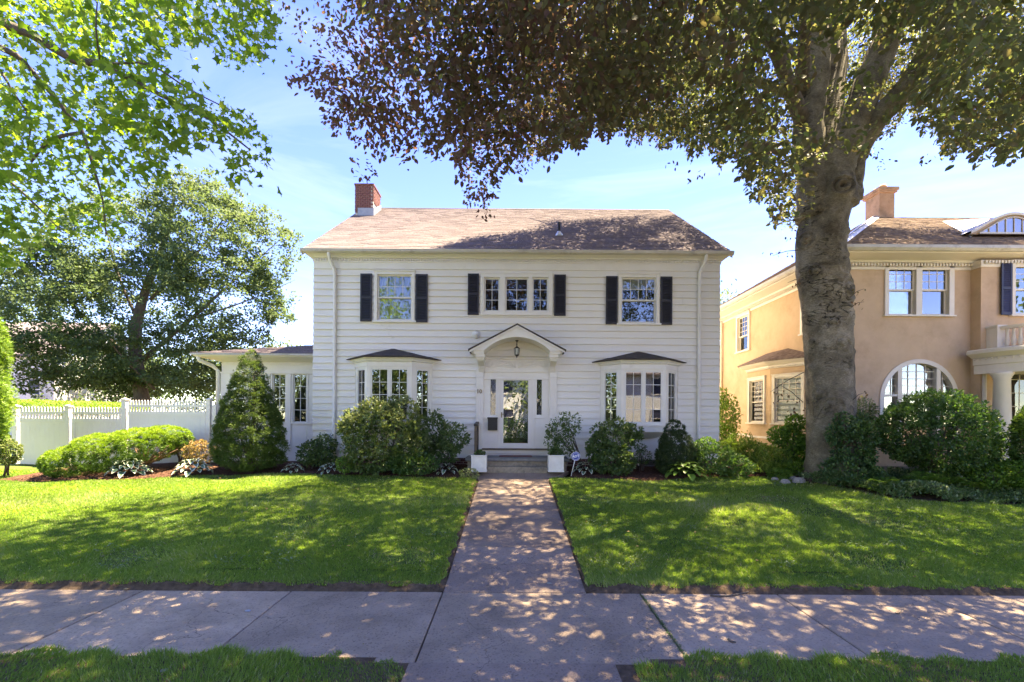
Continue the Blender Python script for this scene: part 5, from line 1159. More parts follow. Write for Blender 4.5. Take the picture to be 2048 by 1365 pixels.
Rg += .012 * np.sin(Ag * 9 + np.sin(Zg * 2.1) * 2) * np.sin(Zg * 3.3 + Ag) + .006 * np.sin(Zg * 19 + 3 * np.sin(Ag * 3 + Zg))
def knot(px, py, h, rad, ring=True, hole=0):
    global Rg
    p = at(px, py, BY); rloc = np.interp(p[2], zz, rr_); c = np.interp(p[2], zz, cxx); s = max(-.98, min(.98, (p[0] - c) / rloc)); ang = -math.acos(s)
    da = (Ag - ang + np.pi) % (2 * np.pi) - np.pi; d = np.sqrt((da * rloc) ** 2 + ((Zg - p[2]) * 1.15) ** 2) / rad
    h = h * 1.5; g = h * np.exp(-d ** 2 * 1.2)
    if ring: g = g - h * .7 * np.exp(-((d - .75) / .14) ** 2) + h * .35 * np.exp(-((d - .98) / .16) ** 2)
    if hole: g = g - hole * np.exp(-(d * 3.2) ** 2)
    Rg = Rg + g
for kx_ in ((1654, 393, .10, .26, True, .3), (1712, 393, .12, .30, False), (1602, 487, .07, .22, True), (1612, 552, .06, .16, True), (1640, 652, .05, .17, True), (1617, 686, .05, .09, True), (1656, 692, .045, .2, True), (1690, 640, .04, .2, True), (1672, 588, .05, .3, True), (1602, 738, .05, .12, False), (1708, 705, .05, .14, False), (1640, 815, .035, .28, True), (1680, 470, .04, .2, True), (1668, 540, .03, .35, True), (1700, 560, .05, .12, False), (1625, 790, .03, .2, True), (1665, 750, .02, .15, True)): knot(*kx_)
V = np.stack([Cg + Rg * np.cos(Ag), BY + Rg * np.sin(Ag), Zg], -1).reshape(-1, 3)
i = np.arange(nz_ * na).reshape(nz_, na); j = np.roll(i, -1, 1)
q = np.stack([i[:-1], j[:-1], j[1:], i[1:]], -1).reshape(-1, 4)
me = bpy.data.meshes.new('trunk'); me.from_pydata(V.tolist(), [], q.tolist()); me.polygons.foreach_set('use_smooth', [True] * len(q)); me.update()
link_mesh('trunk', me, M['beech'], beech)
def limb(pts, n=16, name='limb', r=None, mat='beech', parent=beech, sub=5):
    """pts: (px, py, Y, width px) or ((x,y,z), r)"""
    P, Rr = [], []
    for q in pts:
        if len(q) == 4: P.append(Vector(at(q[0], q[1], q[2]))); Rr.append(q[3] / 2 / FPX * q[2])
        else: P.append(Vector(q[0])); Rr.append(q[1])
    S, SR = [], []
    for k in range(len(P) - 1):
        p0, p1, p2, p3 = P[max(k-1, 0)], P[k], P[k+1], P[min(k+2, len(P)-1)]
        for m in range(sub):
            t = m / sub; S.append(.5 * ((2*p1) + (p2-p0)*t + (2*p0-5*p1+4*p2-p3)*t*t + (3*p1-p0-3*p2+p3)*t**3)); SR.append(Rr[k] + (Rr[k+1]-Rr[k])*t)
    S.append(P[-1]); SR.append(Rr[-1]); SR = [r_ * (1 + .05 * math.sin(k * 2.3)) for k, r_ in enumerate(SR)]
    mb = MB(); mb.tube(S, SR, n=n); return mb.build(name, M[mat], parent)
limb([(1630, 440, BY, 70), (1628, 350, BY, 62), (1616, 250, BY + .1, 54), (1632, 130, BY + .2, 50), (1622, 0, BY + .3, 46), (1600, -250, BY + 1, 36), (1560, -700, BY + 2, 14)])
limb([(1672, 420, BY, 78), (1668, 345, BY - .05, 70), (1700, 270, BY - .1, 60), (1745, 150, BY - .2, 54), (1790, 30, BY - .3, 46), (1840, -150, BY - .4, 34), (1900, -500, BY - .3, 14)])
limb([(1690, 400, BY + .2, 60), (1704, 320, BY + .1, 50), (1750, 245, BY - .3, 42), (1818, 165, BY - .9, 38), (1870, 70, BY - 1.4, 30), (1960, -80, BY - 2, 20), (2100, -300, BY - 3, 8)])
limb([(1650, 380, BY + .3, 60), (1655, 250, BY + .8, 50), (1668, 100, BY + 1.5, 46), (1650, -60, BY + 2.4, 36), (1620, -300, BY + 4, 12)])
for ptz in ([((7.6, 12.3, 10.2), .2), ((5.5, 10.6, 11.6), .14), ((2.6, 8.6, 12), .09), ((-.6, 6.6, 11), .05), ((-2.4, 5.4, 9.2), .02)],
            [((7.6, 12.3, 11), .18), ((6, 9.4, 12.4), .12), ((4.4, 6.4, 12.2), .07), ((3, 4.2, 10.6), .02)],
            [((7.5, 12.5, 12), .18), ((5, 12.8, 14), .12), ((1.5, 12.5, 15), .07), ((-1.5, 12, 14), .02)],
            [((7.7, 12.6, 11), .16), ((6.4, 15, 13.4), .1), ((4, 17.4, 14.8), .05), ((2, 19, 14.4), .02)],
            [((9.4, 11.8, 12), .16), ((12, 9.6, 13.4), .1), ((15, 8, 13.4), .05), ((17, 7, 12), .02)]):
    limb(ptz, n=10, name='branch', mat='bark')
bx_ = np.array([-2000, 430, 455, 500, 540, 565, 600, 640, 690, 676, 700, 740, 775, 800, 850, 900, 925, 950, 968, 990, 1010, 1050, 1120, 1200, 1280, 1350, 1400, 1450, 1480, 1520, 1560, 1592, 1615, 1640, 1665, 1700, 1735, 1770, 1810, 1850, 1880, 1950, 2048, 2600], float)
by_ = np.array([-900, -300, 10, 60, 110, 150, 190, 185, 200, 300, 330, 350, 330, 315, 300, 300, 370, 400, 425, 360, 335, 325, 290, 255, 270, 285, 300, 300, 345, 390, 440, 470, 440, 330, 280, 310, 300, 260, 225, 230, 290, 300, 290, 330], float)
o_ = np.argsort(bx_, kind='stable'); bx_, by_ = bx_[o_], by_[o_]
def P2(P):
    c, s = math.cos(ROLL), math.sin(ROLL); z = P[:, 2] - CAMZ; Y = np.maximum(P[:, 1], .3)
    return HX + (P[:, 0] * c + z * s) / Y * FPX, HY - (-P[:, 0] * s + z * c) / Y * FPX
EC, EA = np.array([6.6, 11.2, 11.5]), np.array([11.5, 9.0, 9.5])
def sprays(centers, per, rad, size, tshift, out_dir=None):
    n = len(centers); C = np.repeat(centers, per, 0); m = len(C)
    ax = unit(rng.normal(size=(n, 3)) * np.array([1, 1, .25]) + np.array([0, 0, -.35])); ax = np.repeat(ax, per, 0)      # twig direction, drooping
    side = np.cross(ax, np.array([0, 0, 1.])); side = unit(side)
    a = rng.uniform(-1, 1, m)[:, None]; b = rng.normal(size=m)[:, None] * .42 * (1 - .35 * a); w = rng.normal(size=m)[:, None] * .13
    P = C + rad * (ax * a + side * b) + rad * w * np.array([0, 0, 1.]) - np.array([0, 0, 1.]) * (rad * .25 * a ** 2)
    T = unit(ax * .6 + side * np.sign(b) * .7 + rdir(m) * .5 + np.array([0, 0, -.45])); N = unit(np.array([0, 0, 1.]) + rdir(m) * .75)
    return P, N, T, np.full(m, size) * rng.uniform(.7, 1.2, m), np.repeat(tshift, per) + rng.normal(size=m) * .1
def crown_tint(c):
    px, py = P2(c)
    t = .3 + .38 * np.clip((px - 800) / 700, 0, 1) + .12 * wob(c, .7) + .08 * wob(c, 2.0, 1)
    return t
def shades_lit(P):
    """True where a leaf clump would shade the sunlit corner of the lawn or the sunlit part of the roofs"""
    s = np.array(sdir); t = (P[:, 2] - .4) / s[2]; gx, gy = P[:, 0] - s[0] * t, P[:, 1] - s[1] * t
    edge = -4.2 - (12.9 - gy) * 1.24 + .5 * np.sin(gx * 1.7) + .3 * np.sin(gy * 3.1)
    a = (gx < edge) & (gy > 6.6) & (gy < 22)
    # roof plane z = zeave + sl (Y - YE)
    t = (P[:, 2] - zeave - sl * (P[:, 1] - YE)) / (s[2] - sl * s[1]); rx, ry_ = P[:, 0] - s[0] * t, P[:, 1] - s[1] * t
    yb = np.interp(rx, [-2.2, -1.2, -.4, .7, 3, 6], [13.8, 15.2, 16.6, 17.3, 17.8, 18.6]) + .25 * np.sin(rx * 5) + .12 * np.sin(rx * 13)
    b = (t > 0) & (ry_ > yb) & (ry_ < 20.5) & (rx > -6.6) & (rx < 6.6)
    return a | b
cs = []
while len(cs) < 3000:
    px = rng.uniform(400, 2250, 6000); Y = rng.uniform(4.6, 18.5, 6000); yb_ = np.interp(px, bx_, by_); py = yb_ - rng.uniform(0, 1, 6000) ** 1.15 * (yb_ + 120)
    X = (px - HX) / FPX * Y; Z = CAMZ + (HY - py) / FPX * Y; c = np.stack([X, Y, Z], 1)
    q = ((c - EC) / EA); d = (q ** 2).sum(1)
    wgt = np.where(px < 1120, (Y / 18.5) ** .4, (Y / 18.5) ** 1.1) * np.where((px < 1150) & (wob(c, 1.5, 6) < -.12), .15, 1)
    ok = (d < 1) & (rng.uniform(size=6000) < wgt) & (wob(c, 1.1, 2) > -.55)
    # keep clear of the neighbour's and the white roof
    ok &= ~((Y > 12.5) & (X > 8.8) & (Z < 9.2))
    ok &= ~((X < -1.5) & (Y > 9.5)) & ~shades_lit(c)
    ok &= ~((Y < BY + .4) & (px > 1572) & (px < 1840) & (py > 20) & (rng.uniform(size=6000) < .93))
    cs += list(c[ok])
cs = cs[:3500]
# sprays added on the far side of the crown to shade the white roof
n = 2600; rx = rng.uniform(-2, 6.6, n); ryy = 13.9 + rng.uniform(0, 1, n) * (np.interp(rx, [-2.2, -1.2, -.4, .7, 3, 6], [13.8, 15.2, 16.6, 17.3, 17.8, 18.6]) - 13.9); tt = rng.uniform(4.5, 9.5, n)
c = np.stack([rx, ryy, zeave + sl * (ryy - YE)], 1) + np.array(sdir) * tt[:, None]; px, py = P2(c)
ok = (py < np.interp(px, bx_, by_) - 15) & (wob(c, 2.6, 2) > -.05) & ~shades_lit(c); cs += list(c[ok][:640])
n = 900; rx = rng.uniform(9, 17, n); ryy = rng.uniform(12.9, 14.9, n) + (rx < 12) * rng.uniform(0, 1.5, n); tt = rng.uniform(5, 9, n)  # sprays added towards the sun to shade the neighbour's roof
c = np.stack([rx, ryy, 7.1 + .6 * (ryy - 12.8)], 1) + np.array(sdir) * tt[:, None]; px, py = P2(c); ok = (py < np.interp(px, bx_, by_) - 10) & (wob(c, 1.9, 2) > -.2); cs += list(c[ok][:420])
cs = np.array(cs)
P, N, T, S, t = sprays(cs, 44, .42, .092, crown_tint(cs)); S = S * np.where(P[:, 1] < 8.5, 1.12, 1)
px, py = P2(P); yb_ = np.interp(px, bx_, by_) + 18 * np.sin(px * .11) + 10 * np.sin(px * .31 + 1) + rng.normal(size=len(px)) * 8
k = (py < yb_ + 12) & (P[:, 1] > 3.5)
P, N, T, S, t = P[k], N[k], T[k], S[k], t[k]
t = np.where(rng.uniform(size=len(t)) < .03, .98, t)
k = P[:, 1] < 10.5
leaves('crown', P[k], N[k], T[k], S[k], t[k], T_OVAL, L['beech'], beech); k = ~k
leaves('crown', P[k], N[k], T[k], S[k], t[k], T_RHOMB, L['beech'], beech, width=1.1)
# unseen upper crown above the frame, put in to shade house and lawn
n = 44000; q = rdir(n) * (rng.uniform(.25, 1, n) ** .45)[:, None]; c = EC + q * EA
px, py = P2(c); k = (py < -90) & (c[:, 1] > 2.5) | ((c[:, 1] < 2.5) & (c[:, 2] > 7)); c = c[k]
k = (wob(c, .9, 4) > -.35) & (c[:, 2] > 6.5); c = c[k]
c = c[~shades_lit(c)][:2100]
n = 900; gx = rng.uniform(-4, 8.5, n); gy = rng.uniform(3.4, 7.2, n); t_ = rng.uniform(8, 14, n); c2 = np.stack([gx, gy, np.full(n, .2)], 1) + np.array(sdir)[None] / sdir[2] * t_[:, None]  # more out-of-view sprays, added to shade the sidewalk
c2 = c2[(P2(c2)[1] < -110) & (wob(c2, 1.6, 8) > -.45)][:150]; c = np.concatenate([c, c2])
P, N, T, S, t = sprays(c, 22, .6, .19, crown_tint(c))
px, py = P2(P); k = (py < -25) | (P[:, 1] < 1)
leaves('upper_shade_crown', P[k], N[k], T[k], S[k], t[k], T_RHOMB, L['beech'], beech, width=1.15)
# hanging leafy tips and trunk sprigs
tips = [(962, 432, 8.2, 10), (952, 400, 8.2, 12), (735, 350, 7.2, 14), (640, 185, 6.4, 12), (1398, 350, 8.6, 10), (1345, 322, 8.6, 6), (1565, 425, 11.6, 14), (1588, 470, 11.6, 8), (1548, 508, 11.8, 6), (1570, 506, 11.8, 6), (1590, 565, 11.7, 9), (1716, 582, 11.7, 7), (1716, 607, 11.7, 6), (1718, 790, 11.7, 8), (1560, 792, 11.6, 12), (1585, 800, 11.6, 8), (1590, 822, 11.6, 8), (1745, 310, 10.5, 14), (1760, 330, 10.5, 8), (1990, 312, 9, 9), (1850, 318, 9.5, 8), (1700, 300, 11, 10), (1040, 340, 8.4, 10), (600, 160, 6.3, 20)]
Pl = []; tl = []
for px_t, py_t, Yt, nn_ in tips:
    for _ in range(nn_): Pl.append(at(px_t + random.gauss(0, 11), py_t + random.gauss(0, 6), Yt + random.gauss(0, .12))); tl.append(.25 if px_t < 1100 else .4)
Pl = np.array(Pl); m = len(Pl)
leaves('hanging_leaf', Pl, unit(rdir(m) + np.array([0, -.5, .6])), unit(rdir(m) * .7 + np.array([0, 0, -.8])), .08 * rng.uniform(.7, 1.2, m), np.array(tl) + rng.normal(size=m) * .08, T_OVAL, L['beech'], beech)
mb = MB()
for a, b in (((1608, 745, 11.75), (1540, 785, 11.5)), ((1606, 805, 11.75), (1560, 770, 11.5)), ((1700, 595, 11.75), (1728, 578, 11.7)), ((1702, 615, 11.75), (1728, 604, 11.7)), ((1606, 560, 11.8), (1575, 566, 11.7)), ((1600, 500, 11.8), (1545, 512, 11.7)), ((1706, 800, 11.7), (1728, 786, 11.7))):
    A, B_ = Vector(at(*a)), Vector(at(*b)); mb.tube([A, A.lerp(B_, .5) + Vector((0, 0, .04)), B_], [.012, .009, .004], n=5)
mb.build('sprig', M['twig'], beech)

# ------------------------------------------------------------------ maple branches at the upper left
maple = empty('maple_tree', (-8.4, 3.4, 0), 'bright green maple whose backlit branches reach in from the upper left', 'tree')
limb([((-8.4, 3.4, -.1), .3), ((-8.3, 3.4, 2.5), .24), ((-8.2, 3.6, 5), .2), ((-8, 3.8, 8), .12), ((-7.6, 4, 11), .05)], n=12, name='trunk', mat='bark', parent=maple)
for br in ([(-300, 20, 4.6, 26), (0, 45, 5, 18), (150, 122, 5.2, 15), (200, 128, 5.3, 12), (320, 190, 5.5, 8), (420, 240, 5.7, 5), (500, 300, 5.9, 3)],
           [(-200, 60, 5.2, 16), (0, 95, 5.4, 12), (70, 150, 5.6, 9), (130, 222, 5.8, 8), (165, 265, 5.9, 7), (185, 330, 6, 5), (205, 400, 6.1, 3.5), (212, 470, 6.2, 2)],
           [(165, 266, 5.9, 6), (125, 272, 5.8, 7), (90, 290, 5.8, 6), (62, 325, 5.8, 4)],
           [(0, 140, 5.6, 5), (30, 190, 5.6, 4), (60, 240, 5.7, 3), (55, 300, 5.8, 2)],
           [(180, 130, 5.3, 5), (230, 128, 5.3, 5), (300, 130, 5.4, 4), (380, 180, 5.5, 3), (460, 220, 5.6, 2)],
           [(200, 120, 5.2, 4), (192, 60, 5, 3), (195, 0, 4.9, 2)], [(-200, 300, 6, 12), (-20, 340, 6.2, 6), (60, 400, 6.4, 4), (120, 460, 6.5, 2)]):
    limb(br, n=7, name='branch', mat='bark', parent=maple, sub=3)
mpoly = [(-120, -60), (545, -60), (560, 40), (540, 110), (505, 130), (490, 160), (450, 140), (420, 95), (345, 88), (325, 120), (350, 160), (400, 175), (430, 205), (505, 225), (545, 270), (545, 320), (500, 345), (470, 365), (445, 345), (450, 300), (400, 300), (340, 300), (325, 330), (345, 360), (300, 372), (250, 370), (262, 410), (265, 450), (225, 490), (150, 480), (100, 510), (40, 540), (-120, 560)]
def inpoly(x, y, poly):
    c = np.zeros(len(x), bool); j = len(poly) - 1
    for i_ in range(len(poly)):
        xi, yi = poly[i_]; xj, yj = poly[j]
        c ^= ((yi > y) != (yj > y)) & (x < (xj - xi) * (y - yi) / (yj - yi + 1e-9) + xi); j = i_
    return c
n = 5000; px = rng.uniform(-120, 560, n); py = rng.uniform(-60, 560, n); Y = rng.uniform(4.3, 8.2, n); c = np.array([at(a, b, y) for a, b, y in zip(px, py, Y)])
k = inpoly(px, py, mpoly) & (wob(c, 3.0, 3) > .03 - .12 * (py < 330)); c = c[k][:780]
per = 13; C = np.repeat(c, per, 0); m = len(C); P = C + rng.normal(size=(m, 3)) * np.array([.15, .15, .1])
px, py = P2(P); k = inpoly(px, py, mpoly) | (rng.uniform(size=m) < .12); P = P[k]; m = len(P)
leaves('foliage', P, unit(np.array([0, 0, .9]) + rdir(m) * .8), unit(rdir(m) * np.array([1, 1, .4]) + np.array([0, 0, -.55])), .085 * rng.uniform(.5, 1.3, m), .5 + .28 * rng.normal(size=m), T_MAPLE, L['maple'], maple)
n = 260; c = np.stack([rng.uniform(-13, -6.6, n), rng.uniform(-.5, 6.0, n), rng.uniform(5, 11, n)], 1)
c = c[(P2(c)[0] < -60) | (P2(c)[1] < -90) | (c[:, 1] < 0)]
C = np.repeat(c, 14, 0); m = len(C); P = C + rng.normal(size=(m, 3)) * .3
n = 3000; gx = rng.uniform(-14, -3.5, n); gy = rng.uniform(3.5, 12.5, n); t_ = rng.uniform(8, 16, n); c2 = np.stack([gx, gy, np.full(n, .3)], 1) + np.array(sdir)[None] / sdir[2] * t_[:, None]  # unseen sprays added above the frame to shade the left lawn and sidewalk
k = (P2(c2)[1] < -110) & ~shades_lit(c2) & (wob(c2, 1.3, 8) > -.3); c2 = c2[k][:260]; C2 = np.repeat(c2, 14, 0); P = np.concatenate([P, C2 + rng.normal(size=C2.shape) * .3]); P = P[P2(P)[1] < -40]; m = len(P)
leaves('outer_shade_foliage', P, unit(np.array([0, 0, .9]) + rdir(m) * .8), unit(rdir(m)), .2 * rng.uniform(.6, 1.2, m), 0.5 + .25 * rng.normal(size=m), T_RHOMB, L['maple'], maple, width=1.5)

# ------------------------------------------------------------------ distant trees
def big_tree(name, label, base, blobs, n, size, mat, trunk_pts, branches, tint=.4, tmpl=T_OVAL, lump=.3, lf=.9, group=None, seed=0, per=12, rad=.5, shell=(.35, 1.05), gap=-.35, clump=None):
    e = empty(name, base, label, 'tree', group)
    limb(trunk_pts, n=12, name='trunk', mat='bark', parent=e)
    for b in branches: limb([(q[0], q[1] * .6) for q in b], n=6, name='branch', mat='bark', parent=e, sub=4)
    if clump:
        clump_leaves('crown', blobs, clump[0], clump[1], clump[2], size, T_RHOMB, mat, e, shell=shell, lump=lump, lf=lf, up=.9, tbase=tint, tvar=.12, ttop=.22, flat=.55, rad=.5, noise=.7, seed=seed, width=1.2); return e
    nc = n // per; w = np.array([b[3] * b[4] * b[5] for b in blobs]) ** .8; w /= w.sum(); idx = rng.choice(len(blobs), nc, p=w); Bb = np.array(blobs, float)[idx]
    D = rdir(nc); r = rng.uniform(shell[0] ** 2, shell[1] ** 2, nc) ** .5; P0 = Bb[:, :3] + D * Bb[:, 3:6]
    r *= 1 + lump * wob(P0, lf, seed); c = Bb[:, :3] + D * Bb[:, 3:6] * r[:, None]; c = c[wob(c, lf * 1.9, seed + 5) > gap]
    C = np.repeat(c, per, 0); m = len(C); P = C + rng.normal(size=(m, 3)) * rad * np.array([1, 1, .55])
    t = tint + np.repeat(.12 * rng.normal(size=len(c)), per) + .1 * rng.normal(size=m)
    leaves('crown', P, unit(np.array([0, 0, 1.]) + rdir(m) * .8), unit(rdir(m) + np.array([0, 0, -.3])), size * rng.uniform(.65, 1.25, m), t, tmpl, mat, e)
    return e
def B3(px, py, Y, rx, ry, rz): x, y, z = at(px, py, Y); return (x, y, z, rx, ry, rz)
TY = 25
big_tree('maple_tree', 'big rounded green tree rising behind the picket topped fence left of the white house', (-19.6, TY, .6),
    [B3(300, 640, TY, 5.2, 4, 3.9), B3(130, 640, TY, 3.6, 3.4, 3.4), B3(460, 600, TY, 3.0, 3, 3.3), B3(260, 500, TY, 3.8, 3.2, 3.2), B3(420, 480, TY, 3.4, 3, 2.9), B3(380, 420, TY, 2.2, 2.0, 1.6), B3(520, 500, TY, 1.9, 2, 2.6), B3(90, 560, TY, 2.4, 2.4, 1.9), B3(350, 730, TY, 4.6, 3.6, 1.5), B3(190, 730, TY, 3.4, 3.2, 1.3)],
    100000, .15, L['bgtree'], [((-19.6, TY, .3), .45), ((-19.8, TY, 2.5), .36), (at(270, 700, TY), .3), (at(285, 600, TY), .22), (at(330, 480, TY), .12), (at(350, 390, TY), .04)],
    [[(at(275, 740, TY), .22), (at(220, 680, TY), .14), (at(130, 600, TY - 1), .06), (at(80, 560, TY - 1), .02)], [(at(285, 720, TY), .22), (at(380, 640, TY), .16), (at(470, 560, TY), .08), (at(560, 480, TY), .02)],
     [(at(280, 650, TY), .16), (at(240, 560, TY), .09), (at(210, 450, TY), .03)], [(at(300, 600, TY), .14), (at(400, 500, TY), .08), (at(460, 420, TY), .03)], [(at(380, 640, TY), .1), (at(500, 600, TY), .05), (at(590, 560, TY), .015)],
     [(at(310, 780, TY - 1), .14), (at(250, 720, TY - 2), .1), (at(200, 660, TY - 3), .03)]], seed=2, lump=.25, lf=.8, tint=.38, clump=(3300, 64, .62), shell=(.3, 1.05))
big_tree('background_tree', 'light green tree showing in the gap between the two houses', (16.5, 38, .6), [B3(1450, 690, 38, 3, 3, 4.5), B3(1447, 640, 38, 1.6, 2, 2.6), B3(1470, 760, 38, 3.5, 3, 3)], 9000, .24, L['bgtree'],
    [((17, 38, .5), .3), ((17, 38, 5), .2), ((16.8, 38, 9), .05)], [], tint=.85, seed=4)
big_tree('background_tree', 'dark small tree far off at the left edge above the far house', (-42, 44, .6), [B3(20, 640, 44, 5, 4, 5.5), B3(60, 700, 44, 4, 3, 3)], 9000, .3, L['bgtree'], [((-46, 44, .5), .3), ((-46, 44, 5), .2), ((-46, 44, 9), .05)], [], tint=.4, seed=6)
big_tree('background_tree', 'low tree tops just above the sunroom roof', (-14.5, 34, .6), [B3(600, 730, 34, 3.4, 2.5, 1.7), B3(535, 740, 34, 3, 2.5, 1.6), B3(555, 705, 34, .5, .5, .5)], 7000, .2, L['bgtree'], [((-15.5, 34, .5), .3), ((-15.5, 34, 3), .2), ((-15.6, 34, 5), .05)], [], tint=.5, seed=7)
big_tree('background_tree', 'low dark trees behind the big maple beyond the fence', (-20, 36, .6), [B3(330, 770, 36, 6, 2.5, 2.8), B3(200, 765, 36, 4.5, 2.5, 3), B3(450, 770, 36, 4.5, 2.5, 2.6)], 14000, .24, L['bgtree'], [((-20, 36, .5), .3), ((-20, 36, 2), .2), ((-20, 36, 4), .05)], [], tint=.35, seed=9, shell=(.1, 1.05))
# trees across the street (seen in the window reflections)
for k_, (x, y, h_, lab) in enumerate(((-10, -9.5, 9, 'street tree across the road left of the white opposite house'), (3.6, -11.5, 10, 'street tree across the road between the two opposite houses'), (20, -10, 9, 'street tree across the road right of both opposite houses'), (-22, -11, 10, 'street tree across the road farthest left'), (-3.5, -28, 13, 'tall tree behind the opposite white house'), (27, 7.5, 12, 'tree in the next front garden beyond the stucco house'), (36, 13, 15, 'tall tree far to the right beyond the stucco house'), (-24, 8, 12, 'tree in the front garden beyond the fence at the left'), (-34, 14, 14, 'tall tree far to the left beyond the fence'))):
    big_tree('street_tree', lab, (x, y, 0), [(x, y, h_ * .6, h_ * .38, h_ * .38, h_ * .4), (x + 1.5, y, h_ * .42, h_ * .3, h_ * .3, h_ * .25)], 5200, .34, L['bgtree'], [((x, y, -.1), .25), ((x, y, h_ * .5), .16), ((x, y, h_ * .85), .05)], [], tint=.6, group='trees across the street', seed=k_)

# ------------------------------------------------------------------ shrubs and bed plants
def G(px, py_ground):
    """point on the garden ground seen at a pixel"""
    Y = 12.5
    for _ in range(30):
        x, _, z = at(px, py_ground, Y); Y += (z - gz(x, Y)) * 3.5; Y = min(max(Y, 4), 40)
    return at(px, py_ground, Y)
def shrub(name, label, cat, blobs, n, size, tmpl, mat, base=None, group=None, nst=7, st_r=.018, clump=None, **kw):
    b0 = blobs[0]; base = base or (b0[0], b0[1], gz(b0[0], b0[1]) + .03)
    e = empty(name, base, label, cat, group)
    tips_ = []
    for b in blobs:
        for _ in range(max(2, nst // len(blobs))): d = rdir(1)[0]; tips_.append((b[0] + d[0] * b[3] * .75, b[1] + d[1] * b[4] * .75, b[2] + abs(d[2]) * b[5] * .7))
    stems('stem', base, tips_, st_r, M['twig'], e)
    if clump: clump_leaves('foliage', blobs, n, clump[0], clump[1], size, tmpl, mat, e, zmin=base[2] - .02, **kw)
    else: blob_leaves('foliage', blobs, n, size, tmpl, mat, e, zmin=base[2] - .02, **kw)
    return e
def sph(px, py, Y, wpx, hpx, dy=None):
    x, y, z = at(px, py, Y); W = wpx / 2 / FPX * Y; m_ = abs(x) / Y; k_ = .8 if dy is None else min(dy / W, 1.0); rx = W / math.sqrt(1 + (m_ * k_) ** 2); dy = (k_ * rx) if dy is None else min(dy, rx * 1.1)
    rz = hpx / 2 / FPX * Y; rx = rx * .96; rz = hpx / 2 / FPX * Y; return (x, y, z, rx, dy or (rx + rz) / 2, rz)
for hx0, hx1, lab in HEDGES:
    shrub('clipped_hedge', lab, 'hedge', [(x_, -10.8, 1.0, 1.1, .6, 1.15) for x_ in np.arange(hx0 + .8, hx1, 1.3)], 9000, .13, T_OVAL, L['holly'], base=((hx0 + hx1) / 2, -10.8, 0), nst=6, lump=.08, shell=(.6, 1.05))
# hedge behind the fence
shrub('clipped_hedge', 'flat topped lime green hedge showing above the low end of the white fence', 'hedge', [sph(140, 815, 17, 330, 24, .8), sph(60, 812, 17, 170, 24, .8), sph(215, 817, 17, 170, 22, .8)], 16000, .055, T_OVAL, L['lime'], nst=4, lump=.05, up=.8, tbase=.6, shell=(.85, 1.02))
# arborvitae at the left edge
shrub('arborvitae', 'tall yellow green evergreen cut off by the left edge', 'shrub', [sph(-50, 790, 12.6, 160, 270), sph(-38, 700, 12.6, 110, 150), sph(-34, 830, 12.4, 120, 190)], 30000, .085, T_TUFT, L['lime'], lump=.2, lf=5, tbase=.35, up=.4, outward=.6)
shrub('shrub', 'low dusty green shrub at the foot of the left edge evergreen', 'shrub', [sph(15, 905, 12.5, 60, 50)], 1500, .06, T_OVAL, L['rhodolit'])
# spreading yew
YW = 13.1
shrub('spreading_yew', 'low spreading yew with a sheared bright green top in front of the fence', 'shrub',
    [sph(150, 925, 12.75, 130, 62, .75), sph(215, 905, 12.9, 160, 72, .85), sph(285, 890, 13.15, 160, 62, .85), sph(330, 876, 13.4, 110, 44, .8), sph(125, 932, 12.6, 70, 44, .5)], 3000, .045, T_TUFT, L['yew'], nst=4, clump=(22, .055), lump=.02, tbase=.1, ttop=.75, shell=(.94, 1.0))  # top tinted paler: new growth plus painted top light, sides kept darker
yb0 = at(300, 925, 13.0)
ys = empty('bare_yew_branch', (yb0[0], yb0[1], yb0[2] - .1), 'bare brown branches fanning out under the right end of the spreading yew', 'branches')
mb = MB()
for k_ in range(22):
    b = Vector(at(290 + random.uniform(-8, 8), 930, 13.05)); t_ = Vector(at(random.uniform(262, 372), random.uniform(885, 905), 13.2 + random.uniform(-.4, .5))); mid = b.lerp(t_, .5) + Vector((0, 0, -.03)); mb.tube([b, mid, t_], [.018, .013, .007], n=5)
mb.build('twigs', pmat('reddish_twig', [(.16, .08, .045), (.26, .14, .08)], scale=8, bump=0), ys)
shrub('juniper', 'dark green low shrub at the right end of the spreading yew by the fence', 'shrub', [sph(362, 882, 13.9, 60, 34)], 3500, .045, T_TUFT, L['spruce'])
shrub('azalea', 'bronze and yellow leaved azalea between the spreading yew and the cone shaped spruce', 'shrub', [sph(398, 902, 13.2, 60, 46), sph(385, 910, 13.0, 44, 36)], 190, .055, T_OVAL, L['azalea'], clump=(10, .06), lump=.2, shell=(.7, 1.05), tbase=.4, tvar=.3)
# cone spruce
cone = []
for py, w_px in ((735, 34), (758, 62), (785, 88), (812, 108), (840, 130), (866, 146), (892, 156), (914, 148)): cone.append(sph(500 + (2 if py < 800 else 0), py, 13.15, w_px, 62 if py < 900 else 46))
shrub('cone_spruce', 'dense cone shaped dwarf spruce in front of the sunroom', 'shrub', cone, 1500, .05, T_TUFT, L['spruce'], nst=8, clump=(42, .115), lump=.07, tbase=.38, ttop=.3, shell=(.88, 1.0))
mb = MB(); bs = at(500, 945, 13.0); mb.tube([bs, (bs[0], bs[1] + .1, bs[2] + .4)], [.06, .045], n=8)
for k_ in range(6): mb.tube([bs, (bs[0] + random.uniform(-.5, .5), bs[1] + random.uniform(-.3, .1), bs[2] + .5)], [.02, .01], n=5)
tag(mb.build('spruce_stump', M['twig'], None, origin=bs), 'short bare stems under the cone shaped spruce', 'stems')
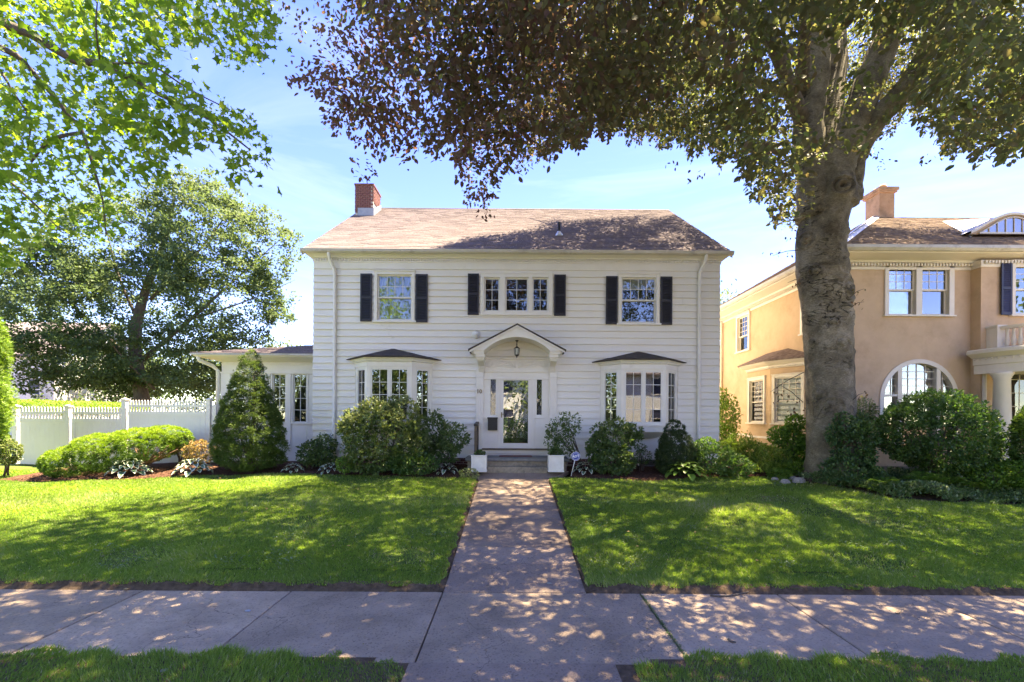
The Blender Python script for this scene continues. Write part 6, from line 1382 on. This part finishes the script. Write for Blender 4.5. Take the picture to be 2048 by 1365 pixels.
shrub('shrub', 'small loose dark leaved shrub at the left corner of the white house', 'shrub', [sph(620, 905, 13.5, 56, 52), sph(652, 892, 13.7, 46, 40), sph(640, 915, 13.5, 60, 36)], 2600, .078, T_OVAL, L['rhodo'], lump=.25, shell=(.4, 1.05))
# large rhododendron before the left bay
shrub('rhododendron', 'large bushy rhododendron in front of the left bay window', 'shrub',
    [sph(770, 868, 12.85, 150, 130, .8), sph(722, 872, 12.8, 88, 100, .6), sph(800, 835, 13.1, 90, 80, .6), sph(758, 835, 13.0, 90, 74, .6), sph(715, 855, 12.85, 70, 74, .5), sph(745, 915, 12.7, 110, 70, .6), sph(820, 905, 12.9, 80, 84, .5)],
    1650, .1, T_LONG, L['rhodolit'], nst=16, clump=(9, .06), lump=.14, lf=4, tbase=.35, tvar=.18, ttop=.4, shell=(.68, 1.04), width=1.45)
shrub('rhododendron', 'medium open rhododendron between the left bay window and the front step', 'shrub', [sph(905, 876, 13.2, 66, 62, .4), sph(868, 862, 13.4, 56, 76, .35), sph(893, 905, 13.1, 50, 36, .3), sph(846, 895, 13.1, 50, 80, .35)], 460, .1, T_LONG, L['rhodo'], nst=12, clump=(8, .06), lump=.2, lf=6, shell=(.55, 1.06), tbase=.45, ttop=.3, width=1.5)
shrub('shrub', 'low green shrub at the foot of the large rhododendron', 'shrub', [sph(838, 928, 12.6, 90, 44), sph(800, 928, 12.5, 60, 40)], 2600, .055, T_OVAL, L['holly'])
# plants right of the step
ev = shrub('rhododendron', 'leggy rhododendron with a curved bare stem leaning over the right planter', 'shrub', [sph(1118, 862, 13.3, 50, 60, .3), sph(1142, 848, 13.4, 40, 44, .25), sph(1125, 895, 13.2, 48, 44, .25), sph(1106, 878, 13.25, 30, 60, .2)], 1700, .09, T_LONG, L['rhodo'], base=at(1163, 932, 13.3), nst=0, lump=.25, lf=7, shell=(.3, 1.08), tbase=.5, width=1.4)
mb = MB(); A = [at(1165, 934, 13.3), at(1158, 905, 13.3), at(1148, 885, 13.3), at(1132, 872, 13.3), at(1120, 860, 13.3)]; mb.tube(A, [.018, .015, .013, .01, .006], n=6)
A = [at(1163, 934, 13.35), at(1145, 905, 13.35), at(1130, 890, 13.3), at(1118, 880, 13.3)]; mb.tube(A, [.014, .012, .01, .006], n=6); mb.build('bare_stem', M['twig'], ev)
shrub('rhododendron', 'upright rhododendron in front of the left half of the right bay window', 'shrub', [sph(1228, 880, 12.95, 88, 84, .5), sph(1222, 920, 12.8, 80, 60, .45), sph(1200, 898, 13, 50, 60, .35), sph(1258, 868, 13.1, 54, 34, .3), sph(1245, 925, 12.75, 50, 50, .3)], 850, .095, T_LONG, L['rhodo'], nst=12, clump=(9, .06), lump=.16, lf=6, tbase=.42, ttop=.3, shell=(.6, 1.05), width=1.5)
shrub('shrub', 'small sprig of dark leaves over the basement window', 'shrub', [sph(1285, 915, 13.3, 36, 30, .2), sph(1280, 895, 13.3, 24, 14, .1)], 500, .065, T_LONG, L['rhodo'], width=1.4)
dc = [sph(1350, 868, 13.0, 38, 50), sph(1352, 890, 13.0, 66, 58), sph(1354, 912, 12.95, 86, 60), sph(1355, 930, 12.9, 90, 44)]
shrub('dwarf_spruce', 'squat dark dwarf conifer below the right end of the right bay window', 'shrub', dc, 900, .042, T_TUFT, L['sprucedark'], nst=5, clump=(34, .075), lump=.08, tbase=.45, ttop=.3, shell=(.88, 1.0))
shrub('holly', 'spreading dark holly at the right corner of the white house', 'shrub', [sph(1425, 920, 12.9, 100, 60, .6), sph(1465, 932, 12.9, 84, 40, .5), sph(1412, 895, 13.1, 50, 40, .4)], 620, .062, T_OVAL, L['holly'], clump=(11, .08), tbase=.5, tvar=.2, lump=.15, shell=(.7, 1.02))
# plants in the gap
shrub('shrub', 'sunlit shrub with pale upright leaves in the gap between the two houses', 'shrub', [sph(1452, 835, 17, 52, 80, .6), sph(1445, 800, 17.4, 24, 40, .3), sph(1447, 870, 16.5, 50, 50, .5)], 2600, .12, T_LONG, L['lime'], width=1.3, shell=(.3, 1.1), tbase=.3)
def fern(loc, label, n=16, ln=.6, mat='fern', group=None, tb=.5, name='fern'):
    e = empty(name, loc, label, 'fern'); P = []; T = []; N = []; S = []
    for i_ in range(n):
        a = 2 * math.pi * i_ / n + random.uniform(-.2, .2); d = np.array([math.cos(a), math.sin(a), 0]); up_ = random.uniform(.7, 1.2); l = ln * random.uniform(.75, 1.1)
        sd_ = np.array([-d[1], d[0], 0])
        for k_ in range(1, 15):
            t = k_ / 15; p = np.array(loc) + d * l * t * .8 + np.array([0, 0, 1]) * l * (up_ * t - .8 * t * t)
            for s in (-1, 1): P.append(p); T.append(sd_ * s + d * .35); N.append(np.array([0, 0, 1.]) - d * .3 + rng.normal(size=3) * .15); S.append(.2 * l * math.sin(math.pi * (t * .85 + .12)))
    P, T, N, S = map(np.array, (P, T, N, S))
    leaves('frond', P, N, unit(T), S, tb + .15 * rng.normal(size=len(P)), T_LONG, L[mat], e, width=1.5, kind=None); return e
for k_, (px, py, lab) in enumerate(((1500, 925, 'feathery fern just right of the spreading holly in the gap'), (1530, 940, 'low bright fern nearest the lawn in the gap between the houses'), (1556, 930, 'feathery fern left of the shrub beside the beech trunk'), (1575, 950, 'small fern right above the pale rocks by the beech trunk'), (1520, 905, 'yellow green fern under the left window of the tan bay'), (1548, 908, 'green fern under the right window of the tan bay'), (1590, 915, 'fern tucked against the left side of the beech trunk'), (1480, 905, 'yellow green fern farthest back between the holly and the tan wall'))):
    p = G(px, py)
    if p[1] > 15: p = at(px, py, 14.6)
    fern(p, lab, n=17, ln=.75, mat='lime' if k_ % 2 else 'fern', tb=.5)
shrub('wild_plants', 'tall thin bright green weeds standing against the base of the tan bay', 'plants', [sph(1500, 905, 14.2, 70, 56, .4), sph(1540, 922, 13.6, 80, 50, .4), sph(1470, 900, 14.6, 60, 50, .4), sph(1570, 925, 13.4, 60, 44, .3), sph(1525, 940, 13.1, 60, 26, .3)], 6500, .09, T_LONG, L['lime'], shell=(.2, 1.15), lump=.35, outward=.2, droop=-.9, tbase=.55, tvar=.3)
shrub('shrub', 'leafy green shrub just left of the beech trunk', 'shrub', [sph(1585, 880, 13.4, 60, 60, .4), sph(1600, 905, 13.4, 60, 60, .4), sph(1560, 872, 13.5, 40, 34, .3), sph(1592, 845, 13.4, 40, 34, .3)], 3600, .085, T_OVAL, L['fern'], tbase=.35, lump=.25, shell=(.4, 1.1))
shrub('shrub', 'dark leafy undergrowth at the left foot of the beech trunk', 'shrub', [sph(1592, 940, 12.9, 50, 30, .3), sph(1560, 948, 12.7, 50, 16, .3)], 1300, .07, T_OVAL, L['fern'], tbase=.5)
# ivy climbing the beech and shrubs beside it
iv = shrub('ivy', 'dark glossy ivy climbing the right side of the beech trunk', 'ivy', [sph(1705, 905, 11.75, 90, 110, .35), sph(1700, 945, 11.6, 120, 60, .45), sph(1690, 860, 11.75, 44, 60, .2), sph(1725, 880, 11.8, 60, 80, .35), sph(1668, 870, 11.62, 20, 50, .1), sph(1730, 845, 11.9, 24, 40, .2)], 1000, .062, T_OVAL, L['ivy'], clump=(12, .09), lump=.2, lf=5, shell=(.7, 1.05), nst=6, st_r=.02, tbase=.4)
shrub('shrub', 'pale leaved rhododendron between the ivy and the large round shrub', 'shrub', [sph(1728, 820, 12.6, 50, 40, .3), sph(1722, 850, 12.6, 40, 60, .3), sph(1735, 835, 12.6, 30, 50, .3)], 1500, .085, T_LONG, L['rhodolit'], tbase=.55, width=1.3, shell=(.3, 1.1))
YS = 11.6
shrub('round_shrub', 'large rounded dark green shrub in front of the arched window', 'shrub', [sph(1878, 862, YS, 226, 150, 1.2), sph(1815, 868, YS, 120, 112, .9), sph(1950, 880, YS, 110, 110, .9), sph(1870, 830, YS, 160, 90, .9), sph(1900, 905, YS, 190, 80, 1.0), sph(1790, 850, YS, 70, 60, .5)], 2300, .062, T_OVAL, L['holly'], nst=26, st_r=.02, clump=(13, .1), lump=.1, lf=3, tbase=.38, tvar=.16, ttop=.35, shell=(.78, 1.0))
shrub('shrub', 'yellow tipped shrub cut off by the right edge', 'shrub', [sph(2060, 890, 10.6, 90, 130, .6), sph(2070, 850, 10.6, 70, 70, .5)], 7000, .06, T_OVAL, L['holly'], lump=.2, tbase=.6)
shrub('shrub', 'yellow green leaves topping the right edge shrub', 'shrub', [sph(2058, 850, 10.5, 50, 60, .3)], 900, .07, T_LONG, L['lime'], lump=.2, tbase=.6, width=1.3)
# ground cover
n = 44000; X = rng.uniform(7.8, 14.5, n); d_ = rng.uniform(0, 1, n); Y = bed_edge(X) + .02 + d_ ** 1.15 * 2.0 + .08 * np.sin(X * 7); hgt = .16 + .12 * np.sin(X * 2.1 + 1) * np.sin(Y * 2.6) + .1 * np.clip(d_, 0, 1); hgt *= np.clip((Y - bed_edge(X)) * 4 + .35, .3, 1)
hgt *= 1.35; Z = lawn_z(X, Y) + hgt * rng.uniform(.5, 1.05, n); P = np.stack([X, Y, Z], 1)
o = leaves('ground_cover', P, unit(rdir(n) * .6 + np.array([0, -.1, .9])), unit(rdir(n) + np.array([0, 0, .25])), .066 * rng.uniform(.7, 1.3, n), .45 + .22 * rng.normal(size=n) + .15 * wob(P, 3), T_RHOMB, L['pachy'], None, origin=(11.5, 11, .6))
tag(o, 'dense evergreen ground cover along the right lawn edge', 'ground cover')
shrub('shrub', 'mid green low shrub behind the ground cover at the far right', 'shrub', [sph(1985, 950, 10.9, 110, 60, .5), sph(2040, 950, 10.6, 110, 64, .5)], 5200, .055, T_OVAL, L['fern'], tbase=.3, lump=.2)
FL_ = ((1775, 955, .5, 'fern', 'leftmost green fern behind the ground cover beside the ivy'), (1760, 975, .6, 'fern', 'low fern at the ivy end of the ground cover'), (1845, 945, .3, 'fern', 'dark fern under the left part of the round shrub'), (1850, 968, .8, 'lime', 'yellow green fern rising from the ground cover below the round shrub'), (1900, 950, .3, 'fern', 'dark fern under the middle of the round shrub'), (1905, 965, .5, 'fern', 'mid green fern in front of the middle of the round shrub'), (1945, 955, .6, 'lime', 'yellow green fern under the right part of the round shrub'), (1800, 970, .4, 'fern', 'fern between the ivy and the round shrub'), (1880, 975, .5, 'fern', 'fern nearest the lawn below the round shrub'), (1955, 970, .4, 'fern', 'rightmost fern beside the mid green shrub'))
for px, py, tb_, mt, lab in FL_:
    p = at(px, py, 10.95); fern((p[0], p[1], max(gz(p[0], p[1]), p[2] - .25)), lab, n=15, ln=.6, mat=mt, tb=tb_)

# hostas
def hosta_leaf(w, l, curl=.5):
    nu, nv = 5, 7; V, E, Fc = [], [], []
    for j in range(nv):
        t = j / (nv - 1); hw = w * math.sin(math.pi * min(1, t * .93 + .05)) ** .75 * (1 - .35 * t)
        for i_ in range(nu):
            s = -1 + 2 * i_ / (nu - 1); x = s * hw; yy = l * (t * .95); z = .3 * l * t - curl * l * t * t + abs(s) * hw * .3 + .006 * math.sin(t * 14) * (abs(s) > .8)
            V.append((x, yy, z)); E.append(max(abs(s), (t - .55) / .45 if t > .55 else 0))
        
    for j in range(nv - 1):
        for i_ in range(nu - 1): a = j * nu + i_; Fc.append((a, a + 1, a + 1 + nu, a + nu))
    me = bpy.data.meshes.new('leaf'); me.from_pydata(V, [], Fc); me.polygons.foreach_set('use_smooth', [True] * len(Fc))
    at_ = me.attributes.new('edge', 'FLOAT', 'POINT'); at_.data.foreach_set('value', E)
    a2 = me.attributes.new('tint', 'FLOAT', 'POINT'); a2.data.foreach_set('value', [.5] * len(V)); return me
HL = [hosta_leaf(.075, .21, .5), hosta_leaf(.08, .22, .7), hosta_leaf(.068, .19, .6)]
for m_ in HL: m_.materials.append(M['hosta'])
HLL = [m_.copy() for m_ in HL]
for m_ in HLL: m_.materials.clear(); m_.materials.append(M['hostalime'])
def hosta(p, label, n=26, s=1.0, lime=False, flat=1.0):
    n = int(n * 1.35)
    e = empty('hosta', p, label, 'hosta', 'hostas along the planting beds' if not lime else None)
    for k_ in range(n):
        f_ = k_ / n; a = k_ * 2.4; r = .27 * math.sqrt(f_) * s
        o = link_mesh('leaf', random.choice(HLL if lime else HL), None, e, (p[0] + math.cos(a) * r, p[1] + math.sin(a) * r, p[2] + (.07 + .24 * (1 - f_ ** 1.2)) * s), data_local=True)
        o.rotation_euler = (R(-18 + 38 * (1 - f_) + random.uniform(-10, 10)), random.uniform(-.15, .15), a - math.pi / 2); sc_ = s * random.uniform(.75, 1.1) * (.75 + .3 * f_); o.scale = (sc_ * (1.25 if lime else 1.0), sc_, sc_)
    return e
for px, py, lab, n_, s_ in ((258, 950, 'broad white edged hosta in front of the spreading yew', 36, 1.25), (386, 948, 'white edged hosta left of the cone shaped spruce', 34, 1.2), (586, 945, 'small grey green hosta just right of the cone shaped spruce', 18, .75), (660, 947, 'white edged hosta at the left foot of the large rhododendron', 22, .85), (893, 948, 'blue green hosta near the front path left of the step', 16, .85), (1172, 947, 'blue green hosta behind the blue security sign', 22, .95)):
    hosta(G(px, py), lab, n_, s_)
hosta(G(1370, 955), 'lime green hosta in front of the squat dwarf conifer', 30, 1.3, lime=True)
shrub('perennial', 'small pale edged perennial at the left side of the front path', 'plant', [sph(937, 948, 12.4, 40, 22, .2)], 420, .06, T_LONG, L['rhodolit'], width=1.4, tbase=.7)
shrub('perennial', 'tuft of bright green leaves beside the large rhododendron', 'plant', [sph(690, 930, 12.6, 36, 30, .2)], 500, .07, T_LONG, L['fern'], width=1.4, tbase=.6)

# ------------------------------------------------------------------ planters, sign, debris
def planter(px, lab, pcat='planter'):
    c = at(px, 944, 12.88); g = gz(c[0], 12.88); x = c[0]; zb = at(px, 943, 12.88)[2]; y = 12.88; w = .2; h = .46
    e = empty('planter', (x, y, zb), lab, 'planter')
    mb = MB(); t0, t1 = w - .012, w + .0
    for s in (-1, 1):
        mb.box(x - w, x + w, *sorted((y + s * w, y + s * (w - .025))), zb + .03, zb + h - .03); mb.box(*sorted((x + s * w, x + s * (w - .025))), y - w + .025, y + w - .025, zb + .03, zb + h - .03)
        for a in (-1, 1): mb.box(*sorted((x + a * (w + .006), x + a * (w - .045))), *sorted((y + s * (w + .006), y + s * (w - .045))), zb + .025, zb + h - .02)
    mb.build('box', M['paintw'], e)
    mb = MB(); mb.box(x - w + .085, x + w - .085, y - w - .006, y - w, zb + .11, zb + h - .1); mb.box(x - w + .07, x + w - .07, y - w - .01, y - w - .004, zb + .095, zb + .11); mb.box(x - w + .07, x + w - .07, y - w - .01, y - w - .004, zb + h - .1, zb + h - .085)
    for a in (-1, 1): mb.box(*sorted((x + a * (w - .085), x + a * (w - .07))), y - w - .01, y - w - .004, zb + .11, zb + h - .1)
    mb.build('panel_moulding', M['paintw'], e)
    mb = MB(); mb.box(x - w - .018, x + w + .018, y - w - .018, y + w + .018, zb, zb + .035); mb.build('plinth', M['paintw'], e, bevel=.004)
    mb = MB()
    for s in (-1, 1): mb.box(x - w - .02, x + w + .02, *sorted((y + s * (w + .02), y + s * (w - .04))), zb + h - .03, zb + h); mb.box(*sorted((x + s * (w + .02), x + s * (w - .04))), y - w + .04, y + w - .04, zb + h - .03, zb + h - .001)
    mb.build('rim', M['paintw'], e, bevel=.004)
    mb = MB(); mb.box(x - w + .03, x + w - .03, y - w + .03, y + w - .03, zb + h - .08, zb + h - .04); mb.build('potting_soil', M['mulch'], e)
    return (x, y, zb + h - .04)
p = planter(958.5, 'white panelled planter box at the left end of the front step')
shrub('potted_plant', 'small green plant in the left white planter', 'plant', [(p[0], p[1], p[2] + .06, .13, .12, .09)], 260, .06, T_OVAL, L['rhodo'], base=p, shell=(.2, 1.2))
p = planter(1111, 'white panelled planter box at the right end of the front step')
shrub('potted_plant', 'small leafy plant in the right white planter', 'plant', [(p[0], p[1], p[2] + .1, .14, .12, .12)], 340, .07, T_OVAL, L['rhodo'], base=p, shell=(.2, 1.2))
sY = 12.65; c = at(1151.5, 913, sY); b = at(1142, 950, sY)
sg = empty('yard_sign', (b[0], sY, b[2]), 'blue octagonal security sign reading ADT on a tilted stake right of the step', 'sign')
mb = MB(); mb.tube([(b[0], sY, b[2] - .05), (c[0], sY + .01, c[2])], .011, n=6); mb.build('stake', M['whiteshell'], sg)
def octo(r, y0, y1, tilt=.1):
    mb = MB(); n = 8; vs = [(c[0] + r * math.cos(a + tilt), y, c[2] + r * math.sin(a + tilt)) for y in (y0, y1) for a in [math.pi / 8 + k * math.pi / 4 for k in range(8)]]
    mb.add(vs, [tuple(range(8)), tuple(range(8, 16))[::-1]] + [(k, 8 + k, 8 + (k+1) % 8, (k+1) % 8) for k in range(8)]); return mb
octo(.132, sY - .018, sY - .012).build('rim', M['signwhite'], sg); octo(.12, sY - .023, sY - .0185).build('face', M['signblue'], sg)
octo(.098, sY - .0245, sY - .0235).build('inner_line', M['signwhite'], sg); octo(.09, sY - .0255, sY - .025).build('inner_face', M['signblue'], sg)
text_mesh('ADT', .092, .001, M['signwhite'], 'lettering', sg, bold=.004, loc=(c[0], sY - .028, c[2]), rot=Matrix.Rotation(-.12, 4, 'Y') @ Matrix.Rotation(R(90), 4, 'X'))

def stone(name, px, py, s, label, mat='pebble', cat='stone', Y=None):
    Y = 6.0
    for _ in range(40):
        x, _, z = at(px, py, Y); g = gz(x, Y) if (Y > 6.05 and not PL < x < PR) else path_z(Y); Y += (z - g) * 2
    mb = MB(); n = 7; vs = [(x, Y, z + s * .5)]; 
    for r_, h_ in ((.6, .42), (1, .2), (.8, 0)):
        for k in range(n): a = 2*math.pi*k/n; j = random.uniform(.75, 1.15); vs.append((x + s * r_ * j * math.cos(a), Y + s * .7 * r_ * j * math.sin(a), z + s * h_))
    fs = [(0, 1 + k, 1 + (k+1) % n) for k in range(n)] + [(1+i*n+k, 1+(i+1)*n+k, 1+(i+1)*n+(k+1) % n, 1+i*n+(k+1) % n) for i in range(2) for k in range(n)]
    mb.add(vs, fs); return tag(mb.build(name, M[mat], None, origin=(x, Y, z)), label, cat)
stone('stone', 263, 1174, .035, 'yellowish stone lying on the soil edge by the left part of the sidewalk', 'brass')
stone('stone', 1098, 1168, .04, 'small pale stone on the front path near the sidewalk')
stone('stone', 496, 1223, .035, 'flat grey stone on the sidewalk slab left of the front path', 'lead')
stone('stone', 485, 1042, .04, 'pale stone in the grass in the middle of the left lawn')
stone('stone', 328, 1343, .045, 'pale grey stone in the grass strip at the bottom left')
def stick(pts, r, label, name='stick'):
    P = []
    for px, py in pts:
        Y = 6.0
        for _ in range(40):
            x, _, z = at(px, py, Y); g = gz(x, Y) if (Y > 6.05 and not PL < x < PR) else path_z(Y); Y += (z - g - r) * 2
        P.append((x, Y, z))
    mb = MB(); mb.tube(P, [r] * (len(P) - 1) + [r * .5], n=6); return tag(mb.build(name, M['bark'], None, origin=P[0]), label, 'stick')
stick([(1420, 1191), (1440, 1193), (1465, 1191), (1480, 1188), (1497, 1184)], .012, 'grey fallen stick along the edge of the sidewalk right of the path')
stick([(1456, 1279), (1463, 1283), (1472, 1285)], .012, 'short brown twig on the sidewalk right of the path')
stick([(1790, 1226), (1798, 1228), (1802, 1222)], .006, 'thin forked twig on the sidewalk at the right')
def stuff_leaves(name, n, fx_, label, mat, size, tb):
    P = fx_(n); m = len(P); o = leaves(name, P, unit(np.array([0, 0, 1.]) + rdir(m) * .4), unit(rdir(m) * np.array([1, 1, .1])), size * rng.uniform(.6, 1.3, m), tb + .2 * rng.normal(size=m), T_OVAL, mat, None, origin=(0, 6, 0)); tag(o, label, 'litter'); return o
def scat(n):
    X = rng.uniform(-7, 7, n); Y = rng.uniform(4.3, 12.2, n); onp = (X > PL) & (X < PR) & (Y > 6); ons = Y < 5.95; k = onp | ons; X, Y = X[k], Y[k]
    Z = np.array([path_z(y) for y in Y]) + .012; return np.stack([X, Y, Z], 1)
stuff_leaves('leaf_litter', 420, scat, 'tiny dry leaf crumbs scattered over the sidewalk and path', L['azalea'], .018, .3)
def scat2(n): X = rng.uniform(-13, 8, n); Y = bed_edge(X) + rng.uniform(0, 1, n) * 1.7; k = (X < -1.3) | (X > 1.8); X, Y = X[k], Y[k]; return np.stack([X, Y, lawn_z(X, Y) + .04], 1)
lm_ = leafmat('bark_chip', [(.04, .018, .012), (.12, .06, .04), (.26, .16, .12)], None, tf=0, rough=.9, spec=.1)
stuff_leaves('bark_chip', 9000, scat2, 'dark bark chips covering the planting beds', lm_, .045, .4)

# stones at the foot of the beech
for k_, (px, py, s, lab) in enumerate(((1598, 964, .12, 'largest pale rock touching the left foot of the beech trunk'), (1570, 966, .1, 'flat pale rock second from the left at the foot of the beech'), (1614, 956, .1, 'mossy rock tucked against the beech trunk base'), (1585, 958, .08, 'small rock behind the largest one at the beech foot'), (1550, 960, .07, 'leftmost small pale rock near the beech'))):
    p = G(px, py); mb = MB(); n = 9; vs = [(p[0], p[1], p[2] + s * 1.0)]
    for r_, h_ in ((.5, .92), (.85, .5), (1.0, -.2)):
        for k in range(n): a = 2*math.pi*k/n; j = random.uniform(.8, 1.15); vs.append((p[0] + s * 1.5 * r_ * j * math.cos(a), p[1] + s * r_ * j * math.sin(a), p[2] + s * h_))
    mb.add(vs, [(0, 1 + k, 1 + (k+1) % n) for k in range(n)] + [(1+i*n+k, 1+(i+1)*n+k, 1+(i+1)*n+(k+1) % n, 1+i*n+(k+1) % n) for i in range(2) for k in range(n)], True)
    tag(mb.build('rock', M['pebble'], None, origin=p), lab, 'rock', 'rocks at the foot of the beech')

# ------------------------------------------------------------------ grass
def grass(name, n, xr, yr, label, hmin=.03, hmax=.065, region=None, z0=None):
    u = rng.uniform(0, 1, n); Y = yr[0] * (yr[1] / yr[0]) ** u                 # denser near the camera
    X = (rng.uniform(xr[0], xr[1], n)) if xr else rng.uniform(-1.2, 1.2, n) * Y + rng.normal(size=n) * .3
    k = region(X, Y); X, Y = X[k], Y[k]; m = len(X)
    Z = (lawn_z(X, Y) if z0 is None else np.full(m, z0)) - .012
    P = np.stack([X, Y, Z], 1); w = wob(P * np.array([1, 1, 0]), 2.3, 1) ; w2 = wob(P * np.array([1, 1, 0]), .8, 7)
    bare = wob(P * np.array([1, 1, 0]), 1.7, 11); k = ~((bare < -.62) & (rng.uniform(size=m) < .75)); k &= ~((np.hypot((X - 6.9) / 1.1, (Y - 9.4) / .4) < 1) & (rng.uniform(size=m) < .7))
    P, w, w2, Y = P[k], w[k], w2[k], Y[k]; m = len(P)
    h = rng.uniform(hmin, hmax, m) * (1 + .35 * w) * (.85 + .3 * w2)
    lean = unit(np.stack([np.sin(P[:, 0] * 3 + P[:, 1] * 2) + rng.normal(size=m), np.cos(P[:, 1] * 3.1) + rng.normal(size=m), np.zeros(m)], 1)) * rng.uniform(.1, .9, m)[:, None]
    T = unit(lean + np.array([0, 0, 1.])); N = unit(rdir(m) * np.array([1, 1, .2]))
    wd_ = .0045 * (.7 + Y / 9)
    tv, tf = T_NEEDLE
    B_ = np.cross(T, unit(N - T * (N * T).sum(1, keepdims=True)))
    V = np.stack([P - B_ * wd_[:, None], P + B_ * wd_[:, None], P + T * h[:, None] + lean * h[:, None] * .3], 1).reshape(-1, 3)
    me = bpy.data.meshes.new(name); me.vertices.add(len(V)); me.vertices.foreach_set('co', V.astype(np.float32).ravel())
    me.loops.add(m * 3); me.loops.foreach_set('vertex_index', np.arange(m * 3, dtype=np.int32)); me.polygons.add(m); me.polygons.foreach_set('loop_start', np.arange(0, m * 3, 3, dtype=np.int32)); me.update(calc_edges=True)
    t = .45 + .17 * rng.normal(size=m) + .26 * w2 + .14 * w; dry = rng.uniform(size=m) < (.05 + .1 * (bare[k] < -.45)); t = np.where(dry, rng.uniform(.85, 1, m), t)
    a = me.attributes.new('tint', 'FLOAT', 'POINT'); a.data.foreach_set('value', np.repeat(np.clip(t, 0, 1), 3).astype(np.float32))
    o = link_mesh(name, me, L['grass'], None, origin=(P[:, 0].mean(), P[:, 1].mean(), 0)); tag(o, label, 'grass', kind='stuff'); return o
jag = lambda X: .02 + .02 * np.sin(X * 5.3) + .025 * np.sin(X * 13.7)
grass('grass', 470000, None, (6.0, 13.6), 'short green lawn grass left of the front path', region=lambda X, Y: (X < PL - .035 + .025 * np.sin(Y * 6) + .02 * np.sin(Y * 17)) & (Y > 6.05 + jag(X)) & (Y < np.where(X < -13.3, 20, bed_edge(X) + .05)))
grass('grass', 470000, None, (6.0, 13.0), 'short green lawn grass right of the front path', region=lambda X, Y: (X > PR + .035 + .025 * np.sin(Y * 5) + .02 * np.sin(Y * 19)) & (Y > 6.05 + jag(X)) & (Y < bed_edge(X) + .04))
grass('grass', 120000, (-7, 7), (3.3, 4.5), 'longer grass of the verge strip along the near edge of the sidewalk', hmin=.04, hmax=.1, z0=.006, region=lambda X, Y: (((X < -1.0 - .1 * np.sin(Y * 9)) | (X > 1.12)) & (Y < 4.24 + .05 * np.sin(X * 4) + .06 * np.sin(X * 11) + .15 * (np.abs(X) > 1.6))))
def scat3(n):
    X = rng.uniform(-12, 12, n); Y = rng.uniform(6.2, 12.2, n); k = (np.abs(X - .05) > 1.0) & (np.abs(X) < Y * 1.2); X, Y = X[k], Y[k]; return np.stack([X, Y, lawn_z(X, Y) + .045], 1)
stuff_leaves('fallen_leaf', 260, scat3, 'scattered dry brown and yellow leaves lying on the lawn', L['azalea'], .05, .5)
n = 5200; cx_ = rng.uniform(-11, 11, 60); cy_ = rng.uniform(6.4, 11.8, 60); ii = rng.integers(0, 60, n); X = cx_[ii] + rng.normal(size=n) * .16; Y = cy_[ii] + rng.normal(size=n) * .14; k = (np.abs(X - .05) > 1.03) & (Y > 6.2) & (Y < bed_edge(X)); X, Y = X[k], Y[k]; m = len(X)
o = leaves('clover', np.stack([X, Y, lawn_z(X, Y) + rng.uniform(.02, .05, m)], 1), unit(rdir(m) * .4 + np.array([0, 0, 1.])), unit(rdir(m) * np.array([1, 1, .2])), .03 * rng.uniform(.6, 1.4, m), .45 + .2 * rng.normal(size=m), T_OVAL, L['pachy'], None, origin=(0, 9, 0)); tag(o, 'patches of low clover and broad leaved weeds in the lawn', 'clover')
# weeds in the slab joints
def weeds(n):
    X = 1.66 + rng.normal(size=n) * .012; Y = 4.3 + 1.6 * rng.uniform(size=n); return np.stack([X, Y, np.full(n, .004)], 1)
stuff_leaves('joint_weed', 500, weeds, 'tiny weeds and soil in the slab joint right of the path', L['holly'], .018, .5)
